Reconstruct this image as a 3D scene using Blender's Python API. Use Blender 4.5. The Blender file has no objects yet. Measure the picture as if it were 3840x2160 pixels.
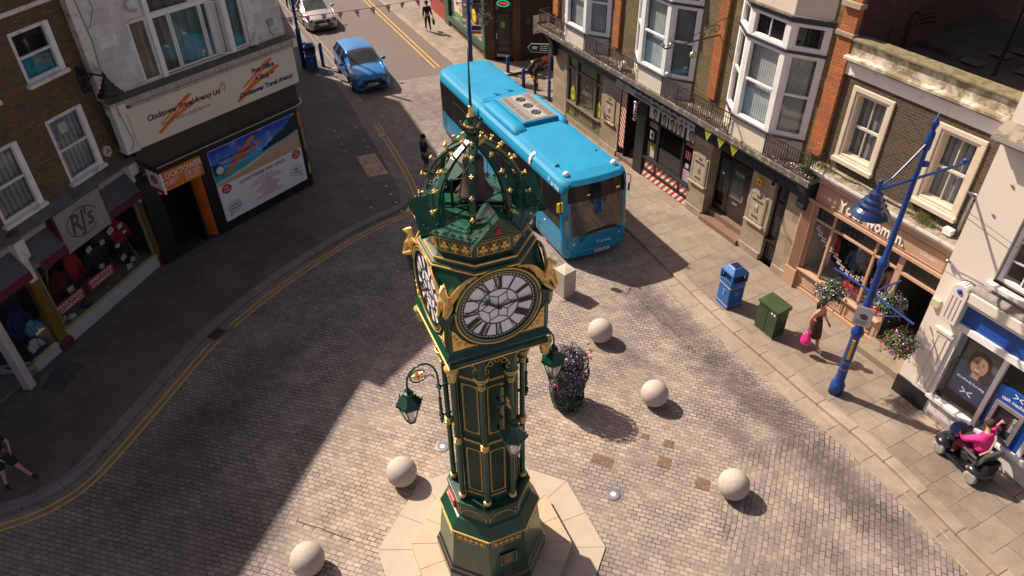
import bpy, math, random
from mathutils import Vector, Matrix, noise
from math import sin, cos, pi, radians, sqrt, atan2, tan
random.seed(7)
S = bpy.context.scene
COL = S.collection
# ---------------------------------------------------------------- camera
def setup_camera():
    f = 2710.0
    down = Vector((46.0, -3498.0, -f)).normalized(); up = -down
    fwd = Vector((0, 0, -1.0)); fwd = (fwd - up * fwd.dot(up)).normalized()
    rt = fwd.cross(up)
    R = Matrix((rt, fwd, up))
    cd = bpy.data.cameras.new('camera'); cam = bpy.data.objects.new('camera', cd); COL.objects.link(cam)
    cam.matrix_world = Matrix.Translation((0, 0, 14.0)) @ R.to_4x4()
    cd.sensor_width = 36.0; cd.lens = 36.0 * f / 3840.0; cd.clip_start = 0.1; cd.clip_end = 2000
    S.camera = cam
setup_camera()
# ---------------------------------------------------------------- light
SUN_AZ, SUN_EL = 144.5, 46.0          # direction towards the sun, degrees from +x, elevation
def setup_light():
    w = bpy.data.worlds.new('World'); S.world = w; w.use_nodes = True
    nt = w.node_tree; bg = nt.nodes['Background']; sk = nt.nodes.new('ShaderNodeTexSky')
    sk.sky_type = 'NISHITA'; sk.sun_disc = False
    sk.sun_elevation = radians(SUN_EL); sk.sun_rotation = radians(90 - SUN_AZ)
    sk.air_density = 1.0; sk.dust_density = 2.5; sk.ozone_density = 0.6
    mx = nt.nodes.new('ShaderNodeMix'); mx.data_type = 'RGBA'; mx.blend_type = 'MULTIPLY'; mx.inputs[0].default_value = 1.0; mx.inputs[7].default_value = (1.20, 0.93, 0.84, 1)
    nt.links.new(sk.outputs[0], mx.inputs[6]); nt.links.new(mx.outputs[2], bg.inputs[0]); bg.inputs[1].default_value = 0.072
    ld = bpy.data.lights.new('sun', 'SUN'); ld.energy = 5.0; ld.angle = radians(0.8); ld.color = (1.0, 0.865, 0.71)
    lo = bpy.data.objects.new('sun', ld); COL.objects.link(lo)
    d = Vector((cos(radians(SUN_AZ)) * cos(radians(SUN_EL)), sin(radians(SUN_AZ)) * cos(radians(SUN_EL)), sin(radians(SUN_EL))))
    lo.rotation_euler = d.to_track_quat('Z', 'Y').to_euler(); lo.location = d * 60
setup_light()
vs = S.view_settings; vs.view_transform = 'Standard'; vs.look = 'None'; vs.exposure = 0.60; vs.gamma = 1.0
S.render.engine = 'CYCLES'; S.render.resolution_x = 1024; S.render.resolution_y = 576
# ---------------------------------------------------------------- materials
def _nt(name):
    m = bpy.data.materials.new(name); m.use_nodes = True
    nt = m.node_tree; return m, nt, nt.nodes['Principled BSDF']
def N(nt, typ, **kw):
    n = nt.nodes.new(typ)
    for k, v in kw.items(): setattr(n, k, v)
    return n
def L(nt, a, b): nt.links.new(a, b)
def ramp(nt, fac, stops):
    r = N(nt, 'ShaderNodeValToRGB'); e = r.color_ramp.elements
    while len(e) < len(stops): e.new(0.5)
    for i, (p, c) in enumerate(stops):
        e[i].position = p; e[i].color = (*c, 1) if not isinstance(c, (int, float)) else (c, c, c, 1)
    L(nt, fac, r.inputs[0]); return r.outputs[0]
def noise_t(nt, co, scale, detail=5, rough=0.6, dist=0.0):
    n = N(nt, 'ShaderNodeTexNoise'); n.inputs['Scale'].default_value = scale; n.inputs['Detail'].default_value = detail
    n.inputs['Roughness'].default_value = rough; n.inputs['Distortion'].default_value = dist
    if co is not None: L(nt, co, n.inputs['Vector'])
    return n.outputs[0]
def mixc(nt, fac, a, b, mode='MIX'):
    m = N(nt, 'ShaderNodeMix', data_type='RGBA', blend_type=mode)
    for sock, v in ((m.inputs[0], fac), (m.inputs[6], a), (m.inputs[7], b)):
        if isinstance(v, (int, float)): sock.default_value = v
        elif isinstance(v, tuple): sock.default_value = (*v, 1)
        else: L(nt, v, sock)
    return m.outputs[2]
def math_n(nt, op, a, b=0.0, clamp=False):
    m = N(nt, 'ShaderNodeMath', operation=op); m.use_clamp = clamp
    for i, v in enumerate((a, b)):
        if isinstance(v, (int, float)): m.inputs[i].default_value = v
        else: L(nt, v, m.inputs[i])
    return m.outputs[0]
def bump(nt, b, h, strength=0.3, dist=0.01):
    bn = N(nt, 'ShaderNodeBump'); bn.inputs['Strength'].default_value = strength; bn.inputs['Distance'].default_value = dist
    L(nt, h, bn.inputs['Height']); L(nt, bn.outputs[0], b.inputs['Normal'])
def objco(nt): return N(nt, 'ShaderNodeTexCoord').outputs['Object']
def pm(name, col, rough=0.55, metal=0.0, var=0.12, ns=6.0, bmp=0.0, bs=60.0, coat=0.0, spec=0.5, emit=None):
    m, nt, b = _nt(name); co = objco(nt)
    f = noise_t(nt, co, ns, 6, 0.65)
    lo = tuple(max(0, c * (1 - var)) for c in col); hi = tuple(min(1, c * (1 + var)) for c in col)
    L(nt, ramp(nt, f, [(0.3, lo), (0.7, hi)]), b.inputs['Base Color'])
    b.inputs['Roughness'].default_value = rough; b.inputs['Metallic'].default_value = metal
    b.inputs['Specular IOR Level'].default_value = spec; b.inputs['Coat Weight'].default_value = coat
    b.inputs['Coat Roughness'].default_value = 0.05
    if bmp: bump(nt, b, noise_t(nt, co, bs, 4), bmp, 0.01)
    if emit: b.inputs['Emission Color'].default_value = (*emit[0], 1); b.inputs['Emission Strength'].default_value = emit[1]
    return m
def weathered(name, col, dirt, amount=0.5, ns=2.5, rough=0.75, fine=40, bmp=0.25):
    m, nt, b = _nt(name); co = objco(nt)
    a = noise_t(nt, co, ns, 9, 0.72, 0.4); g = noise_t(nt, co, fine, 4)
    lo = 0.68 - amount * 0.32
    fac = ramp(nt, a, [(max(0.05, lo - 0.04), 0.0), (min(0.95, lo + 0.08), 1.0)])
    c = mixc(nt, fac, col, dirt); c = mixc(nt, 0.35, c, ramp(nt, g, [(0.3, 0.55), (0.7, 1.0)]), 'MULTIPLY')
    L(nt, c, b.inputs['Base Color']); b.inputs['Roughness'].default_value = rough
    bump(nt, b, g, bmp, 0.008); return m
def brick_mat(name, c1, c2, mortar, w=0.225, h=0.075, mort=0.012, stain=(0.05, 0.045, 0.04), st=0.5, off=(0, 0)):
    m, nt, b = _nt(name); co = objco(nt)
    sx = N(nt, 'ShaderNodeSeparateXYZ'); L(nt, co, sx.inputs[0])
    cx = N(nt, 'ShaderNodeCombineXYZ'); L(nt, math_n(nt, 'ADD', sx.outputs[0], sx.outputs[1]), cx.inputs[0]); L(nt, sx.outputs[2], cx.inputs[1])
    br = N(nt, 'ShaderNodeTexBrick'); L(nt, cx.outputs[0], br.inputs['Vector'])
    br.inputs['Scale'].default_value = 1.0; br.inputs['Brick Width'].default_value = w; br.inputs['Row Height'].default_value = h
    br.inputs['Mortar Size'].default_value = mort; br.inputs['Mortar Smooth'].default_value = 0.3; br.inputs['Bias'].default_value = 0.0
    br.inputs['Color1'].default_value = (*c1, 1); br.inputs['Color2'].default_value = (*c2, 1); br.inputs['Mortar'].default_value = (*mortar, 1)
    n1 = noise_t(nt, co, 1.3, 8, 0.7); n2 = noise_t(nt, co, 18, 5, 0.7)
    c = mixc(nt, 0.75, br.outputs[0], ramp(nt, n2, [(0.25, 0.45), (0.75, 1.25)]), 'MULTIPLY')
    c = mixc(nt, math_n(nt, 'MULTIPLY', ramp(nt, n1, [(0.42, 0.0), (0.72, 1.0)]), st), c, stain)
    L(nt, c, b.inputs['Base Color']); b.inputs['Roughness'].default_value = 0.9
    hgt = math_n(nt, 'ADD', math_n(nt, 'MULTIPLY', br.outputs[1], -1.0), math_n(nt, 'MULTIPLY', n2, 0.5))
    bump(nt, b, hgt, 0.6, 0.01); return m
def rotco(nt, ang, scale=(1, 1, 1)):
    mp = N(nt, 'ShaderNodeMapping'); mp.inputs['Rotation'].default_value = (0, 0, radians(-ang)); mp.vector_type = 'POINT'
    mp.inputs['Scale'].default_value = scale
    L(nt, N(nt, 'ShaderNodeNewGeometry').outputs['Position'], mp.inputs[0]); return mp.outputs[0]
def paving_mat(name, ang, w, h, cols, mortar, mort=0.006, warp=0.0, rough=0.8, stain=None, bmp=0.35, wobble=None, moss=0.0):
    """slabs or setts laid in courses along the angle ang; cols = 3 stone colours"""
    m, nt, b = _nt(name); pos = N(nt, 'ShaderNodeNewGeometry').outputs['Position']
    v = rotco(nt, ang)
    if warp:
        wn = N(nt, 'ShaderNodeTexNoise'); wn.inputs['Scale'].default_value = wobble or 1.2; wn.inputs['Detail'].default_value = 3
        L(nt, pos, wn.inputs['Vector'])
        vm = N(nt, 'ShaderNodeVectorMath', operation='SUBTRACT'); L(nt, wn.outputs[1], vm.inputs[0]); vm.inputs[1].default_value = (0.5, 0.5, 0.5)
        sc = N(nt, 'ShaderNodeVectorMath', operation='SCALE'); L(nt, vm.outputs[0], sc.inputs[0]); sc.inputs['Scale'].default_value = warp
        ad = N(nt, 'ShaderNodeVectorMath', operation='ADD'); L(nt, v, ad.inputs[0]); L(nt, sc.outputs[0], ad.inputs[1]); v = ad.outputs[0]
    br = N(nt, 'ShaderNodeTexBrick'); L(nt, v, br.inputs['Vector'])
    br.inputs['Scale'].default_value = 1.0; br.inputs['Brick Width'].default_value = w; br.inputs['Row Height'].default_value = h
    br.inputs['Mortar Size'].default_value = mort; br.inputs['Mortar Smooth'].default_value = 0.2
    br.inputs['Color1'].default_value = (0, 0, 0, 1); br.inputs['Color2'].default_value = (1, 1, 1, 1); br.inputs['Mortar'].default_value = (0.5, 0.5, 0.5, 1)
    base = ramp(nt, br.outputs[0], [(0.0, cols[0]), (0.5, cols[1]), (1.0, cols[2])])
    fine = noise_t(nt, pos, 45, 5, 0.75); mid = noise_t(nt, pos, 2.2, 7, 0.7); big = noise_t(nt, pos, 0.45, 6, 0.65)
    c = mixc(nt, 0.6, base, ramp(nt, fine, [(0.25, 0.5), (0.75, 1.35)]), 'MULTIPLY')
    c = mixc(nt, 0.7, c, ramp(nt, mid, [(0.3, 0.7), (0.7, 1.25)]), 'MULTIPLY')
    c = mixc(nt, 0.6, c, ramp(nt, big, [(0.35, 0.75), (0.65, 1.2)]), 'MULTIPLY')
    # joints: partly filled with sand, partly open and dark
    jf = ramp(nt, noise_t(nt, pos, 0.9, 6, 0.75), [(0.40, mortar[0]), (0.60, mortar[1])])
    c = mixc(nt, br.outputs[1], c, jf)
    if stain:      # list of (centre x, y, radius, stretch angle, stretch, strength, colour)
        for (sx, sy, sr, sa, ss, stg, scol) in stain:
            mp = N(nt, 'ShaderNodeMapping'); mp.vector_type = 'TEXTURE'
            mp.inputs['Location'].default_value = (sx, sy, 0); mp.inputs['Rotation'].default_value = (0, 0, radians(sa)); mp.inputs['Scale'].default_value = (sr * ss, sr, 1)
            L(nt, pos, mp.inputs[0])
            ln = N(nt, 'ShaderNodeVectorMath', operation='LENGTH'); L(nt, mp.outputs[0], ln.inputs[0])
            d = math_n(nt, 'ADD', ln.outputs['Value'], math_n(nt, 'MULTIPLY', math_n(nt, 'SUBTRACT', noise_t(nt, pos, 0.8, 8, 0.75), 0.5), 1.9))
            k = ramp(nt, d, [(0.35, stg), (1.05, 0.0)])
            c = mixc(nt, k, c, scol, 'MULTIPLY')
    L(nt, c, b.inputs['Base Color']); b.inputs['Roughness'].default_value = rough
    hgt = math_n(nt, 'ADD', math_n(nt, 'MULTIPLY', br.outputs[1], -1.0), math_n(nt, 'MULTIPLY', fine, 0.35))
    bump(nt, b, hgt, bmp, 0.015)
    return m
def glass_mat(name, tint=(0.9, 0.95, 0.95), fac=0.35, rough=0.03):
    m, nt, b = _nt(name); nt.nodes.remove(b); out = nt.nodes['Material Output']
    g = N(nt, 'ShaderNodeBsdfGlossy'); g.inputs['Roughness'].default_value = rough; g.inputs['Color'].default_value = (1, 1, 1, 1)
    t = N(nt, 'ShaderNodeBsdfTransparent'); t.inputs['Color'].default_value = (*tint, 1)
    ge = N(nt, 'ShaderNodeNewGeometry'); dt = N(nt, 'ShaderNodeVectorMath', operation='DOT_PRODUCT'); L(nt, ge.outputs['Normal'], dt.inputs[0]); L(nt, ge.outputs['Incoming'], dt.inputs[1])
    k = math_n(nt, 'POWER', math_n(nt, 'SUBTRACT', 1.0, math_n(nt, 'ABSOLUTE', dt.outputs['Value'])), 5.0)
    mx = N(nt, 'ShaderNodeMixShader'); L(nt, math_n(nt, 'ADD', math_n(nt, 'MULTIPLY', k, 0.9), 0.045 + fac * 0.2, True), mx.inputs[0])
    L(nt, t.outputs[0], mx.inputs[1]); L(nt, g.outputs[0], mx.inputs[2]); L(nt, mx.outputs[0], out.inputs[0]); return m
def stripe_mat(name, c1, c2, width, axis='x', diag=0.0, rough=0.5):
    m, nt, b = _nt(name); co = objco(nt); sx = N(nt, 'ShaderNodeSeparateXYZ'); L(nt, co, sx.inputs[0])
    a = {'x': 0, 'y': 1, 'z': 2}[axis]
    v = sx.outputs[a]
    if diag: v = math_n(nt, 'ADD', v, math_n(nt, 'MULTIPLY', sx.outputs[2 if a != 2 else 0], diag))
    fr = math_n(nt, 'FRACT', math_n(nt, 'ADD', math_n(nt, 'DIVIDE', v, width * 2), 100.0))
    L(nt, mixc(nt, math_n(nt, 'GREATER_THAN', fr, 0.5), c1, c2), b.inputs['Base Color']); b.inputs['Roughness'].default_value = rough
    return m
# ---------------------------------------------------------------- mesh building
class MB:
    def __init__(s, M=None): s.v = []; s.f = []; s.mi = []; s.sm = []; s.mat = 0; s.smooth = False; s.M = M or Matrix.Identity(4)
    def add(s, vs_, fs):
        o = len(s.v); s.v += [s.M @ Vector(p) for p in vs_]
        for f in fs: s.f.append([o + i for i in f]); s.mi.append(s.mat); s.sm.append(s.smooth)
        return s
    def box(s, x0, x1, y0, y1, z0, z1):
        return s.add([(x, y, z) for z in (z0, z1) for y in (y0, y1) for x in (x0, x1)], [(0, 2, 3, 1), (4, 5, 7, 6), (0, 1, 5, 4), (1, 3, 7, 5), (3, 2, 6, 7), (2, 0, 4, 6)])
    def quad(s, a, b, c, d): return s.add([a, b, c, d], [(0, 1, 2, 3)])
    def poly(s, pts): return s.add(pts, [tuple(range(len(pts)))])
    def prism(s, pts, z0, z1, top=True, bottom=True):
        n = len(pts); v = [(p[0], p[1], z0) for p in pts] + [(p[0], p[1], z1) for p in pts]
        f = [(i, (i + 1) % n, n + (i + 1) % n, n + i) for i in range(n)]
        if top: f.append(tuple(range(n, 2 * n)))
        if bottom: f.append(tuple(range(n - 1, -1, -1)))
        return s.add(v, f)
    def plate(s, pts, y0, y1):      # outline in x,z with thickness along y
        n = len(pts); v = [(p[0], y0, p[1]) for p in pts] + [(p[0], y1, p[1]) for p in pts]
        f = [(i, (i + 1) % n, n + (i + 1) % n, n + i) for i in range(n)] + [tuple(range(n, 2 * n)), tuple(range(n - 1, -1, -1))]
        return s.add(v, f)
    def lathe(s, prof, n=16, a0=0.0, cx=0.0, cy=0.0, cap=True, a1=None):
        full = a1 is None; st = 2 * pi / n if full else (a1 - a0) / n; cnt = n if full else n + 1
        v = []; f = []
        for r, z in prof:
            for i in range(cnt): a = a0 + i * st; v.append((cx + r * cos(a), cy + r * sin(a), z))
        for k in range(len(prof) - 1):
            for i in range(n):
                j = (i + 1) % cnt if full else i + 1
                f.append((k * cnt + i, k * cnt + j, (k + 1) * cnt + j, (k + 1) * cnt + i))
        if cap and full:
            f.append(tuple(range(cnt - 1, -1, -1))); f.append(tuple((len(prof) - 1) * cnt + i for i in range(cnt)))
        return s.add(v, f)
    def cyl(s, p0, p1, r0, r1=None, n=10):
        return s.tube([p0, p1], [r0, r0 if r1 is None else r1], n)
    def tube(s, pts, r, n=8, closed=False, cap=True):
        P = [Vector(p) for p in pts]; m = len(P)
        if not isinstance(r, (list, tuple)): r = [r] * m
        v = []; f = []; up = None
        for i in range(m):
            d = (P[(i + 1) % m] - P[i - 1]) if closed else (P[min(i + 1, m - 1)] - P[max(i - 1, 0)])
            d = d.normalized() if d.length > 1e-9 else Vector((0, 0, 1))
            if up is None: up = Vector((0, 0, 1)) if abs(d.z) < 0.9 else Vector((1, 0, 0))
            x = d.cross(up)
            if x.length < 1e-6: x = d.cross(Vector((0.3, 1, 0.2)))
            x.normalize(); y = x.cross(d).normalized(); up = y
            for k in range(n): a = 2 * pi * k / n; v.append(P[i] + (x * cos(a) + y * sin(a)) * r[i])
        for i in range(m if closed else m - 1):
            j = (i + 1) % m
            for k in range(n): l = (k + 1) % n; f.append((i * n + k, i * n + l, j * n + l, j * n + k))
        if cap and not closed: f.append(tuple(range(n - 1, -1, -1))); f.append(tuple((m - 1) * n + k for k in range(n)))
        return s.add(v, f)
    def sphere(s, c, r, nu=12, nv=8, sc=(1, 1, 1)):
        v = []; f = []
        for j in range(nv + 1):
            t = pi * j / nv
            for i in range(nu): a = 2 * pi * i / nu; v.append((c[0] + r * sc[0] * sin(t) * cos(a), c[1] + r * sc[1] * sin(t) * sin(a), c[2] - r * sc[2] * cos(t)))
        for j in range(nv):
            for i in range(nu): k = (i + 1) % nu; f.append((j * nu + i, j * nu + k, (j + 1) * nu + k, (j + 1) * nu + i))
        return s.add(v, f)
    def strip(s, pts, w, z):        # flat ribbon on the ground along a polyline
        v = []; f = []; n = len(pts)
        for i in range(n):
            a = Vector(pts[max(i - 1, 0)][:2]); b = Vector(pts[min(i + 1, n - 1)][:2]); d = (b - a).normalized(); nn = Vector((-d.y, d.x)) * w / 2; p = Vector(pts[i][:2])
            v += [(p.x + nn.x, p.y + nn.y, z), (p.x - nn.x, p.y - nn.y, z)]
        for i in range(n - 1): f.append((2 * i, 2 * i + 1, 2 * i + 3, 2 * i + 2))
        return s.add(v, f)
    def build(s, name, mats, parent=None, bevel=0.0, loc=None, rot=None, weld=False):
        if weld:
            ky = {}; ix = []; nv = []
            for p in s.v:
                k = (round(p[0], 4), round(p[1], 4), round(p[2], 4))
                if k not in ky: ky[k] = len(nv); nv.append(p)
                ix.append(ky[k])
            F = []; mi = []; sm = []
            for f, a, b in zip(s.f, s.mi, s.sm):
                g = []
                for i in f:
                    if ix[i] not in g: g.append(ix[i])
                if len(g) > 2: F.append(g); mi.append(a); sm.append(b)
            s.v, s.f, s.mi, s.sm = nv, F, mi, sm
        me = bpy.data.meshes.new(name); me.from_pydata([tuple(p) for p in s.v], [], s.f); me.update()
        if not isinstance(mats, (list, tuple)): mats = [mats]
        for m in mats: me.materials.append(m)
        me.polygons.foreach_set('material_index', s.mi); me.polygons.foreach_set('use_smooth', s.sm)
        o = bpy.data.objects.new(name, me); COL.objects.link(o)
        if parent is not None: o.parent = parent
        if loc is not None: o.location = loc
        if rot is not None: o.rotation_euler = rot
        if bevel:
            b = o.modifiers.new('bevel', 'BEVEL'); b.width = bevel; b.segments = 2; b.limit_method = 'ANGLE'; b.angle_limit = radians(40)
        return o
def tag(o, label=None, cat=None, group=None, kind=None):
    if label: o['label'] = label
    if cat: o['category'] = cat
    if group: o['group'] = group
    if kind: o['kind'] = kind
    return o
def thing(name, label, cat, loc=(0, 0, 0), rot=0.0, group=None):
    o = bpy.data.objects.new(name, None); COL.objects.link(o); o.location = loc; o.rotation_euler = (0, 0, radians(rot)); o.empty_display_size = 0.2
    return tag(o, label, cat, group)
def copy_tree(o, parent=None, label=None, loc=None, rot=None):
    c = o.copy(); COL.objects.link(c); c.parent = parent
    if parent is not None: c.matrix_parent_inverse = o.matrix_parent_inverse
    for ch in [x for x in bpy.data.objects if x.parent == o]: copy_tree(ch, c)
    if label: c['label'] = label
    if loc is not None: c.location = loc
    if rot is not None: c.rotation_euler = (0, 0, radians(rot))
    return c
def lettering(text, size, mat, parent, M, name='lettering', bold=0.0, shear=0.0, align='LEFT', ext=0.004, sx=1.0, space=1.0):
    cu = bpy.data.curves.new(name, 'FONT'); cu.body = text; cu.size = size; cu.extrude = ext; cu.offset = bold; cu.shear = shear
    cu.align_x = align; cu.space_character = space; cu.resolution_u = 2
    o = bpy.data.objects.new(name, cu); COL.objects.link(o)
    bpy.context.view_layer.update()
    me = bpy.data.meshes.new_from_object(o); bpy.data.objects.remove(o); bpy.data.curves.remove(cu)
    me.name = name
    me.transform(M @ Matrix.Diagonal((sx, 1, 1, 1))); me.materials.clear(); me.materials.append(mat)
    ob = bpy.data.objects.new(name, me); COL.objects.link(ob); ob.parent = parent; return ob
def wallM(x, y, z, tilt=0.0): return Matrix.Translation((x, y, z)) @ Matrix.Rotation(radians(tilt), 4, 'Y') @ Matrix.Rotation(radians(90), 4, 'X')
def facade_wall(mb, x0, x1, z0, z1, y, holes, depth=0.15):
    xs = sorted({x0, x1, *[h[0] for h in holes], *[h[1] for h in holes]}); zs = sorted({z0, z1, *[h[2] for h in holes], *[h[3] for h in holes]})
    xs = [x for x in xs if x0 <= x <= x1]; zs = [z for z in zs if z0 <= z <= z1]
    for i in range(len(xs) - 1):
        for j in range(len(zs) - 1):
            cx, cz = (xs[i] + xs[i + 1]) / 2, (zs[j] + zs[j + 1]) / 2
            if any(h[0] < cx < h[1] and h[2] < cz < h[3] for h in holes): continue
            mb.quad((xs[i], y, zs[j]), (xs[i + 1], y, zs[j]), (xs[i + 1], y, zs[j + 1]), (xs[i], y, zs[j + 1]))
    for h in holes:
        a, b, c, d = h[:4]; e = y + depth
        mb.quad((a, y, c), (a, e, c), (a, e, d), (a, y, d)); mb.quad((b, y, c), (b, y, d), (b, e, d), (b, e, c))
        mb.quad((a, y, d), (a, e, d), (b, e, d), (b, y, d)); mb.quad((a, y, c), (b, y, c), (b, e, c), (a, e, c))
def frame_rect(mb, x0, x1, z0, z1, w, y0, y1):
    mb.box(x0, x1, y0, y1, z0, z0 + w); mb.box(x0, x1, y0, y1, z1 - w, z1)
    mb.box(x0, x0 + w, y0, y1, z0 + w, z1 - w); mb.box(x1 - w, x1, y0, y1, z0 + w, z1 - w)
def scatter_leaves(mb, pts, size, mats, jitter=1.0):
    for (p, d) in pts:
        n = Vector(d) + Vector((random.uniform(-1, 1), random.uniform(-1, 1), random.uniform(-1, 1))) * jitter
        if n.length < 1e-3: n = Vector((0, 0, 1))
        n.normalize(); t = n.orthogonal().normalized(); t = Matrix.Rotation(random.uniform(0, 6.28), 3, n) @ t; b = n.cross(t)
        s_ = size * random.uniform(0.6, 1.35); P = Vector(p); mb.mat = random.choice(mats)
        mb.add([P - t * s_, P - b * s_ * 0.55 + n * s_ * 0.2, P + t * s_, P + b * s_ * 0.55 + n * s_ * 0.2], [(0, 1, 2, 3)])
# palette
M_GREEN = pm('green gloss paint', (0.003, 0.050, 0.027), 0.28, 0, 0.35, 5, 0.06, 30, coat=0.3)
M_GOLD = pm('gold leaf', (0.90, 0.58, 0.20), 0.33, 0.6, 0.15, 12, 0.05, 60)
M_GOLDP = pm('gold paint', (0.72, 0.46, 0.14), 0.38, 0.35, 0.15, 12)
M_BLACK = pm('black paint', (0.012, 0.012, 0.014), 0.35, 0, 0.2, 6)
M_DARK = pm('dark interior', (0.012, 0.011, 0.011), 0.9, 0, 0.3, 2)
M_WHITE = pm('white gloss paint', (0.78, 0.76, 0.76), 0.45, 0, 0.10, 3)
M_WHITEW = weathered('worn white paint', (0.72, 0.69, 0.66), (0.38, 0.33, 0.28), 0.35, 3, 0.6, 50, 0.1)
M_RED = pm('red paint', (0.55, 0.015, 0.02), 0.4, 0, 0.1, 6)
M_BLUE = pm('royal blue paint', (0.006, 0.040, 0.22), 0.42, 0, 0.22, 4)
M_GLASS = glass_mat('window glass', (0.88, 0.92, 0.92), 0.0)
M_GLASSD = glass_mat('dark glass', (0.28, 0.30, 0.30), 0.25)
M_RUBBER = pm('rubber', (0.015, 0.015, 0.016), 0.85, 0, 0.2, 8)
M_STEEL = pm('grey metal', (0.35, 0.35, 0.36), 0.35, 0.8, 0.1, 8)
M_CHROME = pm('chrome', (0.75, 0.75, 0.76), 0.12, 1.0, 0.03, 8)
M_YEL = pm('yellow plastic', (0.75, 0.55, 0.01), 0.4, 0, 0.08, 6)
# ---------------------------------------------------------------- ground, roads, pavements
LK = [(-60, 9.2), (-20, 9.25), (-13.5, 9.4), (-12.3, 9.62), (-11.66, 9.86), (-11.2, 10.05), (-10.82, 10.3), (-10.5, 10.62), (-10.28, 11.0), (-10.08, 11.61), (-9.73, 12.91), (-9.40, 14.2), (-9.16, 15.2), (-8.82, 16.2), (-8.15, 17.55), (-7.45, 18.8), (-6.51, 20.15), (-5.53, 21.38), (-4.65, 22.25), (-4.15, 22.68), (-3.93, 22.95), (-3.83, 23.25), (-3.82, 23.55), (-3.93, 24.0), (-4.56, 25.87), (-5.82, 28.97), (-7.83, 33.81), (-9.76, 37.9), (-12.0, 42.4), (-17, 52.5), (-30, 79)]
RK = [(0.9, 33.1), (0.1, 32.0), (-0.05, 31.1), (0.2, 30.1), (4.31, 20.68), (6.09, 16.34), (7.16, 14.29), (7.60, 13.38), (8.80, 11.20), (9.57, 9.04), (10.0, 7.9), (11.5, 4.0), (14, -6)]
RP = [(-30, 95), (-8.58, 49.1), (-3.01, 37.4), (-2.6, 36.3), (-1.9, 35.6), (-1.0, 35.4), (0.0, 35.72), (14, 42.9)]
def offset(pts, d):
    out = []
    for i in range(len(pts)):
        a = Vector(pts[max(i - 1, 0)]); b = Vector(pts[min(i + 1, len(pts) - 1)]); t = (b - a).normalized(); out.append((pts[i][0] - t.y * d, pts[i][1] + t.x * d))
    return out
def smooth(pts, it=1):
    for _ in range(it):
        q = [pts[0]]
        for a, b in zip(pts, pts[1:]): q += [(a[0] * .75 + b[0] * .25, a[1] * .75 + b[1] * .25), (a[0] * .25 + b[0] * .75, a[1] * .25 + b[1] * .75)]
        pts = q + [pts[-1]]
    return pts
LK = smooth(LK); RK = smooth(RK)
m_asph = weathered('asphalt', (0.150, 0.122, 0.108), (0.120, 0.098, 0.088), 0.3, 0.6, 0.9, 90, 0.4)
S3 = [(0.235, 0.198, 0.177), (0.295, 0.248, 0.219), (0.35, 0.294, 0.258)]
S3d = [(0.215, 0.182, 0.164), (0.27, 0.227, 0.2), (0.325, 0.272, 0.238)]
JM = ((0.050, 0.042, 0.036), (0.22, 0.18, 0.145))
dk = (0.42, 0.40, 0.42); tan_ = (1.5, 1.4, 1.28)
STAIN = [(-8.0, 11.6, 1.5, 62, 2.4, 0.75, dk), (-6.9, 9.2, 1.6, 20, 1.6, 0.5, dk), (-7.0, 14.6, 1.2, 60, 2.2, 0.45, dk), (4.7, 16.4, 0.8, -60, 3.4, 0.85, dk), (6.35, 13.1, 0.8, -58, 3.2, 0.9, dk),
         (3.4, 14.9, 0.45, -55, 3.4, 0.55, dk), (7.75, 10.2, 0.85, -62, 3.0, 0.9, dk), (5.5, 11.9, 0.5, -60, 3.4, 0.6, dk), (6.6, 9.0, 0.45, -65, 3.0, 0.5, dk), (-2.9, 10.4, 2.2, 80, 1.5, 0.7, tan_), (1.2, 12.2, 1.4, 10, 2.2, 0.55, tan_)]
m_setts = paving_mat('granite setts', -20, 0.190, 0.110, S3, JM, 0.010, 0.085, 0.82, STAIN, 0.55)
m_settsL = paving_mat('granite setts darkened for shade', -15, 0.190, 0.110, [tuple(v * .78 for v in c) for c in S3], ((0.04, 0.034, 0.03), (0.13, 0.11, 0.095)), 0.011, 0.085, 0.82, STAIN, 0.55)  # sett colours of the square darkened, the lane's shade put into them
m_settsR = paving_mat('granite setts of the crossing street', 67, 0.20, 0.118, S3d, JM, 0.011, 0.085, 0.82, STAIN, 0.55)
m_settsT = paving_mat('small granite setts of the street', 23.5, 0.20, 0.108, [tuple(v * .84 for v in c) for c in S3], ((0.06, 0.05, 0.045), (0.13, 0.11, 0.095)), 0.010, 0.04, 0.8, [(-3.3, 31.5, 2.0, -60, 2, 0.35, dk)], 0.5)
m_paveR = paving_mat('york stone flags', 27.2, 0.92, 0.60, [(0.215, 0.175, 0.143), (0.245, 0.20, 0.163), (0.275, 0.225, 0.183)], ((0.07, 0.055, 0.045), (0.17, 0.135, 0.10)), 0.010, 0.02, 0.75, [(7.4, 18.0, 1.5, 20, 1.5, 0.35, (0.7, 0.66, 0.62)), (9.6, 10.8, 1.4, 20, 1.6, 0.35, (0.7, 0.66, 0.6))], 0.2)
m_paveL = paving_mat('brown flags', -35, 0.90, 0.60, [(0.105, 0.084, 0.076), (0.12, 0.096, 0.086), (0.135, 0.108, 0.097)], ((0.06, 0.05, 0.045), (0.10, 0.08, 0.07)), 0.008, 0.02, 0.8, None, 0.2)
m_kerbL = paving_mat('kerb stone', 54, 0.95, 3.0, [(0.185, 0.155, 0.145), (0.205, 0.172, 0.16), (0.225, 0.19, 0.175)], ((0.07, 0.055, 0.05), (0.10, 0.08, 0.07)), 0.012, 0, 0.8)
m_kerbR = paving_mat('kerb stone lightened for sun', -62.8, 1.05, 3.0, [(0.26, 0.21, 0.17), (0.31, 0.25, 0.20), (0.34, 0.275, 0.225)], ((0.06, 0.05, 0.04), (0.10, 0.08, 0.06)), 0.014, 0, 0.8)  # paler copy of the kerb stone, sunlight put into its colour
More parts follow.
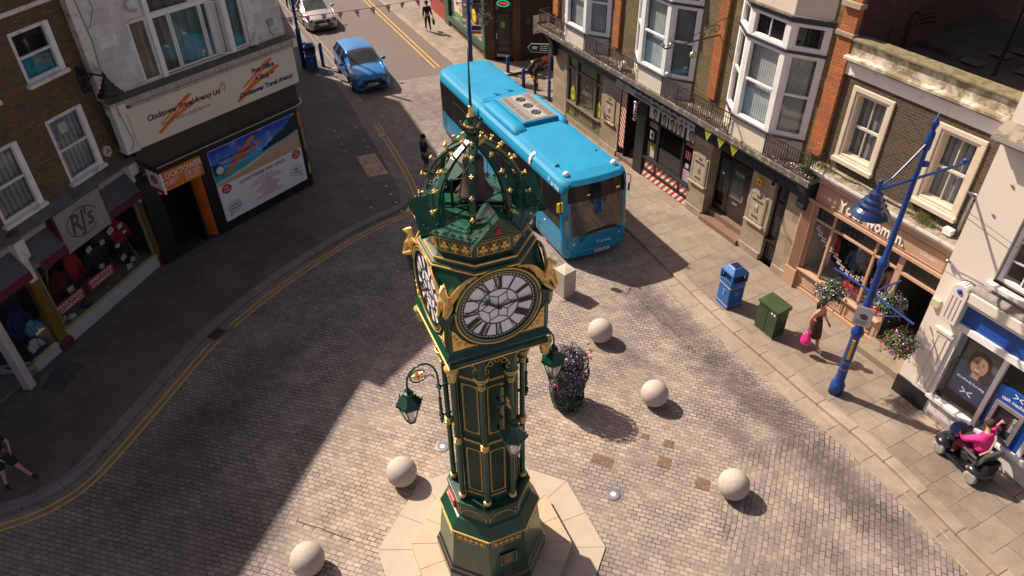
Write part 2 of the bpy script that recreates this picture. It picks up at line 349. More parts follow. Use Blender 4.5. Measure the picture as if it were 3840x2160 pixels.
m_yel = weathered('yellow road paint', (0.62, 0.36, 0.05), (0.30, 0.21, 0.10), 0.35, 5, 0.8, 60, 0.1)
m_yelw = weathered('worn yellow road paint', (0.55, 0.36, 0.12), (0.30, 0.24, 0.18), 0.95, 7, 0.8, 60, 0.1)
m_mark = weathered('white road paint', (0.55, 0.52, 0.50), (0.22, 0.18, 0.16), 0.5, 5)
def struct(o): o['kind'] = 'structure'; return o
struct(MB().poly([(-400, -400, -0.012), (400, -400, -0.012), (400, 400, -0.012), (-400, 400, -0.012)]).build('ground', m_asph))
A1, A2 = (-16.0, 31.1), (8.0, 40.65)        # edge of the asphalt, running across the street
def between(t): return (A1[0] + (A2[0] - A1[0]) * t, A1[1] + (A2[1] - A1[1]) * t)
struct(MB().poly([(*p, 0.0) for p in [A1, A2, (8, 100), (-60, 100), (-60, 31.1)]]).build('asphalt_road', m_asph))
T1_, T2_ = (-6.5, 26.1), (6.0, 24.6)
struct(MB().poly([(*p, 0.0) for p in [(-16, 25.0), T1_, T2_, (14, 24), (14, 43.04), A2, A1]]).build('street_setts', m_settsT))
DL = [(-5.4, 8.3), (-4.6, 12.6), (-3.6, 15.6), (-2.2, 18.2), (-0.2, 20.6), (1.6, 25.0)]
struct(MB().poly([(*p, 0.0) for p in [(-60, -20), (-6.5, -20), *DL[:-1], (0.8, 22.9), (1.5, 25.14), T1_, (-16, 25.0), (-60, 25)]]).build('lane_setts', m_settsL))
ZR = [(4.1, -20), (4.3, 7.0), (4.7, 10.2), (5.6, 11.4), (7.2, 12.0), (9.0, 12.2)]
struct(MB().poly([(*p, 0.0) for p in [(-6.5, -20), *ZR, (14, 12.2), (14, 24), T2_, (1.5, 25.14), (0.8, 22.9), *DL[:-1][::-1]]]).build('square_setts', m_setts))
struct(MB().poly([(*p, 0.0) for p in [(4.1, -20), (20, -20), (20, 12.2), (14, 12.2), *ZR[1:][::-1]]]).build('crossing_setts', m_settsR))
# gutters of flat slabs, kerbs and pavements
def pavement(name, kerb, close, mat, kmat, side, gutter=0.0):
    inner = offset(kerb, side * 0.30)
    mb = MB(); n = len(kerb)
    v = [(*p, z) for p in inner for z in (-0.1, 0.1)]
    mb.poly([(*p, 0.1) for p in inner] + [(*p, 0.1) for p in close])
    struct(mb.build(name, mat))
    kb = MB(); v = []; f = []
    for a, b in zip(kerb, inner): v += [(*a, -0.05), (*a, 0.095), (a[0] * .93 + b[0] * .07, a[1] * .93 + b[1] * .07, 0.108), (*b, 0.104), (*b, 0.05)]
    for i in range(n - 1):
        for k in range(4): f.append((5 * i + k, 5 * i + k + 1, 5 * i + 6 + k, 5 * i + 5 + k))
    kb.add(v, f); struct(kb.build('kerb', kmat))
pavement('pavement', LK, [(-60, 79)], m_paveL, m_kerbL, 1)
pavement('pavement', RK, [(60, -6), (60, 60), (1.5, 33.4)], m_paveR, m_kerbR, 1)
pavement('pavement', RP, [(60, 60), (60, 95)], m_paveR, m_kerbR, 1)
m_gut = paving_mat('gutter slabs', -62.8, 1.1, 3, [(0.25, 0.20, 0.165), (0.29, 0.235, 0.19), (0.32, 0.26, 0.21)], ((0.06, 0.05, 0.04), (0.12, 0.1, 0.08)), 0.012, 0, 0.8)
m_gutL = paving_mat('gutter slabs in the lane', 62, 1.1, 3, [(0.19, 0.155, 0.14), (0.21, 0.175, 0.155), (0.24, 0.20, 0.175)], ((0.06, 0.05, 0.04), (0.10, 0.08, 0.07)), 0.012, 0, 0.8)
LKv = [p for p in LK if p[0] > -14 and p[1] < 36]
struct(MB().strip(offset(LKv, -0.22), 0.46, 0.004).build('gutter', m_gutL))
RKv = [p for p in RK if 5 < p[1] < 23.5]
struct(MB().strip(offset(RKv, -0.24), 0.48, 0.004).build('gutter', m_gut))
def dashes(pts, w, z, mat, name, skip=None):
    mb = MB(); q = [Vector(p) for p in pts]; segs = []
    cur = [q[0]]
    for a, b in zip(q, q[1:]):
        if skip and skip((a + b) / 2):
            if len(cur) > 1: segs.append(cur)
            cur = [b]
        else: cur.append(b)
    if len(cur) > 1: segs.append(cur)
    for s_ in segs: mb.strip(s_, w, z)
    return struct(mb.build(name, mat))
def dense(pts, st=0.25):
    out = []
    for a, b in zip(pts, pts[1:]):
        a, b = Vector(a), Vector(b); n = max(1, int((b - a).length / st))
        out += [tuple(a + (b - a) * k / n) for k in range(n)]
    return out + [tuple(pts[-1])]
LKy = dense([p for p in LK if p[0] > -14 and p[1] < 31])
dash_l = lambda p: (Vector(p) - Vector((-8.75, 16.13))).length < 0.45
for d in (-0.24, -0.42): dashes(offset(LKy, d), 0.065, 0.009, m_yel, 'yellow_line', dash_l)
LKu = dense([p for p in LK if p[1] > 32.5][:14]); dashes(offset(LKu, -0.34), 0.06, 0.009, m_yelw, 'yellow_line'); dashes(offset(LKu, -0.60), 0.06, 0.009, m_yelw, 'yellow_line')
RKy = dense([p for p in RK if 5 < p[1] < 22.3], 0.12); random.seed(3); brk = [random.random() for _ in range(400)]
def holey(k): return lambda p: noise.noise(Vector((p[0] * 1.7 + k, p[1] * 1.7, k))) > 0.10
dashes(offset(RKy, -0.20), 0.055, 0.009, m_yelw, 'yellow_line', holey(0)); dashes(offset(RKy, -0.44), 0.055, 0.009, m_yelw, 'yellow_line', holey(5))
RPy = [(-24, 82.8), (-9.08, 49.1), (-3.55, 37.1)]
dashes(offset(RPy, -0.10), 0.075, 0.006, m_yel, 'yellow_line'); dashes(offset(RPy, -0.36), 0.075, 0.006, m_yel, 'yellow_line')
for yy in (0, .32): dashes([(0.45 + yy * .5, 35.35 - yy), (9, 39.7 - yy)], 0.09, 0.006, m_yel, 'yellow_line')
dashes([(1.6, 31.6), (2.4, 31.95)], 0.2, 0.106, m_yel, 'yellow_line')
mk = MB(); mk.strip([(-9.7, 36.9), (-8.7, 37.35)], 0.08, 0.006)
for k in range(3): mk.strip([(-8.8 - k * .18, 40.0 + k * .42), (-8.9 - k * .18, 40.22 + k * .42)], 0.42, 0.006)
struct(mk.build('white_marking', m_mark))
tri = MB()
for (ox, oy) in ((-7.75, 29.3), (-5.75, 24.1)):
    for r in range(2):
        for k in range(4):
            x = ox + 0.95 * r * 0.92 + k * 0.27; y = oy + 0.95 * r * 0.36 - k * 0.62
            tri.poly([(x, y, .1045), (x + .11, y - .02, .1045), (x + .10, y + .12, .1045)])
struct(tri.build('pitch_marking', m_mark))
m_tac = paving_mat('tactile paving', 24, 0.4, 0.4, [(0.46, 0.34, 0.21), (0.50, 0.37, 0.23), (0.53, 0.39, 0.25)], ((0.2, 0.14, 0.09), (0.25, 0.17, 0.11)), 0.018, 0, 0.8)
struct(MB().poly([(-6.36, 26.92, .1045), (-5.62, 27.2, .1045), (-4.84, 25.46, .1045), (-5.6, 25.2, .1045)]).build('tactile_paving', m_tac))
m_moss = pm('mossy joint', (0.05, 0.042, 0.022), .9)
random.seed(44); mj = MB()
for P_ in ([(-4.9, 9.65), (-4.7, 9.58), (-4.33, 9.45), (-3.93, 9.28), (-3.52, 9.13)], [(3.93, 17.35), (4.25, 16.72), (4.44, 16.33), (4.6, 16.16), (4.92, 15.43), (5.16, 14.96)]):
    D_ = dense(P_, .1); mj.strip([(x + random.uniform(-.008, .008), y + random.uniform(-.008, .008)) for x, y in D_], .022, .0045)
    for x, y in D_[::2]: a = 1.2 + random.uniform(-.1, .1) + (pi if random.random() < .5 else 0); mj.strip([(x, y), (x + .1 * cos(a), y + .1 * sin(a))], .016, .0045)
struct(mj.build('mossy_joint', m_moss)); m_door = weathered('pavement light slabs', (0.07, 0.055, 0.055), (0.10, 0.09, 0.08), 0.4, 6)
struct(MB().poly([(-12.71, 13.75, .1045), (-12.06, 13.64, .1045), (-11.93, 14.75, .1045), (-12.72, 14.9, .1045)]).build('cellar_light', m_door))
# the stone steps under the clock tower
m_steps = [pm('pale sandstone', (0.41, 0.34, 0.27), 0.7, 0, 0.07, 2.5, 0.15, 60), pm('warm sandstone', (0.47, 0.365, 0.255), 0.7, 0, 0.10, 2.0, 0.15, 60)]
TX, TY = -0.51, 8.88
def oct_slabs(r0, r1, z0, z1, mat, name, gap=0.006, skew=0.0):
    mb = MB()
    for k in range(8):
        a, b = radians(45 * k + skew), radians(45 * k + 45 + skew)
        P = lambda r, t: (TX + r * cos(t), TY + r * sin(t))
        o0, o1, i0, i1 = [Vector(P(r, t)) for r, t in ((r1, a), (r1, b), (r0, a), (r0, b))]
        for (s0, s1) in ((0, .5), (.5, 1)):
            q = [i0.lerp(i1, s0), o0.lerp(o1, s0), o0.lerp(o1, s1), i0.lerp(i1, s1)]
            c = sum(q, Vector((0, 0))) / 4; q = [c + (p - c) * (1 - gap / 0.9) for p in q]
            mb.prism([tuple(p) for p in q], z0, z1)
    return mb.build(name, mat, bevel=0.006)
struct(oct_slabs(1.70, 2.46, -0.05, 0.03, m_steps[0], 'sandstone_paving'))
struct(oct_slabs(0.9, 1.72, 0.0, 0.25, m_steps[1], 'sandstone_step', 0.01))
struct(MB().lathe([(1.69, -0.05), (1.69, 0.02)], 8, 0, TX, TY).build('sandstone_bed', m_door))
struct(MB().lathe([(1.66, 0), (1.66, 0.24)], 8, 0, TX, TY).build('sandstone_bed', m_steps[1]))
# ---------------------------------------------------------------- clock tower
tw = thing('clock_tower', 'ornate dark green and gold iron clock tower with open bell cage on stone steps', 'clock tower', (TX, TY, 0))
def pol(r, a, z=0.0): return Vector((r * cos(radians(a)), r * sin(radians(a)), z))
def radM(a, r=0.0, z=0.0):      # local frame: x tangential (to the right seen from outside), y inward, z up
    return Matrix.Translation(pol(r, a, z)) @ Matrix.Rotation(radians(a + 90), 4, 'Z')
M_SKIRT = pm('black iron', (0.02, 0.017, 0.017), 0.25, 0, 0.2, 8, 0.05, coat=0.5)
M_PLINTH = pm('green plinth paint', (0.005, 0.052, 0.028), 0.36, 0, 0.35, 3, 0.06, 40, coat=0.3)
ap = lambda r: r * cos(radians(22.5))
m = MB(); m.lathe([(1.15, 0.25), (1.15, 0.50), (1.11, 0.56), (1.10, 0.64), (1.06, 0.67)], 8); m.build('skirt', M_SKIRT, tw, bevel=0.01)
m = MB(); m.lathe([(1.075, 0.60), (0.965, 1.66), (0.985, 1.70), (0.985, 1.74), (1.0, 1.76), (0.99, 1.80), (0.84, 2.02), (0.79, 2.04), (0.78, 2.10), (0.77, 2.36), (0.81, 2.40), (0.82, 2.44), (0.80, 2.47), (0.50, 2.50)], 8)
m.build('plinth', M_PLINTH, tw, bevel=0.006)
g = MB()
for k in range(8):
    a = 22.5 + 45 * k
    # gold edge and the band of quatrefoils below it
    sl = (0.965 - 1.075) / (1.66 - 0.60)
    def face(r, z): return radM(a, ap(r), z)
    g.M = face(1.003, 1.775); w = 0.765 * 1.003 / 2; g.box(-w, w, -0.008, 0.01, -0.014, 0.014)
    rr = 1.075 + sl * (1.60 - 0.6); g.M = face(rr, 1.60) @ Matrix.Rotation(-atan2(-sl, 1) * 0.92, 4, 'X')
    for zz in (-0.075, 0.065): g.box(-0.30, 0.30, -0.008, 0.01, zz, zz + 0.010)
    for xx in (-0.30, 0.292): g.box(xx, xx + .008, -0.008, 0.01, -0.065, 0.065)
    for q in range(5):
        cx = -0.23 + 0.115 * q
        for dx, dz in ((.026, 0), (-.026, 0), (0, .026), (0, -.026)):
            g.poly([(cx + dx + .022 * cos(t), -0.008, dz + .022 * sin(t)) for t in [j * pi / 4 for j in range(8)]])
        g.box(cx + .045, cx + .07, -.006, 0, -.006, .006)
    # arch lines on the upper plinth
    g.M = face(0.786, 0)
    for sgn in (-1, 1):
        pts = [(sgn * (0.27 - 0.255 * sin(t)), -0.006, 2.10 + 0.22 * cos(t) ** 1) for t in [j * pi / 2 / 6 for j in range(7)]]
        g.tube([(sgn * 0.27, -0.004, 2.33), (sgn * .27, -.004, 2.10)], 0.0045, 4)
        g.tube([(sgn * (0.265 * cos(t)), -0.006, 2.10 + 0.215 * sin(t)) for t in [j * pi / 2 / 6 for j in range(7)]], 0.006, 4)
    g.tube([(-0.27, -0.004, 2.33), (0.27, -0.004, 2.33)], 0.0045, 4)
g.build('plinth_gilding', M_GOLDP, tw)
m = MB(M_ := Matrix.Identity(4)); m.M = radM(202.5, ap(0.80), 2.22); m.box(-0.16, 0.16, -0.05, 0.03, -0.11, 0.11); m.build('red_panel', M_RED, tw, bevel=0.02)
m = MB(); m.M = radM(292.5, ap(1.055) - 0.0, 1.12) @ Matrix.Rotation(-0.10, 4, 'X'); m.box(-0.17, 0.17, -0.012, 0.02, -0.15, 0.15); pl = m.build('plaque', pm('plaque green', (0.012, 0.04, 0.028), 0.3), tw)
g = MB(); g.M = radM(292.5, ap(1.055) + 0.014, 1.12) @ Matrix.Rotation(-0.10, 4, 'X')
for k, wd in enumerate((.05, .09, .12, .06, .10, .12, .08, .10)): g.box(-wd, wd, -0.001, 0.004, .115 - k * .032, .122 - k * .032)
frame_rect(g, -0.165, 0.165, -0.145, 0.145, 0.006, -0.001, 0.004); g.build('plaque_text', M_GOLDP, pl)
# shaft
m = MB(); m.lathe([(0.62, 2.47), (0.62, 2.58), (0.59, 2.62), (0.59, 4.02), (0.615, 4.06), (0.615, 4.20), (0.59, 4.24), (0.59, 5.62), (0.62, 5.68), (0.62, 6.10), (0.68, 6.36)], 8)
M_GRM = pm('green shaft paint', (.003, .042, .022), .45, 0, .4, 3, spec=.35); m.build('shaft', M_GRM, tw)
g = MB()
for k in range(8):
    a = 22.5 + 45 * k; g.M = radM(a, ap(0.59), 0)
    for z0, z1 in ((2.74, 3.92), (4.36, 5.52)):
        frame_rect(g, -0.145, 0.145, z0, z1, 0.011, -0.009, 0.004)
        frame_rect(g, -0.125, 0.125, z0 + .02, z1 - .02, 0.004, -0.009, 0.004)
        for (cx, cz, sx, sz) in ((-.125, z0 + .02, 1, 1), (.125, z0 + .02, -1, 1), (-.125, z1 - .02, 1, -1), (.125, z1 - .02, -1, -1)):
            g.plate([(cx, cz), (cx + sx * .05, cz), (cx + sx * .02, cz + sz * .02), (cx, cz + sz * .05)], -0.009, 0.002)
    for zz in (2.64, 4.13, 5.66):
        g.M = radM(a, ap(0.618 if zz != 2.64 else 0.60), 0)
        for q in range(7):
            cx = -0.135 + q * .045; g.plate([(cx - .02, zz + .03), (cx + .02, zz + .03), (cx, zz - .015)], -.008, .004)
        g.box(-.16, .16, -.008, .004, zz + .034, zz + .046)
g.build('shaft_gilding', M_GOLDP, tw)
# columns with gilded rings and capitals
for k in range(8):
    c = pol(0.665, 45 * k)
    m = MB(); m.smooth = True
    m.lathe([(0.075, 2.50), (0.075, 2.56), (0.05, 2.60), (0.05, 4.08), (0.052, 4.10), (0.052, 4.24), (0.046, 4.26), (0.046, 5.62), (0.06, 5.68), (0.11, 5.80), (0.12, 5.86), (0.10, 5.90), (0.09, 6.10), (0.12, 6.38)], 12)
    co = m.build('column', M_GREEN, tw, loc=c)
    g = MB(); g.smooth = True
    for z in (2.565, 2.61, 4.09, 4.145, 4.20): g.lathe([(0.05, z - .018), (0.072, z - .012), (0.078, z), (0.072, z + .012), (0.05, z + .018)], 12, cap=False)
    for z, r in ((5.60, .066), (5.66, .072), (5.80, .118), (5.86, .134)): g.lathe([(r - .02, z - .014), (r, z - .008), (r, z + .008), (r - .02, z + .014)], 12, cap=False)
    g.build('gilded_ring', M_GOLD, co)
    for q in range(6):
        pass
# pierced arches between the capitals
g = MB(); d = MB(); rd = MB()
for k in range(8):
    a = 22.5 + 45 * k; M0 = radM(a, ap(0.74), 0); d.M = M0; g.M = M0; rd.M = M0
    top = [(-0.26, 6.36), (0.26, 6.36)]; arc = [(0.24 * cos(t), 5.90 + 0.30 * sin(t) * (1 + .25 * sin(t))) for t in [j * pi / 10 for j in range(11)]]
    d.plate([(-0.26, 6.36), (-0.26, 5.88)] + arc[::-1] + [(0.26, 5.88), (0.26, 6.36)], 0.0, 0.02)
    P = [(x, -0.006, z) for x, z in arc]; g.tube(P, 0.010, 5)
    for j in range(5):
        t = pi * (j + .5) / 5; cx, cz = 0.20 * cos(t), 5.92 + 0.28 * sin(t)
        g.tube([(cx + .045 * cos(s_), -0.008, cz + .045 * sin(s_)) for s_ in [q * 2 * pi / 8 for q in range(8)]], 0.007, 4, closed=True)
    rd.plate([(-.09, 6.22), (.09, 6.22), (.12, 6.30), (.06, 6.35), (-.06, 6.35), (-.12, 6.30)], -0.012, 0.0)
d.build('spandrel', M_GRM, tw); g.build('gilded_tracery', M_GOLDP, tw); rd.build('red_tracery_panel', M_RED, tw)
# square clock stage, corners at 247.5 + 90k
HS = 0.80
def sq(h, z): return [tuple(pol(h * sqrt(2), 247.5 + 90 * k, z)) for k in range(4)]
def sqloft(mb, prof):
    v = []; f = []
    for h, z in prof: v += sq(h, z)
    for i in range(len(prof) - 1):
        for k in range(4): l = (k + 1) % 4; f.append((4 * i + k, 4 * i + l, 4 * i + 4 + l, 4 * i + 4 + k))
    f.append((3, 2, 1, 0)); f.append(tuple(4 * (len(prof) - 1) + k for k in range(4))); mb.add(v, f)
m = MB(); sqloft(m, [(0.70, 6.30), (0.80, 6.38), (0.82, 6.40), (0.82, 6.46), (0.78, 6.50), (0.78, 6.53), (0.84, 6.56), (0.85, 6.60), (0.82, 6.64), (0.79, 6.68), (0.79, 6.72)])
m.build('clock_stage_moulding', M_GREEN, tw, bevel=0.006)
RO = HS / cos(radians(22.5))
m = MB()
for k in range(4):
    a = 292.5 + 90 * k        # face direction
    cl, cr = a - 45, a + 45
    z0, zc, zt = 6.70, 7.52, 8.02
    A = pol(HS * sqrt(2), cl, z0); B = pol(HS * sqrt(2), cr, z0); Bc = pol(HS * sqrt(2), cr, zc); Ac = pol(HS * sqrt(2), cl, zc)
    O0 = pol(RO, a - 22.5, zt); O1 = pol(RO, a + 22.5, zt)
    m.add([A, B, Bc, O1, O0, Ac], [(0, 1, 2, 3, 4, 5)])
    P0 = pol(RO, a + 22.5, zt); P1 = pol(RO, a + 67.5, zt); m.add([Bc, P1, P0], [(0, 1, 2)])
m.build('clock_stage', pm('green stage paint', (.003, .050, .026), .33, 0, .4, 3, .05, 25, spec=.45), tw)
# corner posts and brackets under the dragons
for k in range(4):
    a = 247.5 + 90 * k
    m = MB(); m.M = radM(a, 0, 0) @ Matrix.Rotation(radians(45), 4, 'Z')
    r = HS * 1.0
    m.box(-r - .03, -r + .09, -r - .03, -r + .09, 6.70, 7.30) if False else None
    m.M = radM(a, HS * sqrt(2) - .05, 0)
    m.box(-0.055, 0.055, -0.045, 0.05, 6.72, 7.22)
    m.prism([(-.14, .06), (.14, .06), (.10, -.10), (.05, -.14), (-.05, -.14), (-.10, -.10)][::-1], 7.44, 7.50)
    m.plate([(-.06, 7.20), (.06, 7.20), (.09, 7.34), (.09, 7.44), (-.09, 7.44), (-.09, 7.34)], -0.10, 0.05)
    m.build('corner_bracket', M_GREEN, tw, bevel=0.008)
# octagonal frieze, cornice and flat roof
m = MB(); m.lathe([(0.84, 7.90), (0.866, 8.02), (0.88, 8.04), (0.86, 8.07), (0.82, 8.09), (0.80, 8.13), (0.82, 8.15), (0.78, 8.17), (0.745, 8.19), (0.745, 8.49), (0.80, 8.53), (0.92, 8.555), (0.935, 8.575), (0.93, 8.60), (0.70, 8.615), (0.02, 8.63)], 8)
m.build('frieze', M_GREEN, tw, bevel=0.004)
mp_ = MB(); mp_.lathe([(0.885, 8.604), (0.66, 8.622), (0.0201, 8.637)], 8)
for k in range(8):
    c1_, c2_ = pol(0.92, 45 * k, 8.61), pol(0.1, 45 * k, 8.64); mp_.tube([c1_, c2_], 0.012, 4)
mp_.build('roof_plate', pm('weathered green roof paint', (0.010, 0.085, 0.045), 0.28, 0, 0.45, 2.2, 0.06, 12, coat=0.4), tw)
g = MB()
for k in range(8):
    a = 22.5 + 45 * k
    for r_, z in ((0.885, 8.04), (0.845, 7.93), (0.825, 8.15)):
        if z == 7.93: r_ = .872
        g.M = radM(a, ap(r_), z); w = 0.7654 * r_ / 2; g.box(-w, w, -0.008, 0.012, -0.012, 0.012)
    g.M = radM(a, ap(0.748), 8.34)
    frame_rect(g, -0.245, 0.245, -0.105, 0.105, 0.007, -0.006, 0.004)
    for q in (-1, 0, 1):
        cx = q * 0.16
        g.tube([(cx + .074 * cos(t), -.006, .084 * sin(t)) for t in [j * pi / 6 for j in range(12)]], 0.005, 4, closed=True)
        g.smooth = True
        for t in (90, 210, 330): g.sphere((cx + .034 * cos(radians(t)), -0.012, .036 * sin(radians(t)) + .006), 0.033, 8, 6, (1, .7, 1))
        g.smooth = False; g.box(cx - .008, cx + .008, -.016, 0, -.07, -.02)
g.build('frieze_gilding', M_GOLD, tw)
# cresting along the eaves
m = MB()
for k in range(8):
    a = 22.5 + 45 * k
    if k in (0, 2, 4, 6) and False: continue
    m.M = radM(a, ap(0.925), 8.60)
    for q in range(6):
        cx = -0.30 + q * 0.12
        m.box(cx - .007, cx + .007, -.006, .006, 0, .075); m.box(cx - .03, cx + .03, -.006, .006, .034, .048)
        for dx, dz in ((-.028, .045), (.028, .045), (0, .078)): m.sphere((cx + dx, 0, dz), .016, 6, 4)
m.build('cresting', M_GREEN, tw)
# four gablets over the clock faces
for k in range(4):
    a = 292.5 + 90 * k
    m = MB(); m.M = radM(a, ap(0.93), 0)
    hw = 0.36; zt, z0 = 8.95, 8.60
    for s_ in (-1, 1):
        m.add([(s_ * (hw + .03), -.07, z0 - .03), (0, -.07, zt), (0, .42, zt), (s_ * (hw + .03), .30, z0 - .03), (s_ * (hw + .03), -.07, z0 - .075), (0, -.07, zt - .05)], [(0, 1, 2, 3), (0, 4, 5, 1), (4, 3, 2, 5)])
    m.add([(-hw, -.01, z0), (hw, -.01, z0), (0, -.01, zt - .03)], [(0, 1, 2)])
    gb = m.build('gablet', M_GREEN, tw)
    g = MB(); g.M = m.M
    for s_ in (-1, 1): g.tube([(s_ * (hw - .03), -.018, z0 + .015), (0, -.018, zt - .07)], .008, 4); g.tube([(s_ * (hw - .085), -.018, z0 + .015), (0, -.018, zt - .12)], .004, 4)
    g.tube([(-(hw - .03), -.018, z0 + .012), (hw - .03, -.018, z0 + .012)], .006, 4); g.build('gablet_gilding', M_GOLDP, gb)
    g = MB(); g.M = m.M
    for t in (90, 210, 330): g.sphere((.03 * cos(radians(t)), -.016, 8.70 + .03 * sin(radians(t))), .03, 8, 6, (1, .5, 1))
    g.build('red_trefoil', M_RED, gb)
# ribs of the bell cage with gilded crockets
RP_ = [(0.70, 8.61), (0.70, 8.80), (0.695, 8.92), (0.67, 9.05), (0.625, 9.17), (0.555, 9.29), (0.465, 9.395), (0.36, 9.485), (0.25, 9.555), (0.14, 9.61), (0.07, 9.66), (0.05, 9.72)]
def rib_at(t):
    s_ = t * (len(RP_) - 1); i = min(int(s_), len(RP_) - 2); f_ = s_ - i; a, b = RP_[i], RP_[i + 1]
    return (a[0] + (b[0] - a[0]) * f_, a[1] + (b[1] - a[1]) * f_)
crk = MB(); crk.smooth = True
crk.lathe([(0.016, 0), (0.022, .02), (0.014, .035), (0.012, .05)], 8); crk.sphere((0, 0, .068), .022, 8, 6)
for a in range(4): crk.sphere((.022 * cos(a * pi / 2), .022 * sin(a * pi / 2), .078), .014, 6, 4)
crk0 = None
for k in range(8):
    m = MB(); a = 45 * k; m.M = Matrix.Rotation(radians(a), 4, 'Z')
    n = 22; v = []; f = []
    def normal(t):
        p, q = rib_at(max(0, t - .02)), rib_at(min(1, t + .02)); d = Vector((q[0] - p[0], q[1] - p[1])).normalized(); return Vector((d.y, -d.x))
    for i in range(n + 1):
        t = i / n; p = Vector(rib_at(t)); nn = normal(t); w = .042
        o_ = p + nn * .010; i_ = p - nn * .020
        v += [(o_.x, -w, o_.y), (o_.x, w, o_.y), (i_.x, w, i_.y), (i_.x, -w, i_.y)]
    for i in range(n):
        for q in range(4): l = (q + 1) % 4; f.append((4 * i + q, 4 * i + l, 4 * i + 4 + l, 4 * i + 4 + q))
    m.add(v, f)
    v = []; f = []
    for i in range(n + 1):      # inner flange, slimmer and set inwards
        t = i / n; p = Vector(rib_at(t)); nn = normal(t); dp = .105 * (1 - .75 * t); c = p - nn * dp; w = .011
        v += [(c.x, -w, c.y), (c.x, w, c.y), (c.x - nn.x * .02, w, c.y - nn.y * .02), (c.x - nn.x * .02, -w, c.y - nn.y * .02)]
    for i in range(n):
        for q in range(4): l = (q + 1) % 4; f.append((4 * i + q, 4 * i + l, 4 * i + 4 + l, 4 * i + 4 + q))
    m.add(v, f)
    for j in range(6):
        t = .08 + j * .12; p = Vector(rib_at(t)); nn = normal(t); dp = .105 * (1 - .75 * t); c = p - nn * (dp * .52 + .004); rr = dp * .42
        m.tube([(c.x + rr * cos(s_), 0, c.y + rr * sin(s_)) for s_ in [q * pi / 4 for q in range(8)]], .007, 4, closed=True)
    m.box(.64, .76, -.045, .045, 8.60, 8.66)
    rb = m.build('rib', M_GREEN, tw)
    for t in (.13, .33, .50, .66, .82):
        p = Vector(rib_at(t)); nn = normal(t); ang = atan2(nn.x, nn.y)
        Mx = Matrix.Rotation(radians(a), 4, 'Z') @ Matrix.Translation((p.x + nn.x * .006, 0, p.y + nn.y * .006)) @ Matrix.Rotation(ang, 4, 'Y')
        if crk0 is None: crk0 = crk.build('crocket', M_GOLD, rb); cc_ = crk0
        else: cc_ = crk0.copy(); COL.objects.link(cc_); cc_.parent = rb
        cc_.matrix_local = Mx
# bell, its yoke and frame
M_BELL = pm('tarnished bronze', (0.11, 0.075, 0.06), 0.5, 0.6, 0.25, 8, 0.08, 30)
m = MB(); m.smooth = True
m.lathe([(0.03, 9.42), (0.10, 9.42), (0.135, 9.39), (0.15, 9.34), (0.145, 9.20), (0.155, 9.08), (0.185, 8.98), (0.235, 8.90), (0.27, 8.86), (0.275, 8.84), (0.25, 8.83), (0.16, 8.95)], 28, cap=False); m.build('bell', M_BELL, tw)
m = MB(); m.box(-.03, .03, -.30, .30, 9.44, 9.50); m.box(-.03, .03, -.32, -.27, 8.63, 9.48); m.box(-.03, .03, .27, .32, 8.63, 9.48); m.box(-.34, -.30, -.02, .02, 8.63, 9.05); m.tube([(.05, -.12, 9.50), (-.15, -.26, 9.2), (-.2, -.30, 8.86)], .012, 6); m.sphere((-.2, -.30, 8.86), .05, 8, 6); m.box(-.45, .45, -.035, -.005, 8.66, 8.70); m.box(-.035, -.005, -.45, .45, 8.64, 8.68)
m.M = Matrix.Rotation(radians(30), 4, 'Z'); m.build('bell_frame', M_GREEN, tw)
# finial
m = MB(); m.smooth = True
m.lathe([(0.055, 9.62), (0.05, 9.70), (0.035, 9.74), (0.05, 9.77), (0.035, 9.79), (0.085, 9.83), (0.10, 9.87), (0.085, 9.91), (0.05, 9.93), (0.072, 9.96), (0.072, 9.985), (0.04, 10.0)], 16)
for k in range(4):
    a = 22.5 + 90 * k; P = [pol(.075, a, 9.84), pol(.13, a, 9.86), pol(.155, a, 9.90), pol(.14, a, 9.935), pol(.11, a, 9.92)]; m.tube(P, [.014, .016, .018, .018, .012], 6)
m.build('finial', M_GREEN, tw)
m = MB(); m.smooth = True; m.lathe([(0.05, 9.985), (0.052, 10.0), (0.034, 10.02), (0.028, 10.10), (0.034, 10.125), (0.02, 10.13)], 14)
m.lathe([(0.088, 9.845), (0.106, 9.86), (0.106, 9.875), (0.088, 9.89)], 20, cap=False); m.build('gilded_collar', M_GOLD, tw)
m = MB(); m.smooth = True; m.lathe([(0.020, 10.12), (0.006, 10.86), (0.001, 10.89)], 8); m.build('spire', M_GREEN, tw)
# clock faces
M_DIAL = pm('opal dial glass', (0.90, 0.90, 0.95), 0.35, 0, 0.04, 3)
M_NUM = pm('dial ironwork', (0.035, 0.028, 0.028), 0.45, 0, 0.1, 8)
ROM = ['XII', 'I', 'II', 'III', 'IIII', 'V', 'VI', 'VII', 'VIII', 'IX', 'X', 'XI']
def arc_ring(mb, r0, r1, y, n=56, y1=None):
    v = []; f = []
    for i in range(n): t = 2 * pi * i / n; v += [(r0 * cos(t), y, r0 * sin(t)), (r1 * cos(t), y, r1 * sin(t)), (r1 * cos(t), y1 or y + .01, r1 * sin(t)), (r0 * cos(t), y1 or y + .01, r0 * sin(t))]
    for i in range(n):
        j = (i + 1) % n
        for q in range(4): l = (q + 1) % 4; f.append((4 * i + q, 4 * i + l, 4 * j + l, 4 * j + q))
    mb.add(v, f)
def bar(mb, x0, z0, x1, z1, w, y0, y1):
    d = Vector((x1 - x0, z1 - z0)).normalized(); nx, nz = -d.y * w / 2, d.x * w / 2
    mb.plate([(x0 + nx, z0 + nz), (x1 + nx, z1 + nz), (x1 - nx, z1 - nz), (x0 - nx, z0 - nz)], y0, y1)
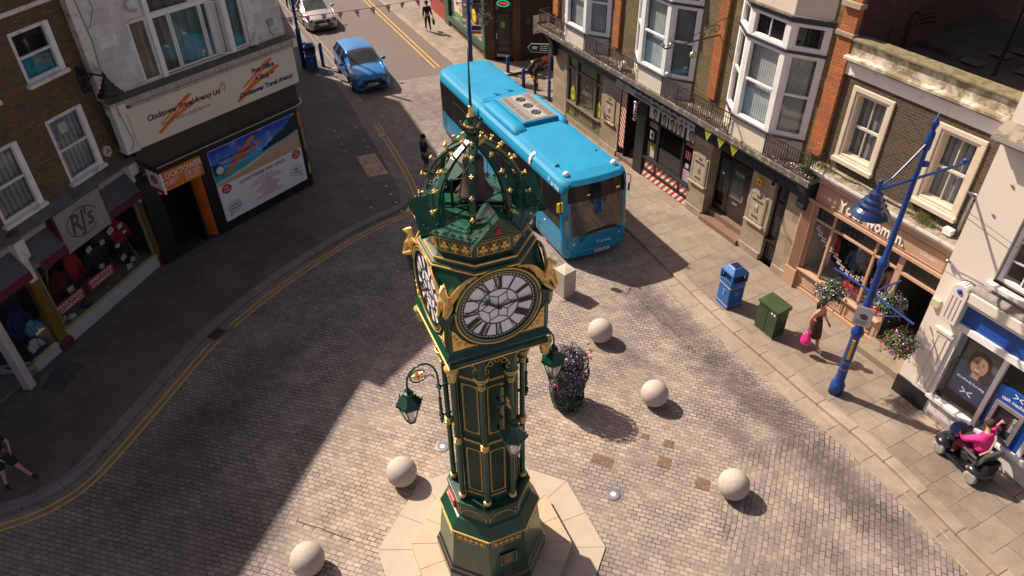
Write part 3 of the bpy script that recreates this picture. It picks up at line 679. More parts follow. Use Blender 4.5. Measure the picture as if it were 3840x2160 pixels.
for k in range(4):
    a = 292.5 + 90 * k; M0 = radM(a, HS, 7.37)
    m = MB(M0); m.smooth = False
    arc_ring(m, 0.585, 0.69, -0.030, y1=0.0); cf = m.build('clock_surround', M_GREEN, tw)
    m = MB(M0); m.add([(0.60 * cos(t), -0.006, 0.60 * sin(t)) for t in [2 * pi * i / 48 for i in range(48)]], [tuple(range(48))]); dial = m.build('clock_dial', M_DIAL, tw)
    m = MB(M0)
    arc_ring(m, 0.535, 0.552, -0.014); arc_ring(m, 0.572, 0.60, -0.014); arc_ring(m, 0.305, 0.322, -0.014)
    for q in range(60):
        t = 2 * pi * q / 60; m_ = MB()
        bar(m, .548 * sin(t), .548 * cos(t), .576 * sin(t), .576 * cos(t), .016 if q % 5 else .022, -.014, -.008)
    for q in range(6):
        t = 2 * pi * q / 6; t2 = t + pi / 6; t3 = t + pi / 3
        # star shaped glazing bars: inner rhombs
        ri, rm, ro = 0.0, 0.17, 0.305
        bar(m, 0, 0, rm * sin(t), rm * cos(t), .010, -.014, -.008)
        bar(m, rm * sin(t), rm * cos(t), ro * sin(t2) * .86, ro * cos(t2) * .86, .010, -.014, -.008)
        bar(m, rm * sin(t3), rm * cos(t3), ro * sin(t2) * .86, ro * cos(t2) * .86, .010, -.014, -.008)
        bar(m, ro * sin(t2) * .86, ro * cos(t2) * .86, ro * sin(t2), ro * cos(t2), .010, -.014, -.008)
    for h in range(12):
        t = 2 * pi * h / 12; s_ = ROM[h]; wd = {'I': .030, 'V': .075, 'X': .075}; tot = sum(wd[c] for c in s_); x = -tot / 2
        Mh = M0 @ Matrix.Rotation(t, 4, 'Y'); m.M = Mh
        z0, z1 = .328, .532
        for c in s_:
            w_ = wd[c]
            if c == 'I': bar(m, x + w_ / 2, z0, x + w_ / 2, z1, .024, -.016, -.008)
            elif c == 'V': bar(m, x + .012, z1, x + w_ / 2, z0, .024, -.016, -.008); bar(m, x + w_ - .012, z1, x + w_ / 2, z0, .009, -.0165, -.008)
            else: bar(m, x + .01, z1, x + w_ - .01, z0, .024, -.016, -.008); bar(m, x + w_ - .01, z1, x + .01, z0, .009, -.0165, -.008)
            x += w_
    m.M = M0; m.build('numerals', M_NUM, dial)
    m = MB(M0)
    for ang, ln, wid in ((307, .36, .05), (81, .50, .034)):
        Mh = M0 @ Matrix.Rotation(radians(ang), 4, 'Y'); m.M = Mh; yy = -.05 if ln < .4 else -.036
        m.plate([(-.012, -.05), (-wid * .5, ln * .45), (-wid * .25, ln * .62), (0, ln * .66), (wid * .25, ln * .62), (wid * .5, ln * .45), (.012, -.05)], yy, yy + .008)
        m.plate([(-.009, ln * .6), (-.003, ln * 1.12), (.003, ln * 1.12), (.009, ln * .6)], yy, yy + .008)
        if ln < .4:
            for s_ in (-1, 1): m.plate([(0, ln * .52), (s_ * .075, ln * .60), (s_ * .03, ln * .66), (s_ * .07, ln * .80), (0, ln * .72)], yy - .001, yy + .007)
    m.M = M0; m.lathe([(0.03, -.06), (0.03, 0)], 10) if False else m.sphere((0, -.045, 0), .032, 10, 6)
    m.build('clock_hands', M_NUM, tw)
    g = MB(M0); arc_ring(g, 0.655, 0.675, -0.036); arc_ring(g, 0.612, 0.618, -0.034)
    g.build('gilded_hoop', M_GOLDP, cf)
    g = MB(M0)
    for s_ in (-1, 1):
        cx, cz = s_ * .735, -.62
        pts = [(cx, cz)]; pts += [(cx - s_ * .40, cz)]
        for q in range(7):
            t = q / 6; ax_, az_ = cx - s_ * .40 * (1 - t), cz + .40 * t
            rr = sqrt(ax_ ** 2 + az_ ** 2); kx = ax_ * (.735 / rr) if rr < .735 else ax_; kz = az_ * (.735 / rr) if rr < .735 else az_
            pts.append((kx, kz)) if 0 < q < 6 else None
        pts.append((cx, cz + .40)); pts = pts if s_ > 0 else pts[::-1]
        g.smooth = False; g.plate(pts, -.016, .004); g.smooth = True
        for (dx, dz, r_) in ((.10, .10, .055), (.20, .06, .035), (.06, .20, .035), (.28, .035, .022), (.035, .28, .022)):
            X, Z = cx - s_ * dx, cz + dz; g.tube([(X + r_ * (1 - u * .11) * cos(u), -.022, Z + r_ * (1 - u * .11) * sin(u)) for u in [q * .7 for q in range(12)]], .008, 5)
    g.build('gilded_spandrel', M_GOLD, tw)
g = MB()
for k in range(4):
    a = 292.5 + 90 * k; g.M = radM(a, 0.822, 0); g.box(-.82, .82, -.010, .01, 6.385, 6.405)
g.build('gilded_string', M_GOLD, tw)
for k in range(4):
    p = pol(.86 * sqrt(2) - .12, 247.5 + 90 * k); g = MB(); g.smooth = True; g.lathe([(.03, 6.12), (.07, 6.16), (.05, 6.20), (.085, 6.24), (.06, 6.28), (.10, 6.33), (.09, 6.37), (.12, 6.40)], 12); g.build('gilded_pendant', M_GOLD, tw, loc=p)
# dragons
def skin_mesh(name, nodes, edges, mat, parent=None, sub=1, M=None, link=True):
    me = bpy.data.meshes.new(name); me.from_pydata([n[0] for n in nodes], edges, []); o = bpy.data.objects.new(name, me); COL.objects.link(o)
    sk = o.modifiers.new('skin', 'SKIN'); sk.use_smooth_shade = True
    sv = me.skin_vertices[0].data
    for i, n in enumerate(nodes): r = n[1]; sv[i].radius = (r, r) if not isinstance(r, tuple) else r
    for d_ in sv: d_.use_root = False
    sv[0].use_root = True
    if sub: ss = o.modifiers.new('sub', 'SUBSURF'); ss.levels = sub; ss.render_levels = sub
    bpy.context.view_layer.update(); dg = bpy.context.evaluated_depsgraph_get()
    m2 = bpy.data.meshes.new_from_object(o.evaluated_get(dg)); bpy.data.objects.remove(o); bpy.data.meshes.remove(me)
    m2.name = name; m2.polygons.foreach_set('use_smooth', [True] * len(m2.polygons))
    if M is not None: m2.transform(M)
    m2.materials.clear(); m2.materials.append(mat); ob = bpy.data.objects.new(name, m2); COL.objects.link(ob); ob.parent = parent; return ob
# x to the right, -y outwards, z up
dn = [((0, .02, .10), .085), ((0, -.02, .20), .082), ((0, -.02, .29), .062), ((0, -.04, .37), .045), ((0, -.06, .43), .050), ((0, -.12, .42), .030), ((0, -.16, .405), .018), ((0, .02, .49), .012), ((.035, -.03, .48), .012),
      ((.08, -.02, .08), .05), ((.07, -.12, .03), .03), ((.06, -.17, .015), .022), ((-.08, -.02, .08), .05), ((-.07, -.12, .03), .03), ((-.06, -.17, .015), .022),
      ((.05, -.10, .22), .03), ((.045, -.13, .12), .022), ((.04, -.16, .03), .022), ((-.05, -.10, .22), .03), ((-.045, -.13, .12), .022), ((-.04, -.16, .03), .022), ((-.035, -.03, .48), .012)]
de = [(0, 1), (1, 2), (2, 3), (3, 4), (4, 5), (5, 6), (4, 7), (4, 8), (0, 9), (9, 10), (10, 11), (0, 12), (12, 13), (13, 14), (1, 15), (15, 16), (16, 17), (1, 18), (18, 19), (19, 20), (4, 21)]
drg = skin_mesh('gilded_dragon', dn, de, M_GOLD, tw)
wg = MB(); wg.smooth = False
for s_ in (-1, 1):
    # each wing sweeps back along a clock face, fanned feathers with a scalloped edge
    root = Vector((s_ * .06, .02, .22)); tip = Vector((s_ * .36, .30, .50)); n = 9; v = []; f = []
    for i in range(n + 1):
        t = i / n
        lead = root + (tip - root) * t + Vector((s_ * .02, -.03, .11)) * sin(pi * t) ** .8
        drop = .20 * (1 - t) ** .55 * (.55 + .45 * sin(pi * min(1, t * 1.3 + .2)))
        trail = lead + Vector((s_ * -.02, -.015, -drop - (.022 if i % 2 else 0)))
        v += [lead, lead.lerp(trail, .5) + Vector((s_ * .012, -.022, 0)), trail]
    for i in range(n):
        for q in range(2): f.append((3 * i + q, 3 * i + 3 + q, 3 * i + 4 + q, 3 * i + 1 + q))
    wg.add(v, f); wg.add([p + Vector((0, .018, 0)) for p in v], [t_[::-1] for t_ in f])
    wg.tube([v[3 * i] for i in range(n + 1)], [.022 - .0018 * i for i in range(n + 1)], 6)
    for i in range(1, n): wg.tube([v[3 * i], v[3 * i + 1], v[3 * i + 2]], [.010, .010, .007], 4)
wing = wg.build('wings', M_GOLD, drg)
for k in range(4):
    Mx = radM(247.5 + 90 * k, HS * sqrt(2) - .03, 7.50)
    if k == 0: drg.matrix_local = Mx
    else:
        c_ = copy_tree(drg, tw); c_.matrix_local = Mx
# four lanterns on scrolled brackets
M_LG = glass_mat('lantern glass', (0.9, 0.92, 0.92), 0.5, 0.05)
def lantern_arm():
    m = MB(); m.smooth = True     # local: x outwards from the axis
    m.tube([(.80, 0, 4.52), (.80, 0, 5.45), (.815, 0, 5.62), (.86, 0, 5.76), (.94, 0, 5.86), (1.05, 0, 5.90), (1.16, 0, 5.87), (1.25, 0, 5.79), (1.31, 0, 5.68), (1.33, 0, 5.55), (1.33, 0, 5.44)], .018, 8)
    cx, cz = 1.13, 5.66
    m.tube([(cx + .135 * cos(t), 0, cz + .135 * sin(t)) for t in [radians(a_) for a_ in range(150, -175, -25)]], .013, 6)
    m.tube([(cx - .13, 0, cz - .02), (1.02, 0, 5.60), (.93, 0, 5.62), (.87, 0, 5.56), (.86, 0, 5.50)], [.012, .012, .012, .011, .006], 6)
    for z in (4.60, 5.30):
        m.tube([(.62, 0, z), (.80, 0, z)], .026, 8)
        for s_ in (-1, 1): m.sphere((.80 + s_ * 0, s_ * .05, z), .03, 8, 6)
        m.sphere((.80, 0, z), .045, 10, 8)
    m.lathe([(.0, 4.40), (.03, 4.43), (.02, 4.47), (.04, 4.50), (.02, 4.55)], 10, 0, .80, 0)
    m.lathe([(.032, 4.70), (.034, 4.75), (.026, 4.80), (.026, 4.95), (.034, 5.0)], 10, 0, .80, 0)
    arm = m.build('lantern_bracket', M_GREEN, tw)
    g = MB()
    for q in range(6):
        t = q * pi / 3 + .3; M0 = Matrix.Translation((cx, 0, cz)) @ Matrix.Rotation(-t, 4, 'Y'); g.M = M0
        g.add([(.015, -.012, 0), (.06, -.018, .026), (.115, -.004, 0), (.06, -.018, -.026), (.015, .012, 0), (.06, .018, .026), (.115, .004, 0), (.06, .018, -.026)], [(0, 1, 2, 3), (7, 6, 5, 4), (0, 4, 5, 1), (1, 5, 6, 2), (2, 6, 7, 3), (3, 7, 4, 0)])
    g.build('gilded_flower', M_GOLD, arm)
    g = MB(); g.sphere((cx, 0, cz), .025, 8, 6); g.build('flower_centre', M_RED, arm)
    m = MB(Matrix.Translation((1.33, 0, 0)))
    m.smooth = False
    m.lathe([(.03, 5.46), (.05, 5.42), (.035, 5.39), (.09, 5.37), (.10, 5.33), (.07, 5.31), (.215, 5.13), (.225, 5.10), (.20, 5.08), (.185, 5.06)], 6)
    for q in range(6):
        t0, t1 = radians(60 * q), radians(60 * q + 60)
        for w_ in (0, .33, .67):
            x = .222 * (cos(t0) * (1 - w_) + cos(t1) * w_); y = .222 * (sin(t0) * (1 - w_) + sin(t1) * w_); h_ = .085 if w_ == 0 else .055
            m.lathe([(.016, 5.10), (.008, 5.10 + h_ * .55), (.018, 5.10 + h_ * .75), (.002, 5.10 + h_)], 4, 0, x, y)
        m.tube([(.185 * cos(t0), .185 * sin(t0), 5.07), (.085 * cos(t0), .085 * sin(t0), 4.70)], .010, 4)
    m.lathe([(.085, 4.72), (.095, 4.70), (.09, 4.68), (.03, 4.67)], 6)
    la = m.build('lantern', M_GREEN, tw)
    m = MB(Matrix.Translation((1.33, 0, 0))); m.lathe([(.180, 5.065), (.083, 4.715)], 6, cap=False); m.build('lantern_glass', M_LG, la)
    m = MB(Matrix.Translation((1.33, 0, 0))); m.smooth = True; m.lathe([(.05, 4.73), (.055, 4.86), (.045, 4.95), (.01, 4.99)], 10); m.build('lamp_bulb', pm('frosted bulb', (.75, .74, .72), .5), la)
    return arm, la
arm, la = lantern_arm()
for k in range(4):
    rz = (0, 0, radians(22.5 + 90 * k))
    if k == 0: arm.rotation_euler = rz; la.rotation_euler = rz
    else:
        for o_ in (arm, la): c_ = copy_tree(o_, tw); c_.rotation_euler = rz
# ---------------------------------------------------------------- bus
M_BUS = pm('cyan bus paint', (0.004, 0.215, 0.42), 0.34, 0, 0.09, 1.5, 0.0, coat=0.2)
M_BUSL = pm('paler cyan roof paint', (0.012, 0.25, 0.46), 0.60, 0, 0.10, 1.2, spec=.3)  # slightly paler, duller cyan for the roof and upper body
M_BGL = pm('black window glass', (0.012, 0.011, 0.012), 0.06, 0, 0.2, 2, spec=0.35)
M_WS = glass_mat('windscreen glass', (0.30, 0.33, 0.35), 0.3)
bus = thing('bus', 'bright blue single decker bus standing beyond the clock tower', 'bus', (2.83, 19.71, 0), -64.7)
def bus_level(z):
    # half width, front x, rear x, corner radius
    if z < 0.30: w = 1.12
    elif z < 0.45: w = 1.17
    elif z < 2.55: w = 1.22
    elif z < 2.75: w = 1.205
    elif z < 2.86: w = 1.165
    elif z < 2.93: w = 1.08
    elif z < 2.97: w = 0.90
    else: w = 0.60
    xf = 0.0 if z < .3 else (0.03 if z < 0.9 else 0.03 - (z - 0.9) * 0.125)
    if z > 2.75: xf -= (z - 2.75) * 0.9
    if z > 2.9: xf -= (z - 2.9) * 4
    xr = -10.97
    return w, xf, xr, max(0.10, 0.26 - (0.05 if z < .5 else 0))
XS = [-10.62, -10.55, -10.2, -9.8, -9.2, -8.6, -8.35, -8.0, -7.55, -7.2, -7.15, -6.5, -6.0, -5.95, -5.2, -4.75, -4.7, -4.0, -3.5, -3.45, -3.1, -2.7, -2.3, -2.05, -1.72, -1.62, -1.2, -0.7, -0.52]
def bus_ring(z):
    w, xf, xr, r = bus_level(z); P = []
    def fx(y): return xf - 0.13 * (y / 1.2) ** 2
    for q in (0, .5, .8, 1): y = -(w - r) * q; P.append((fx(y), y, 'F'))
    x0, y0 = fx(-w + r), -w + r
    for t in (20, 45, 70, 90): P.append((x0 - r + r * cos(radians(t)), y0 - r * sin(radians(t)), 'C'))
    for x in XS[::-1]:
        if x < x0 - r: P.append((x, -w, 'R'))
        else: P.append((x0 - r, -w, 'R'))
    for t in (90, 45, 0): P.append((xr + .2 - .2 * cos(radians(t)), -w + .2 - .2 * sin(radians(t)) if t else -w + .2, 'B'))
    h = P[:]
    return h
ZL = [0.18, 0.30, 0.45, 0.60, 0.80, 0.93, 1.02, 1.15, 1.22, 1.45, 1.8, 2.2, 2.5, 2.56, 2.64, 2.75, 2.81, 2.86, 2.90, 2.93, 2.96, 2.975]
rings = [[Vector((p[0], p[1], z)) for p in bus_ring(z)] for z in ZL]
kinds = [p[2] for p in bus_ring(1.5)]; nP = len(kinds)
parts = {k: MB() for k in ('body', 'windscreen', 'side_window', 'destination_panel', 'rear_window')}
for m in parts.values(): m.smooth = True
wheel_c = [(-2.62, .48), (-8.0, .48)]
def cls(c, kd, side):
    x, y, z = c
    for wx, wz in wheel_c:
        if kd == 'R' and (x - wx) ** 2 + (z - wz) ** 2 < .52 ** 2: return None
    if kd == 'F' and 1.02 < z < 2.2 and abs(y) < 1.0: return 'windscreen'
    if kd == 'C' and 1.02 < z < 2.75 and x > -0.19: return 'destination_panel' if z > 2.2 else 'windscreen'
    if kd == 'F' and 2.2 < z < 2.75: return 'destination_panel'
    if kd in 'R' and 1.22 < z < 2.5 and x < -0.50: return 'side_window'
    if kd == 'C' and 1.22 < z < 2.5 and x < -0.40: return 'side_window'
    if kd == 'B' and 1.22 < z < 2.5: return 'side_window' if abs(y) > 1.05 else 'rear_window'
    return 'body'
for s_ in (1, -1):
    for i in range(len(ZL) - 1):
        for j in range(nP - 1):
            q = [rings[i][j], rings[i][j + 1], rings[i + 1][j + 1], rings[i + 1][j]]
            if s_ < 0: q = [Vector((p.x, -p.y, p.z)) for p in q][::-1]
            c = sum(q, Vector()) / 4; k = cls(c, kinds[j], s_)
            if k: 
                p_ = parts[k]; p_.mat = 1 if (k == 'body' and c.z > 2.60) else 0
                p_.add(q, [(0, 3, 2, 1)])
tp = rings[-1]; top = [p for p in tp] + [Vector((p.x, -p.y, p.z)) for p in tp[::-1]]
for j in range(nP - 1):
    a, b = tp[j], tp[j + 1]; parts['body'].mat = 1; parts['body'].add([a, b, Vector((b.x, -b.y, b.z)), Vector((a.x, -a.y, a.z))], [(0, 3, 2, 1)])
e = rings
for i in range(len(ZL) - 1):
    a, b = rings[i][-1], rings[i + 1][-1]; q = [a, b, Vector((b.x, -b.y, b.z)), Vector((a.x, -a.y, a.z))]; c = sum(q, Vector()) / 4
    k = 'rear_window' if 1.22 < c.z < 2.5 else 'body'; parts[k].mat = 0; parts[k].add(q, [(0, 1, 2, 3)])
parts['body'].mat = 0
body = parts['body'].build('body', [M_BUS, M_BUSL], bus, weld=True); body.modifiers.new('wn', 'WEIGHTED_NORMAL').weight = 90
parts['side_window'].build('side_window', M_BGL, bus, weld=True); parts['rear_window'].build('rear_window', M_BGL, bus, weld=True)
ws = parts['windscreen'].build('windscreen', M_WS, bus, weld=True); dp = parts['destination_panel'].build('destination_panel', M_BGL, bus, weld=True)
# seals between panes on the visible side
m = MB()
for x in (-9.3, -7.5, -5.9, -4.3, -1.66): m.box(x - .02, x + .02, -1.226, -1.215, 1.24, 2.48)
for a, b in ((-9.2, -7.6), (-7.4, -6.0), (-5.8, -4.4)): m.box(a, b, -1.226, -1.215, 2.10, 2.125)
m.build('window_seal', pm('black rubber seal', (0.045, 0.043, 0.043), .5), bus)
m = MB(); m.box(-2.62, -2.48, -1.232, -1.2, 2.56, 2.72); m.add([(-2.62, -1.225, 2.72), (-2.48, -1.225, 2.72), (-2.48, -1.175, 2.84), (-2.62, -1.175, 2.84)], [(0, 1, 2, 3)]); m.add([(-2.62, -1.18, 2.845), (-2.48, -1.18, 2.845), (-2.48, -1.02, 2.945), (-2.62, -1.02, 2.945)], [(0, 1, 2, 3)])
m.build('white_band', M_WHITE, body)
# panel lines, service flaps, grille
m = MB()
m.box(-1.85, -.36, -1.228, -1.215, .725, .737); m.box(-1.85, -1.838, -1.228, -1.215, .35, .73)
for x in (-3.3, -4.6, -6.1): m.box(x, x + .012, -1.228, -1.215, .35, 1.15)
for z in (.30,): m.box(-10.5, -3.2, -1.20, -1.18, z - .05, z)
m.build('panel_gap', M_BLACK, body)
m = MB(); 
for k in range(13): m.box(-10.75, -10.28, -1.232, -1.21, .56 + k * .055, .585 + k * .055)
m.build('engine_grille', pm('dark blue grille', (.005, .09, .16), .5), body)
for (x, z) in ((-1.40, 1.02),): m = MB(); m.sphere((x, -1.225, z), .045, 10, 6, (1, .4, 1)); m.build('side_light', M_WHITE, body)
m = MB(); m.smooth = True
for a, b in (((-.30, -1.12), 0),): pass
# roof pod
m = MB()
for (y0, y1, x0, x1) in ((-1.08, -.52, -6.75, -3.95), (.80, 1.10, -6.70, -3.98)):
    c = (y0 + y1) / 2; w = (y1 - y0) / 2; n = 14; v = []; f = []
    xs = [x0, x0 + .06, x0 + .3, x1 - .5, x1 - .25, x1 - .08, x1]; hs = [.02, .10, .19, .20, .18, .11, .01]; ws_ = [.6, .85, 1, 1, 1, .88, .6]
    for x, h, s_ in zip(xs, hs, ws_):
        for q in range(n + 1): t = pi * q / n; v.append((x, c + w * s_ * cos(t) * (1 if abs(cos(t)) < .7 else 1), 2.90 + h * 1.15 * sin(t) ** .6 * 1.0))
    for i in range(len(xs) - 1):
        for q in range(n): f.append((i * (n + 1) + q, i * (n + 1) + q + 1, (i + 1) * (n + 1) + q + 1, (i + 1) * (n + 1) + q))
    m.smooth = True; m.add(v, f); m.smooth = False
m.box(-6.75, -4.35, -.56, .84, 2.90, 3.12); pod = m.build('roof_pod', [M_BUSL], bus, bevel=0.02)
m = MB(); m.box(-6.62, -4.42, -.46, .80, 3.125, 3.135); gr = m.build('condenser_grille', pm('grey mesh', (.30, .27, .25), .5, .3, .2, 30), pod)
m = MB(); m.box(-6.55, -4.5, .02, .44, 3.137, 3.145); m.build('fan_cover', pm('light grey panel', (.46, .44, .43), .4, .3), pod)
m = MB(); m.box(-6.5, -5.6, -.36, -.20, 3.137, 3.143); m.box(-5.45, -4.55, -.36, -.20, 3.137, 3.143); m.box(-6.5, -5.6, .54, .72, 3.137, 3.143); m.box(-5.45, -4.55, .54, .72, 3.137, 3.143); m.build('mesh_strip', pm('dark mesh', (.16, .14, .13), .6), pod)
for x in (-6.15, -5.55, -4.92):
    m = MB(); m.lathe([(.185, 3.142), (.185, 3.16), (.165, 3.165), (.15, 3.15), (.01, 3.15)], 18, 0, x, .23, cap=False); m.mat = 1
    for q in range(5): t = q * 2 * pi / 5; m.add([(x + .03 * cos(t), .23 + .03 * sin(t), 3.156), (x + .14 * cos(t), .23 + .14 * sin(t), 3.152), (x + .14 * cos(t + .7), .23 + .14 * sin(t + .7), 3.158)], [(0, 1, 2)])
    m.mat = 2; m.lathe([(.035, 3.15), (.03, 3.17)], 8, 0, x, .23); m.build('fan', [M_BLACK, M_STEEL, M_CHROME], pod)
m = MB(); m.smooth = True
for (x, y) in ((-.72, -.88), (-.72, .86)):
    m = MB(); m.smooth = True; m.lathe([(.10, 2.93), (.10, 3.0), (.07, 3.05), (.02, 3.065)], 12, 0, x, y); m.build('roof_dome', M_WHITE, bus)
m = MB(); m.smooth = True; m.lathe([(.075, 2.95), (.07, 3.0), (.02, 3.02)], 10, 0, -1.35, -.85); m.tube([(-1.35, -.85, 3.0), (-1.28, -.85, 3.0), (-1.22, -.84, 2.99), (-1.1, -.84, 2.985)], .008, 4); m.build('aerial', M_BLACK, bus)
m = MB(); m.smooth = True; m.lathe([(.04, 2.95), (.035, 2.99), (.01, 2.995)], 8, 0, -1.7, .80); m.build('aerial', M_BLACK, bus)
m = MB(); m.box(-6.95, -6.93, -1.0, 1.0, 2.972, 2.985); m.build('roof_seam', pm('roof seam', (0.02, .25, .42), .5), body)
# front details
for s_ in (-1, 1):
    m = MB(); m.smooth = True
    for (y, z, r) in ((.94, .83, .05), (.83, .72, .075), (.70, .69, .045)): m.sphere((-.02 - .09 * (y / 1.2) ** 2, s_ * y, z), r, 10, 8, (.5, 1, 1))
    m.build('headlight', M_CHROME, bus)
    m = MB(); P = [(-.10 - (.02 if q > 2 else 0), s_ * y, z) for q, (y, z) in enumerate([(1.12, 1.0), (1.10, .62), (.9, .52), (.62, .50), (.55, .40), (.54, .28)])]
    m.tube([(p[0] + .115 * (1 - (abs(p[1]) / 1.2) ** 2) + .01, p[1], p[2]) for p in P], .006, 4); m.build('panel_gap', M_BLACK, body)
    m = MB(); m.box(-.30, -.26, s_ * .98 - .05, s_ * .98 + .05, 2.79, 2.83); m.build('marker_light', M_DARK, bus)
m = MB(); m.smooth = False; 
for k in range(10):
    y0, y1 = -.95 + k * .19, -.95 + (k + 1) * .19; fx = lambda y: .045 - .13 * (y / 1.2) ** 2
    m.add([(fx(y0), y0, .40), (fx(y1), y1, .40), (fx(y1) + .02, y1, .43), (fx(y0) + .02, y0, .43), (fx(y1), y1, .47), (fx(y0), y0, .47)], [(0, 1, 2, 3), (3, 2, 4, 5)])
m.build('bumper_crease', M_BUS, bus)
m = MB(); m.box(.03, .05, -.10, .44, .235, .35); pt = m.build('number_plate', pm('white plate', (.75, .74, .70), .4), bus)
lettering('SK15 GXR', .105, M_BLACK, pt, Matrix.Translation((.053, -.08, .255)) @ Matrix.Rotation(pi / 2, 4, 'Z') @ Matrix.Rotation(pi / 2, 4, 'X'), 'registration', .002)
fm = Matrix.Translation((.055, -.02, .60)) @ Matrix.Rotation(pi / 2, 4, 'Z') @ Matrix.Rotation(pi / 2, 4, 'X')
M_LOGO = pm('white vinyl', (.70, .74, .76), .45)
def star_logo(M, s, parent):
    m = MB(M)
    for a, l in ((90, 1.0), (215, .8), (325, .8), (250, .45), (290, .45)):
        d = Vector((cos(radians(a)), sin(radians(a)))); n_ = Vector((-d.y, d.x)) * .17 * s
        m.poly([(d.x * l * s * .5 * 0 + n_.x, n_.y, 0), (d.x * l * s, d.y * l * s, 0), (-n_.x, -n_.y, 0)])
    m.build('logo', M_LOGO, parent)
def arriva(M, s, parent):
    star_logo(M @ Matrix.Translation((0, .5 * s, .001)), .62 * s, parent)
    lettering('arriva', s, M_LOGO, parent, M @ Matrix.Translation((.62 * s, 0, 0)), 'lettering', .008 * s, ext=.001)
arriva(fm, .17, bus)
sideM = lambda x, y, z, t=0: Matrix.Translation((x, y, z)) @ Matrix.Rotation(radians(t), 4, 'X') @ Matrix.Rotation(radians(90), 4, 'X')
arriva(sideM(-1.20, -1.232, 2.55, -6), .235, bus); arriva(sideM(-5.3, -1.232, .55), .50, bus)
m = MB()
for (y, z, w, h) in ((-.42, 2.40, .10, .03), (.66, 2.42, .12, .03), (.70, 2.38, .06, .02)): m.box(-.115 - .13 * (y / 1.2) ** 2, -.10 - .13 * (y / 1.2) ** 2, y, y + w, z, z + h)
m.build('destination_text', pm('amber display', (.3, .1, .02), .5, emit=((1, .35, .03), .35)), dp)
# wipers, mirrors
m = MB(); m.tube([(.06, -.68, .93), (.02, -.2, 1.10), (-.02, .45, 1.16)], .018, 5); m.tube([(.05, -.65, .95), (.10, -.68, .88)], .035, 6); m.build('wiper', M_BLACK, bus)
m = MB(); m.tube([(.0, .80, .95), (.02, .45, 1.12), (.05, -.3, 1.05)], .018, 5); m.tube([(-.02, .85, .93), (-.10, .98, .90)], .03, 6); m.build('wiper', M_BLACK, bus)
m = MB(); m.tube([(-.28, -1.14, 2.62), (-.14, -1.32, 2.66), (-.05, -1.42, 2.60), (-.03, -1.44, 2.45)], .018, 6); mi = m.build('mirror_arm', M_BLACK, bus)
m = MB(); m.box(-.10, -.02, -1.53, -1.33, 2.10, 2.44); m.build('mirror_head', M_YEL, mi, bevel=.03)
m = MB(); m.box(-.02, -.012, -1.445, -1.415, 2.12, 2.46); m.build('mirror_stay', M_BLACK, mi)
m = MB(); m.tube([(-.36, 1.18, 2.66), (-.28, 1.27, 2.64), (-.27, 1.28, 2.40), (-.30, 1.22, 2.30)], .016, 6); mi = m.build('mirror_arm', M_BLACK, bus)
m = MB(); m.box(-.34, -.30, 1.23, 1.30, 2.05, 2.32); m.build('mirror_head', M_BLACK, mi, bevel=.02)
# wheels
def wheel(parent, x, y, r, w, name='wheel', hubc=None, spokes=0, rot=0):
    M0 = Matrix.Translation((x, y, r)) @ Matrix.Rotation(pi / 2, 4, 'X')
    m = MB(M0); m.smooth = True; m.lathe([(r * .62, -w / 2), (r * .93, -w / 2), (r, -w * .36), (r, w * .36), (r * .93, w / 2), (r * .62, w / 2)], 24, cap=False); ty = m.build(name, M_RUBBER, parent)
    m = MB(M0)
    if spokes:
        for k in range(spokes):
            t = 2 * pi * k / spokes; c_, s_ = cos(t), sin(t); n_ = (-s_ * r * .09, c_ * r * .09)
            for zz in (w * .42, -w * .42): m.add([(n_[0], n_[1], zz), (r * .6 * c_ + n_[0] * .7, r * .6 * s_ + n_[1] * .7, zz * 1.05), (r * .6 * c_ - n_[0] * .7, r * .6 * s_ - n_[1] * .7, zz * 1.05), (-n_[0], -n_[1], zz)], [(0, 1, 2, 3)])
        m.lathe([(r * .62, -w / 2), (r * .56, -w / 2), (r * .56, w / 2), (r * .62, w / 2)], 24, cap=False)
    else: m.lathe([(r * .62, -w / 2 - .002), (r * .5, -w * .25), (r * .2, -w * .3), (r * .18, w * .3), (r * .5, w * .25), (r * .62, w / 2 + .002)], 20)
    m.build('rim', hubc or M_STEEL, ty)
    m = MB(M0); m.lathe([(r * .60, -w * .30), (r * .60, w * .30)], 20); m.build('brake_disc', M_DARK, ty)
for x in (-2.62, -8.0):
    for s_ in (-1, 1): wheel(bus, x, s_ * 1.06, .48, .28, hubc=M_STEEL)
# interior
M_INT = pm('bus interior grey', (.10, .09, .09), .8); m = MB(); m.box(-10.6, -.35, -1.15, 1.15, .38, .42); m.box(-2.6, -2.55, -1.15, 0.1, .42, 1.6); m.mat = 0; m.build('floor', M_INT, bus)
m = MB(); m.add([(-.10, -1.0, 1.04), (-.10, 1.0, 1.04), (-.75, 1.0, .98), (-.75, -1.0, .98)], [(0, 1, 2, 3)]); m.box(-.78, -.74, -1.0, 1.0, .42, .98); m.build('dashboard', pm('dash grey', (.25, .27, .29), .6), bus)
for (x, y) in ((-1.4, .1), (-2.2, .1), (-3.5, -.7), (-3.5, .7), (-4.4, -.7), (-4.4, .7)):
    if x < -3: m = MB(); m.box(x - .45, x, y - .4, y + .4, .75, .85); m.box(x - .5, x - .42, y - .4, y + .4, .75, 1.4); m.build('seat', pm('blue moquette', (.02, .05, .18), .9), bus)
    else: m = MB(); m.tube([(x, y, .42), (x, y, 2.6)], .02, 6); m.build('grab_pole', pm('yellow pole', (.25, .2, .1), .4), bus)
m = MB(); m.box(-.55, -.50, -.03, .02, 1.1, 2.2); m.build('screen_divider', pm('pale strip', (.30, .40, .48), .4), bus)
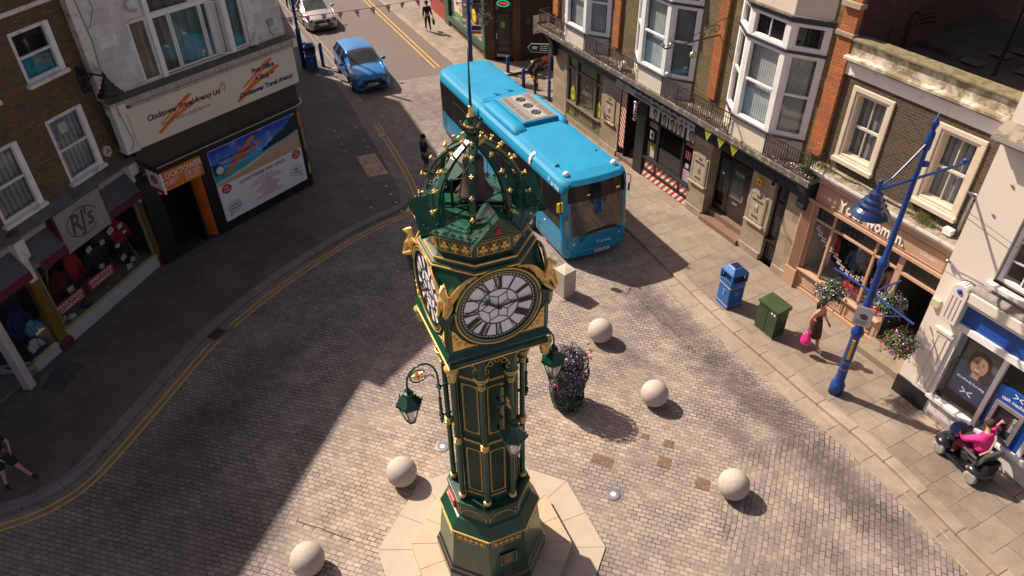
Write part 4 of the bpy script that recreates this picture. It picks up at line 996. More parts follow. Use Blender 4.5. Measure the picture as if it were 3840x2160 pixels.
m = MB(); m.tube([(-.70, -.62 + .22 * cos(t), 1.28 + .22 * sin(t)) for t in [q * pi / 6 for q in range(12)]], .015, 5, closed=True); m.build('steering_wheel', M_BLACK, bus)
# ---------------------------------------------------------------- cars
def crspl(P, n):
    out = []
    for i in range(len(P) - 1):
        p0, p1, p2, p3 = P[max(i - 1, 0)], P[i], P[i + 1], P[min(i + 2, len(P) - 1)]
        for k in range(n):
            t = k / n; out.append([.5 * ((2 * b) + (c - a) * t + (2 * a - 5 * b + 4 * c - d) * t * t + (-a + 3 * b - 3 * c + d) * t ** 3) for a, b, c, d in zip(p0, p1, p2, p3)])
    out.append(list(P[-1])); return out
def make_car(name, label, loc, rot, paint, st, plate, wr, wx, spk, wsx, sidex, group, flare=M_BLACK):
    car = thing(name, label, 'car', (*loc, 0), rot, group)
    # station: x, sill z, belt z, top edge z, top centre z, sill halfwidth, belt halfwidth, top halfwidth
    ST = crspl(st, 8); grid = []
    for (x, zs, zb, zt, zc, ws_, wb, wt) in ST:
        sec = [(ws_ * .90, zs), (ws_, zs + .06), (wb * .995, zs + (zb - zs) * .45), (wb, zb - .10), (wb * .985, zb), (wb * .9 + wt * .1, zb + (zt - zb) * .14), (wt + (wb - wt) * .12, zt - (zt - zb) * .10), (wt * .97, zt), (wt * .5, zc - (zc - zt) * .25), (0, zc)]
        r = crspl(sec, 3); grid.append([Vector((x, y, z)) for y, z in r])
    ns = len(grid[0]); P = {k: MB() for k in ('body', 'windscreen', 'side_window', 'rear_window', 'headlight', 'grille')}
    for m in P.values(): m.smooth = True
    for s_ in (1, -1):
        for i in range(len(grid) - 1):
            for j in range(ns - 1):
                q = [grid[i][j], grid[i][j + 1], grid[i + 1][j + 1], grid[i + 1][j]]; c = sum(q, Vector()) / 4; x, y, z = c; st_ = ST[i]
                n_ = (q[1] - q[0]).cross(q[3] - q[0]); 
                k = 'body'
                if any((x - w_) ** 2 + (z - wr) ** 2 < (wr + .055) ** 2 and y > st_[6] * .80 and z < wr * 2 + .1 for w_ in wx): continue
                if 16 <= j and wsx[1] < x < wsx[0]: k = 'windscreen' if (y < st_[7] * .93) else 'body'
                elif 16 <= j and wsx[3] < x < wsx[2]: k = 'rear_window' if y < st_[7] * .9 else 'body'
                elif 12 <= j <= 17 and sidex[1] < x < sidex[0] and st_[3] - st_[2] > .25: k = 'side_window' if not any(abs(x - p_) < .05 for p_ in sidex[2:]) else 'body'
                if x > -.62 and k == 'body':
                    if y < .46 and .46 < z < .70 and x > -.28: k = 'grille'
                if s_ < 0: q = [Vector((p.x, -p.y, p.z)) for p in q][::-1]
                P[k].add(q, [(0, 1, 2, 3)])
    fr = grid[0]
    m = P['body']
    for i in (0, -1):
        g_ = grid[i]; m.add(g_ + [Vector((p.x, -p.y, p.z)) for p in g_], [(j, j + 1, ns + j + 1, ns + j) for j in range(ns - 1)])
    bd = P['body'].build('body', paint, car, weld=True)
    for k, mt in (('windscreen', M_CGL), ('side_window', M_BGL), ('rear_window', M_BGL), ('headlight', M_HL), ('grille', M_BLACK)):
        if P[k].v: P[k].build(k, mt, car, weld=True)
    # underside, arches and wheels
    W_ = max(s[6] for s in ST); Lr = ST[-1][0]
    m = MB(); m.box(Lr + .2, -.2, -W_ * .86, W_ * .86, .17, .30); m.box(Lr + .5, -.75, -W_ * .75, W_ * .75, .3, .85); m.build('underbody', M_DARK, car)
    for w_ in wx:
        for s_ in (-1, 1):
            m = MB(); P_ = [(w_ + (wr + .055) * cos(t), s_ * (W_ - .012), wr + (wr + .055) * sin(t)) for t in [pi * q / 10 - .15 for q in range(12)]]; m.tube(P_, .024, 5); m.build('wheel_arch', flare, car)
            wheel(car, w_, s_ * (W_ - .14), wr, .22, hubc=M_CHROME, spokes=spk)
    wz = st[4][2] + .04; wxm = wsx[0] - .42
    for s_ in (-1, 1):
        m = MB(); m.smooth = True; m.sphere((wxm, s_ * (W_ + .13), wz + .06), .12, 10, 8, (.55, 1.0, .72)); m.tube([(wxm, s_ * (W_ - .06), wz), (wxm, s_ * (W_ + .08), wz + .03)], .03, 6); m.build('wing_mirror', paint, car)
        m = MB(); m.tube([(wsx[1] - .1, s_ * .58, 0), (wsx[3] + .35, s_ * .58, 0)], .014, 6); m.M = Matrix.Identity(4)
    m = MB(); m.box(.0, .02, -.26, .26, .42, .53); pl_ = m.build('number_plate', pm('plate white', (.72, .72, .70), .4), car, loc=(st[0][0] + .02, 0, 0))
    for s_ in (-1, 1):
        m = MB(); m.smooth = True; m.M = Matrix.Translation((st[1][0] - .10, s_ * .64, st[1][3] + .02)) @ Matrix.Rotation(radians(-s_ * 32), 4, 'Z') @ Matrix.Rotation(radians(-22), 4, 'Y'); m.sphere((0, 0, 0), .19, 14, 8, (.55, 1.15, .42)); hl = m.build('headlight', M_HL, car); m = MB(m.M); m.sphere((.05, s_ * .02, .01), .05, 8, 6, (.8, 1.3, .8)); m.build('lens', M_CHROME, hl)
    m = MB(); m.box(-.10, .025, -.38, .38, .55, .70); m.build('grille_panel', M_BLACK, car, bevel=.02)
    if plate: lettering(plate, .10, M_BLACK, pl_, Matrix.Translation((.022, -.235, .44)) @ Matrix.Rotation(pi / 2, 4, 'Z') @ Matrix.Rotation(pi / 2, 4, 'X'), 'registration', .002)
    return car, bd, ST
M_CGL = pm('car windscreen', (.035, .045, .042), .05, 0, .5, 2.5, spec=.6, coat=.5); M_HL = pm('headlight glass', (.10, .10, .11), .08, .3, .5, 10, coat=.8)
M_CARB = pm('metallic blue car paint', (0.022, 0.20, 0.50), 0.35, 0.30, 0.06, 2, coat=0.5)
M_CARS = pm('silver car paint', (0.50, 0.46, 0.44), 0.32, 0.5, 0.05, 2, coat=0.7)
Q = [(0.0, .24, .44, .58, .62, .66, .66, .54), (-.08, .22, .60, .76, .80, .80, .82, .66), (-.26, .21, .76, .90, .94, .87, .90, .72), (-.70, .21, .92, 1.0, 1.05, .90, .92, .74), (-1.10, .22, 1.0, 1.06, 1.11, .90, .925, .74),
     (-1.55, .22, 1.03, 1.32, 1.37, .90, .925, .72), (-1.98, .22, 1.05, 1.53, 1.59, .90, .925, .68), (-2.6, .22, 1.07, 1.56, 1.63, .90, .925, .67), (-3.4, .22, 1.10, 1.54, 1.60, .90, .925, .66), (-3.85, .24, 1.11, 1.48, 1.55, .89, .915, .64), (-4.15, .28, 1.06, 1.24, 1.32, .86, .88, .60), (-4.34, .34, .86, .96, 1.02, .80, .82, .58), (-4.38, .38, .72, .82, .86, .74, .74, .56)]
car, bd, ST = make_car('parked_car', 'bright blue crossover car coming down the street beside the left kerb', (-6.58, 33.72), -65.5, M_CARB, Q, 'GM68 NLC', .34, (-.87, -3.52), 10, (-1.10, -1.98, -3.88, -4.22), (-1.42, -4.05, -2.45, -3.35), 'cars in the street')
m = MB()
for s_ in (-1, 1): m.tube([(-2.2, s_ * .60, 1.54), (-2.8, s_ * .59, 1.585), (-3.6, s_ * .57, 1.53)], .013, 6)
m.build('roof_rail', M_STEEL, car)
m = MB(); m.tube([(-3.6, 0, 1.56), (-3.72, 0, 1.63)], [.02, .01], 6); m.build('aerial', M_BLACK, car)
m = MB()
for s_ in (-1, 1): m.tube([(-.02, s_ * .10, .50), (-.04, s_ * .22, .58), (-.13, s_ * .40, .74)], .02, 6)
m.tube([(-.01, -.10, .50), (-.01, .10, .50)], .018, 6); m.build('chrome_trim', M_CHROME, car)
m = MB(Matrix.Translation((.005, 0, .62)) @ Matrix.Rotation(pi / 2, 4, 'Y')); m.tube([(.055 * cos(t), .055 * sin(t), 0) for t in [q * pi / 6 for q in range(12)]], .010, 6, closed=True); m.box(-.012, .012, -.07, .07, 0, .01); m.build('badge', M_CHROME, car)
m = MB()
for s_ in (-1, 1): m.box(-.10, .0, s_ * .55 - .14, s_ * .55 + .14, .36, .46)
m.box(-.02, .02, -.4, .4, .22, .30); m.build('bumper_trim', M_BLACK, car)
F_ = [(0.0, .20, .36, .48, .52, .64, .62, .50), (-.10, .18, .50, .64, .67, .80, .80, .62), (-.30, .18, .64, .74, .78, .86, .88, .68), (-.75, .18, .80, .87, .92, .90, .91, .70), (-1.10, .18, .92, .96, 1.0, .91, .92, .68),
      (-1.65, .18, .95, 1.20, 1.24, .91, .92, .64), (-2.1, .18, .96, 1.38, 1.42, .91, .92, .60), (-2.8, .18, .98, 1.42, 1.46, .91, .92, .59), (-3.4, .18, 1.0, 1.36, 1.41, .91, .92, .57), (-3.9, .20, 1.0, 1.16, 1.22, .88, .90, .54), (-4.2, .26, .90, .96, 1.0, .84, .86, .54), (-4.33, .32, .72, .82, .86, .74, .76, .50)]
car, bd, ST = make_car('parked_car', 'silver hatchback parked at the top of the street behind the blue car', (-10.80, 42.85), -63, M_CARS, F_, '', .32, (-.86, -3.50), 7, (-1.08, -2.02, -3.6, -4.1), (-1.5, -3.8, -2.5, -3.3), 'cars in the street', M_CARS)
m = MB(); m.box(-.04, .02, -.36, .36, .22, .32); m.build('lower_grille', M_BLACK, car)
# ---------------------------------------------------------------- hotel building with bay windows (local x along the facade, y into it)
RO_, RROT = (5.1141, 25.1157, 0), -62.8
M_STONE = paving = None
def ashlar(name, cols, mortar=(0.16, 0.13, 0.10), w=.62, h=.30, stain=(0.10, 0.09, 0.07)):
    m, nt, b = _nt(name); co = objco(nt); sx = N(nt, 'ShaderNodeSeparateXYZ'); L(nt, co, sx.inputs[0])
    cx = N(nt, 'ShaderNodeCombineXYZ'); L(nt, math_n(nt, 'ADD', sx.outputs[0], sx.outputs[1]), cx.inputs[0]); L(nt, sx.outputs[2], cx.inputs[1])
    br = N(nt, 'ShaderNodeTexBrick'); L(nt, cx.outputs[0], br.inputs['Vector'])
    for k, v in (('Scale', 1), ('Brick Width', w), ('Row Height', h), ('Mortar Size', .005), ('Mortar Smooth', .3)): br.inputs[k].default_value = v
    br.inputs['Color1'].default_value = (0, 0, 0, 1); br.inputs['Color2'].default_value = (1, 1, 1, 1); br.inputs['Mortar'].default_value = (.5, .5, .5, 1)
    c = ramp(nt, br.outputs[0], [(0, cols[0]), (.5, cols[1]), (1, cols[2])]); n1 = noise_t(nt, co, 3, 8, .7); n2 = noise_t(nt, co, 40, 4)
    c = mixc(nt, .6, c, ramp(nt, n1, [(.3, .6), (.7, 1.2)]), 'MULTIPLY'); c = mixc(nt, .5, c, ramp(nt, n2, [(.3, .7), (.7, 1.15)]), 'MULTIPLY')
    c = mixc(nt, math_n(nt, 'MULTIPLY', br.outputs[1], .8), c, mortar); L(nt, c, b.inputs['Base Color']); b.inputs['Roughness'].default_value = .85
    bump(nt, b, math_n(nt, 'SUBTRACT', n2, br.outputs[1]), .3, .008); return m
M_STONE = ashlar('hotel stonework', [(.27, .22, .165), (.33, .27, .20), (.39, .32, .245)])
M_BRY = brick_mat('yellow stock brick', (.21, .155, .06), (.12, .085, .035), (.17, .135, .09), st=.6, stain=(.075, .06, .035))
M_BRO = brick_mat('orange brick', (.62, .17, .035), (.42, .12, .035), (.24, .13, .07), st=.75, stain=(.17, .085, .05))
M_BRD = brick_mat('dark stock brick', (.105, .07, .038), (.055, .042, .032), (.145, .115, .085), st=.5, stain=(.10, .06, .02))
M_BRR = brick_mat('red party wall brick', (.11, .035, .022), (.06, .022, .016), (.07, .04, .03), st=.6, stain=(.03, .02, .02))
M_NAVY = pm('navy paint', (.020, .022, .045), .5, 0, .3, 3)
M_MOSS = weathered('dirty lead slab', (.10, .085, .07), (.30, .26, .21), .45, 14, .9, 70, .6)
M_MOSSB = weathered('bird streaked slab edge', (.12, .10, .085), (.42, .38, .32), .38, 7, .9, 70, .6)
M_REND = weathered('cream render', (.68, .61, .52), (.46, .40, .33), .2, 1.5, .8, 40, .1)
M_IRON = pm('rusty iron', (.028, .018, .014), .7, 0, .4, 20)
M_CHAR = pm('bay sill paint', (.03, .03, .045), .5, 0, .4, 8)
def blind_mat(name, col, dark, w=.089, seed=0):
    m, nt, b = _nt(name); co = objco(nt); sx = N(nt, 'ShaderNodeSeparateXYZ'); L(nt, co, sx.inputs[0])
    fr = math_n(nt, 'FRACT', math_n(nt, 'ADD', math_n(nt, 'DIVIDE', math_n(nt, 'ADD', sx.outputs[0], sx.outputs[1]), w), 50))
    n = noise_t(nt, co, 2.0, 3)
    c = ramp(nt, fr, [(.0, dark), (.16, col), (.75, tuple(x * .8 for x in col)), (1.0, dark)]); c = mixc(nt, .5, c, ramp(nt, n, [(.35, .55), (.65, 1.15)]), 'MULTIPLY')
    L(nt, c, b.inputs['Base Color']); b.inputs['Roughness'].default_value = .8; return m
M_BLIND = blind_mat('vertical blinds', (.50, .53, .52), (.12, .13, .13)); M_BLINDD = blind_mat('vertical blinds darkened for shade', (.24, .26, .26), (.03, .03, .03))  # the second is the same blinds with shade put into the colours
M_NET = blind_mat('net curtain', (.34, .33, .35), (.09, .085, .09), .16)
M_REFL = glass_mat('reflecting pane', (.93, .95, .95), .12, .01)
hotel = thing('hotel_building', 'brick hotel with three white bay windows over shops behind the bus', 'building', RO_, RROT)
def sash(root, M, x0, x1, z0, z1, fr=M_WHITE, fw=.07, rail=True, mull=False, blind=M_NET, y=.05, name='window', glass=M_REFL, raildz=0.0, back=.16):
    m = MB(M); frame_rect(m, x0, x1, z0, z1, fw, y - .02, y + .06)
    zm = (z0 + z1) / 2 + raildz
    if rail: m.box(x0 + fw, x1 - fw, y - .035, y + .03, zm - .03, zm + .03)
    if mull: xm = (x0 + x1) / 2; m.box(xm - .013, xm + .013, y - .01, y + .03, z0 + fw, z1 - fw)
    w = m.build(name, fr, root)
    m = MB(M); m.quad((x0 + fw, y + .01, z0 + fw), (x1 - fw, y + .01, z0 + fw), (x1 - fw, y + .01, z1 - fw), (x0 + fw, y + .01, z1 - fw)); m.build('pane', glass, w)
    m = MB(M); m.quad((x0 + .01, y + back, z0 + .01), (x1 - .01, y + back, z0 + .01), (x1 - .01, y + back, z1 - .01), (x0 + .01, y + back, z1 - .01)); m.build('curtain', blind, w)  # with M_DARK no curtain: a near-black sheet stands for the unlit room
    return w
# walls
m = MB()
gh = [(-5.74, -3.0, .38, 3.12), (-1.74, -.56, .1, 3.06), (-.02, 2.72, .1, 3.06), (3.62, 5.56, .1, 2.95), (6.55, 7.10, .1, 2.95)]
facade_wall(m, -6.89, 7.72, .0, 3.76, 0, [(a, b, c, d) for a, b, c, d in gh], .5)
m.quad((-6.89, 0, 0), (-6.89, 8, 0), (-6.89, 8, 3.76), (-6.89, 0, 3.76)); m.build('stone_wall', M_STONE, hotel)
m = MB(); 
for a, b in ((-6.91, -5.76), (-2.98, -1.76), (2.74, 3.60), (5.58, 6.53), (7.12, 7.73)): m.box(a, b, -.05, .02, .1, .34)
m.build('stone_plinth', M_STONE, hotel, bevel=.01)
m = MB(); H_ = 14.8
m.quad((-6.89, 0, 3.9), (7.85, 0, 3.9), (7.85, 0, H_), (-6.89, 0, H_)); m.quad((-6.89, 0, 3.9), (-6.89, 0, H_), (-6.89, 9, H_), (-6.89, 9, 3.9)); m.quad((-6.89, 0, H_), (7.85, 0, H_), (7.85, 9, H_), (-6.89, 9, H_)); m.build('brick_wall', M_BRY, hotel)
m = MB(); m.quad((7.85, 0.0, 3.0), (7.85, 9, 3.0), (7.85, 9, H_), (7.85, 0.0, H_)); m.build('party_wall', M_BRR, hotel)
m = MB(); m.box(7.86, 7.98, 1.9, 2.7, 6.4, 8.05); 
for k in range(4): m.box(7.86, 8.06, 1.95 + k * .03, 2.72, 7.75 + k * .11, 7.80 + k * .11)
m.build('vent_stack', M_BRR, hotel)
for a, b in ((-6.90, -6.50), (-2.45, -2.08), (3.0, 3.38), (7.40, 7.86)):
    m = MB(); m.box(a, b, -.10, .05, 4.45, H_); m.build('brick_pier', M_BRO, hotel)
m = MB(); m.box(7.34, 7.90, -.16, .05, 7.76, 7.86); m.box(7.34, 7.92, -.2, .05, 8.48, 8.6); m.build('stone_band', M_STONE, hotel)
# slab, cornice and its brackets
m = MB(); m.box(-7.30, 8.10, -.56, .02, 3.78, 3.94); m.build('balcony_slab', M_MOSS, hotel, bevel=.02)
m = MB(); m.box(-7.34, 8.14, -.62, -.545, 3.74, 3.925); m.build('slab_edge', M_MOSSB, hotel, bevel=.012)
m = MB(); m.plate([(0, 0)] * 0 or [(-7.0, 3.30), (7.9, 3.30), (7.9, 3.38), (-7.0, 3.38)], -.10, 0.0); 
m.add([(-7.0, -.10, 3.34), (7.95, -.10, 3.34), (7.95, -.18, 3.55), (-7.0, -.18, 3.55), (7.95, -.50, 3.72), (-7.0, -.50, 3.72), (7.95, -.54, 3.775), (-7.0, -.54, 3.775), (7.95, 0, 3.775), (-7.0, 0, 3.775), (7.95, 0, 3.34), (-7.0, 0, 3.34)], [(0, 1, 2, 3), (3, 2, 4, 5), (5, 4, 6, 7), (7, 6, 8, 9), (1, 10, 8, 6, 4, 2), (0, 3, 5, 7, 9, 11)])
m.box(2.74, 7.95, -.11, 0, 3.02, 3.3); m.box(-7.0, -1.76, -.06, 0, 3.13, 3.3)
m.build('navy_fascia', M_NAVY, hotel)
for x in (-6.85, 7.62):
    m = MB(); m.M = Matrix.Translation((x, 0, 0)); pr = [(-.50, 3.70), (-.50, 3.60), (-.38, 3.45), (-.28, 3.30), (-.26, 3.05), (-.30, 2.92), (-.26, 2.80), (-.16, 2.76), (0, 2.78), (0, 3.72)]
    n = len(pr); m.add([(0, p[0], p[1]) for p in pr] + [(.30, p[0], p[1]) for p in pr], [(i, (i + 1) % n, n + (i + 1) % n, n + i) for i in range(n)] + [tuple(range(n))[::-1], tuple(range(n, 2 * n))])
    m.build('scroll_bracket', M_NAVY, hotel, bevel=.01)
# bays
def bay(cx, idx):
    root = hotel; d = .53; hf = .75; hw = 1.65
    pl = [(-hw, 0), (-hf, -d), (hf, -d), (hw, 0)]
    off = lambda e: [(cx + x * (1 + e * .62), y * (1 + e * 1.9)) for x, y in pl]
    b = MB()
    b.prism([(cx + x * .985, y * .97) for x, y in pl] , 3.94, 4.58); bb = b.build('bay_base', M_REND, root)
    s_ = MB()
    s_.prism(off(.07), 4.575, 4.63); s_.build('bay_sill', M_CHAR, root, bevel=.01)
    s_ = MB(); s_.prism(off(.05), 6.99, 7.07); s_.prism(off(.06), 7.80, 7.93); s_.build('bay_string', M_CHAR, root, bevel=.008)
    s_ = MB(); s_.prism(off(.10), 7.93, 7.97); s_.build('bay_cornice', M_MOSS, root)
    s_ = MB(); s_.prism([(cx + x * .98, y * .95) for x, y in pl], 7.97, 9.7); s_.build('bay_base', M_REND, root)
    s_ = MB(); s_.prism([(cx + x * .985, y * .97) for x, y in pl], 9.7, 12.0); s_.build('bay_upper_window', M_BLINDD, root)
    f = MB()
    for (x0, y0), (x1, y1) in zip(pl, pl[1:]):
        ang = atan2(y1 - y0, x1 - x0); Ln = sqrt((x1 - x0) ** 2 + (y1 - y0) ** 2)
        M0 = Matrix.Translation((cx + x0, y0, 0)) @ Matrix.Rotation(ang, 4, 'Z'); f.M = M0; front = abs(ang) < .01
        a, c = (.17, Ln - .17) if front else ((.14, Ln - .14))
        holes = [(a, c, 4.68, 6.93), (a, c, 7.13, 7.74)]
        facade_wall(f, 0, Ln, 4.63, 6.99, 0, holes[:1], .10); facade_wall(f, 0, Ln, 7.07, 7.80, 0, holes[1:], .10)
        bm = M_BLIND if front or idx == 1 else M_BLIND
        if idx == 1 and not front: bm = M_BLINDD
        w = sash(root, M0, a, c, 4.68, 6.93, fw=.055, blind=bm, raildz=.03, back=.13)
        w = sash(root, M0, a, c, 7.13, 7.74, fw=.05, blind=M_DARK, rail=False, mull=front, back=.13)
    f.build('bay_frame', M_WHITE, root)
    m = MB(); m.box(cx - 1.5, cx + 1.5, -.42, -.02, 4.64, 4.66); m.build('bay_board', M_DARK, root) if False else None
for i, cx in enumerate((-4.43, .53, 5.49)): bay(cx, i)
# iron railings along the slab between the bays
def railing(x0, x1, ret0=False, ret1=False):
    m = MB(); y = -.57; n = int((x1 - x0) / .095)
    m.box(x0, x1, y - .012, y + .012, 4.60, 4.63); m.box(x0, x1, y - .01, y + .01, 4.02, 4.04); m.box(x0, x1, y - .01, y + .01, 4.44, 4.455)
    for k in range(n + 1):
        x = x0 + (x1 - x0) * k / n; w = .014 if k % 9 == 0 else .007; m.box(x - w, x + w, y - w, y + w, 3.94, 4.61)
        if k % 3 == 1 and k < n: m.tube([(x + .047 + .035 * cos(t), y, 4.23 + .055 * sin(t)) for t in [q * pi / 3 for q in range(6)]], .006, 4, closed=True)
    for f_, x in ((ret0, x0), (ret1, x1)):
        if f_:
            m.box(x - .012, x + .012, y, -.02, 4.60, 4.63); m.box(x - .01, x + .01, y, -.02, 4.02, 4.04)
            for k in range(6): m.box(x - .007, x + .007, y + .02 + k * .095, y + .034 + k * .095, 3.94, 4.61)
    for k in range(2): xx = x0 + (x1 - x0) * (.3 + .4 * k); m.tube([(xx, y, 4.5), (xx + .05, 0, 4.55)], .010, 4)
    m.build('railing', M_IRON, hotel)
railing(-7.18, -5.20, True); railing(-3.66, -.26); railing(1.30, 4.72); railing(6.26, 7.98, False, True)
deb = MB(); random.seed(11)
for _ in range(700):
    x = random.choice([random.uniform(-7.2, -5.4), random.uniform(-3.6, -.5), random.uniform(1.5, 4.6), random.uniform(6.3, 8.0), random.uniform(7.3, 8.0)]); y = random.uniform(-.52, -.02); s_ = random.uniform(.008, .03); deb.mat = random.choice((0, 0, 1)); z = 3.945
    deb.add([(x - s_, y - s_ * .6, z), (x + s_, y - s_ * .4, z), (x + s_ * .3, y + s_, z + s_ * .6)], [(0, 1, 2)])
tag(deb.build('bird_mess', [M_WHITEW, M_IRON], hotel), kind='stuff')
wd = MB(); random.seed(5)
for cx_, n in ((7.75, 170), (7.9, 120), (1.45, 40)):
    for _ in range(n):
        x = cx_ + random.gauss(0, .12); y = random.uniform(-.35, -.08); h = random.uniform(.05, .42); dx, dy = random.gauss(0, .08), random.gauss(0, .06)
        wd.mat = 0; wd.add([(x - .012, y, 3.94), (x + .012, y, 3.94), (x + dx, y + dy, 3.94 + h)], [(0, 1, 2)])
M_LEAF = pm('leaf green', (.055, .11, .018), .6, 0, .4, 15); M_LEAF2 = pm('dark leaf green', (.018, .045, .012), .6, 0, .4, 15); M_LEAF3 = pm('dry weed', (.16, .13, .05), .8, 0, .3, 15)
tag(wd.build('weed', [M_LEAF], hotel), kind='stuff')
m = MB(); m.M = Matrix.Translation((-1.3, -.38, 4.12)) @ Matrix.Rotation(radians(-25), 4, 'Z') @ Matrix.Rotation(radians(-35), 4, 'X'); m.box(-.16, .16, -.05, .05, -.16, .16); m.box(-.05, .05, .05, .25, -.05, .05); m.build('floodlight', M_WHITEW, hotel, bevel=.01)
m = MB(); m.smooth = True; m.sphere((1.36, -.45, 4.72), .10, 10, 8, (1, .7, .8)); m.build('security_lamp', M_WHITE, hotel)
# wrought iron hanging bracket with two pendant lamps
m = MB(); X = 3.2
def hb(a, z): return (X, -a, z)
m.tube([hb(-.05, 6.50), hb(.87, 6.48), hb(1.9, 6.43), hb(2.16, 6.42), hb(2.24, 6.47), hb(2.22, 6.54), hb(2.27, 6.60), hb(2.34, 6.53)], .022, 6)
m.tube([(X, -1.86, 6.43), (X, -.17, 6.94), (X + .35, 0, 7.22)], .010, 5); m.tube([hb(1.95, 6.5), (X - .3, -.6, 7.6), (X - .8, 0.0, 8.4)], .007, 4)
for (a, z, r) in ((.30, 6.70, .16), (.78, 6.60, .09)): m.tube([hb(a + r * (1 - q * .07) * cos(q * .75), z + r * (1 - q * .07) * sin(q * .75)) for q in range(12)], .013, 5)
m.tube([hb(.55, 6.52), hb(.42, 6.78)], .012, 5); m.tube([(X, 0, 6.30), (X, 0, 7.0)], .03, 6); m.box(X - .16, X + .16, -.03, .01, 6.42, 6.52)
m.tube([(X, -1.98, 6.56), (X, -2.0, 6.72), (X, -1.93, 6.80), (X, -1.86, 6.70), (X, -1.86, 6.5)], .009, 5)
m.tube([hb(1.10, 6.45), hb(1.10, 6.15)], .007, 4)
hbk = m.build('hanging_bracket', pm('blackened iron', (.02, .018, .025), .5), hotel)
for (a, z) in ((1.96, 6.50), (1.08, 6.05)): m = MB(); m.smooth = True; m.sphere(hb(a, z), .085 if z > 6.3 else .105, 12, 8); m.lathe([(.05, z + .07), (.03, z + .13)], 8, 0, X, -a); m.mat = 1; m.sphere((X + .01, -a - .01, z - .012), .098 if z < 6.3 else .07, 12, 8, (1, 1, .9)); m.build('pendant_ball', [M_STEEL, pm('brass', (.5, .33, .08), .35, .6)], hbk)
# stone plaques
M_INC = pm('incised lettering', (.06, .05, .04), .9); M_PLQ = weathered('plaque stone', (.40, .33, .25), (.28, .22, .16), .3, 5)
def plaque(x0, x1, z0, z1):
    m = MB(); m.plate([(x0, z0), (x1, z0), (x1, z1 - .12), (x1 - .12, z1 - .12), (x1 - .12, z1), (x0 + .12, z1), (x0 + .12, z1 - .12), (x0, z1 - .12)], -.03, 0); m.box(x0 - .05, x1 + .05, -.09, 0, z0 - .07, z0); p = m.build('stone_plaque', M_PLQ, hotel, bevel=.008)
    m = MB(); 
    for q in range(1): frame_rect(m, x0 + .04, x1 - .04, z0 + .03, z1 - .16, .012, -.034, -.028)
    m.build('moulding', M_INC, p)
    c = (x0 + x1) / 2
    for t, z, s_ in (('THE', z1 - .26, .10), ('BRITANNIA', z1 - .40, .105), ('HOTEL', z0 + .16, .11)): lettering(t, s_, M_INC, p, wallM(c, -.034, z), 'lettering', .0015, align='CENTER', sx=.88)
    m = MB(); m.mat = 0; m.plate([(c - .05, z0 + .40), (c + .05, z0 + .40), (c + .045, z0 + .62), (c + .01, z0 + .70), (c - .04, z0 + .64)], -.05, -.03); m.mat = 1; m.plate([(c - .06, z0 + .42), (c - .01, z0 + .42), (c - .02, z0 + .58)], -.058, -.05); m.mat = 2; m.plate([(c + .0, z0 + .44), (c + .05, z0 + .44), (c + .03, z0 + .56)], -.058, -.05)
    m.build('emblem', [M_WHITEW, pm('teal enamel', (.03, .2, .22), .4), pm('amber enamel', (.5, .2, .04), .4)], p)
plaque(-2.80, -2.03, 1.38, 2.52); plaque(2.80, 3.54, 1.30, 2.44); plaque(5.66, 6.38, 1.28, 2.42)
# olive green shop window
M_OLIVE = pm('sage green paint', (.115, .105, .060), .5, 0, .12, 4); M_FILM = pm('yellow film', (.42, .42, .02), .4)
m = MB(); frame_rect(m, -5.74, -3.0, .38, 3.12, .10, .02, .12)
for x in (-4.95, -3.53): m.box(x - .045, x + .045, .0, .12, 1.06, 3.02)
m.box(-5.64, -3.1, .02, .12, 2.53, 2.61); m.box(-5.74, -3.0, -.08, .12, 1.04, 1.10); m.box(-5.64, -3.10, .06, .12, .48, 1.04)
sg = m.build('green_shopfront', M_OLIVE, hotel, bevel=.008)
m = MB()
for a, b in ((-5.62, -5.05), (-4.92, -3.60), (-3.50, -3.12)): frame_rect(m, a, b, .54, .90, .035, .035, .062)
m.build('stall_panel', M_OLIVE, sg)
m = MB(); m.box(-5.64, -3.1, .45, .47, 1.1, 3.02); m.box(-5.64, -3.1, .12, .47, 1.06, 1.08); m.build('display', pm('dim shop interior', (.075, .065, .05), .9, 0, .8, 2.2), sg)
m = MB(); m.quad((-5.64, .09, 1.10), (-3.1, .09, 1.10), (-3.1, .09, 3.02), (-5.64, .09, 3.02)); gl = m.build('pane', M_GLASS, sg)
M_FROST = pm('frosted vinyl', (.20, .19, .17), .6)
lettering('H', .34, M_FROST, gl, wallM(-4.24, .085, 2.10), 'lettering', .006, align='CENTER', ext=.001); lettering('HENRY\'S', .24, M_FROST, gl, wallM(-4.24, .085, 1.72), 'lettering', .003, align='CENTER', ext=.001, sx=.85)
m = MB(); arc_ring(m, .30, .315, .083); 
for v_ in range(len(m.v)): m.v[v_] = m.v[v_] + Vector((-4.24, 0, 2.18))
m.build('logo_ring', M_FROST, gl)
for x in (-5.33, -3.30): m = MB(); m.plate([(x - .16, 1.25), (x, 1.16), (x + .16, 1.25), (x + .14, 1.65), (x, 1.85), (x - .14, 1.65)], .082, .086); m.mat = 1; m.plate([(x - .05, 1.42), (x + .05, 1.42), (x + .05, 1.62), (x - .05, 1.62)], .079, .082); m.build('window_sticker', [M_FILM, M_OLIVE], gl)
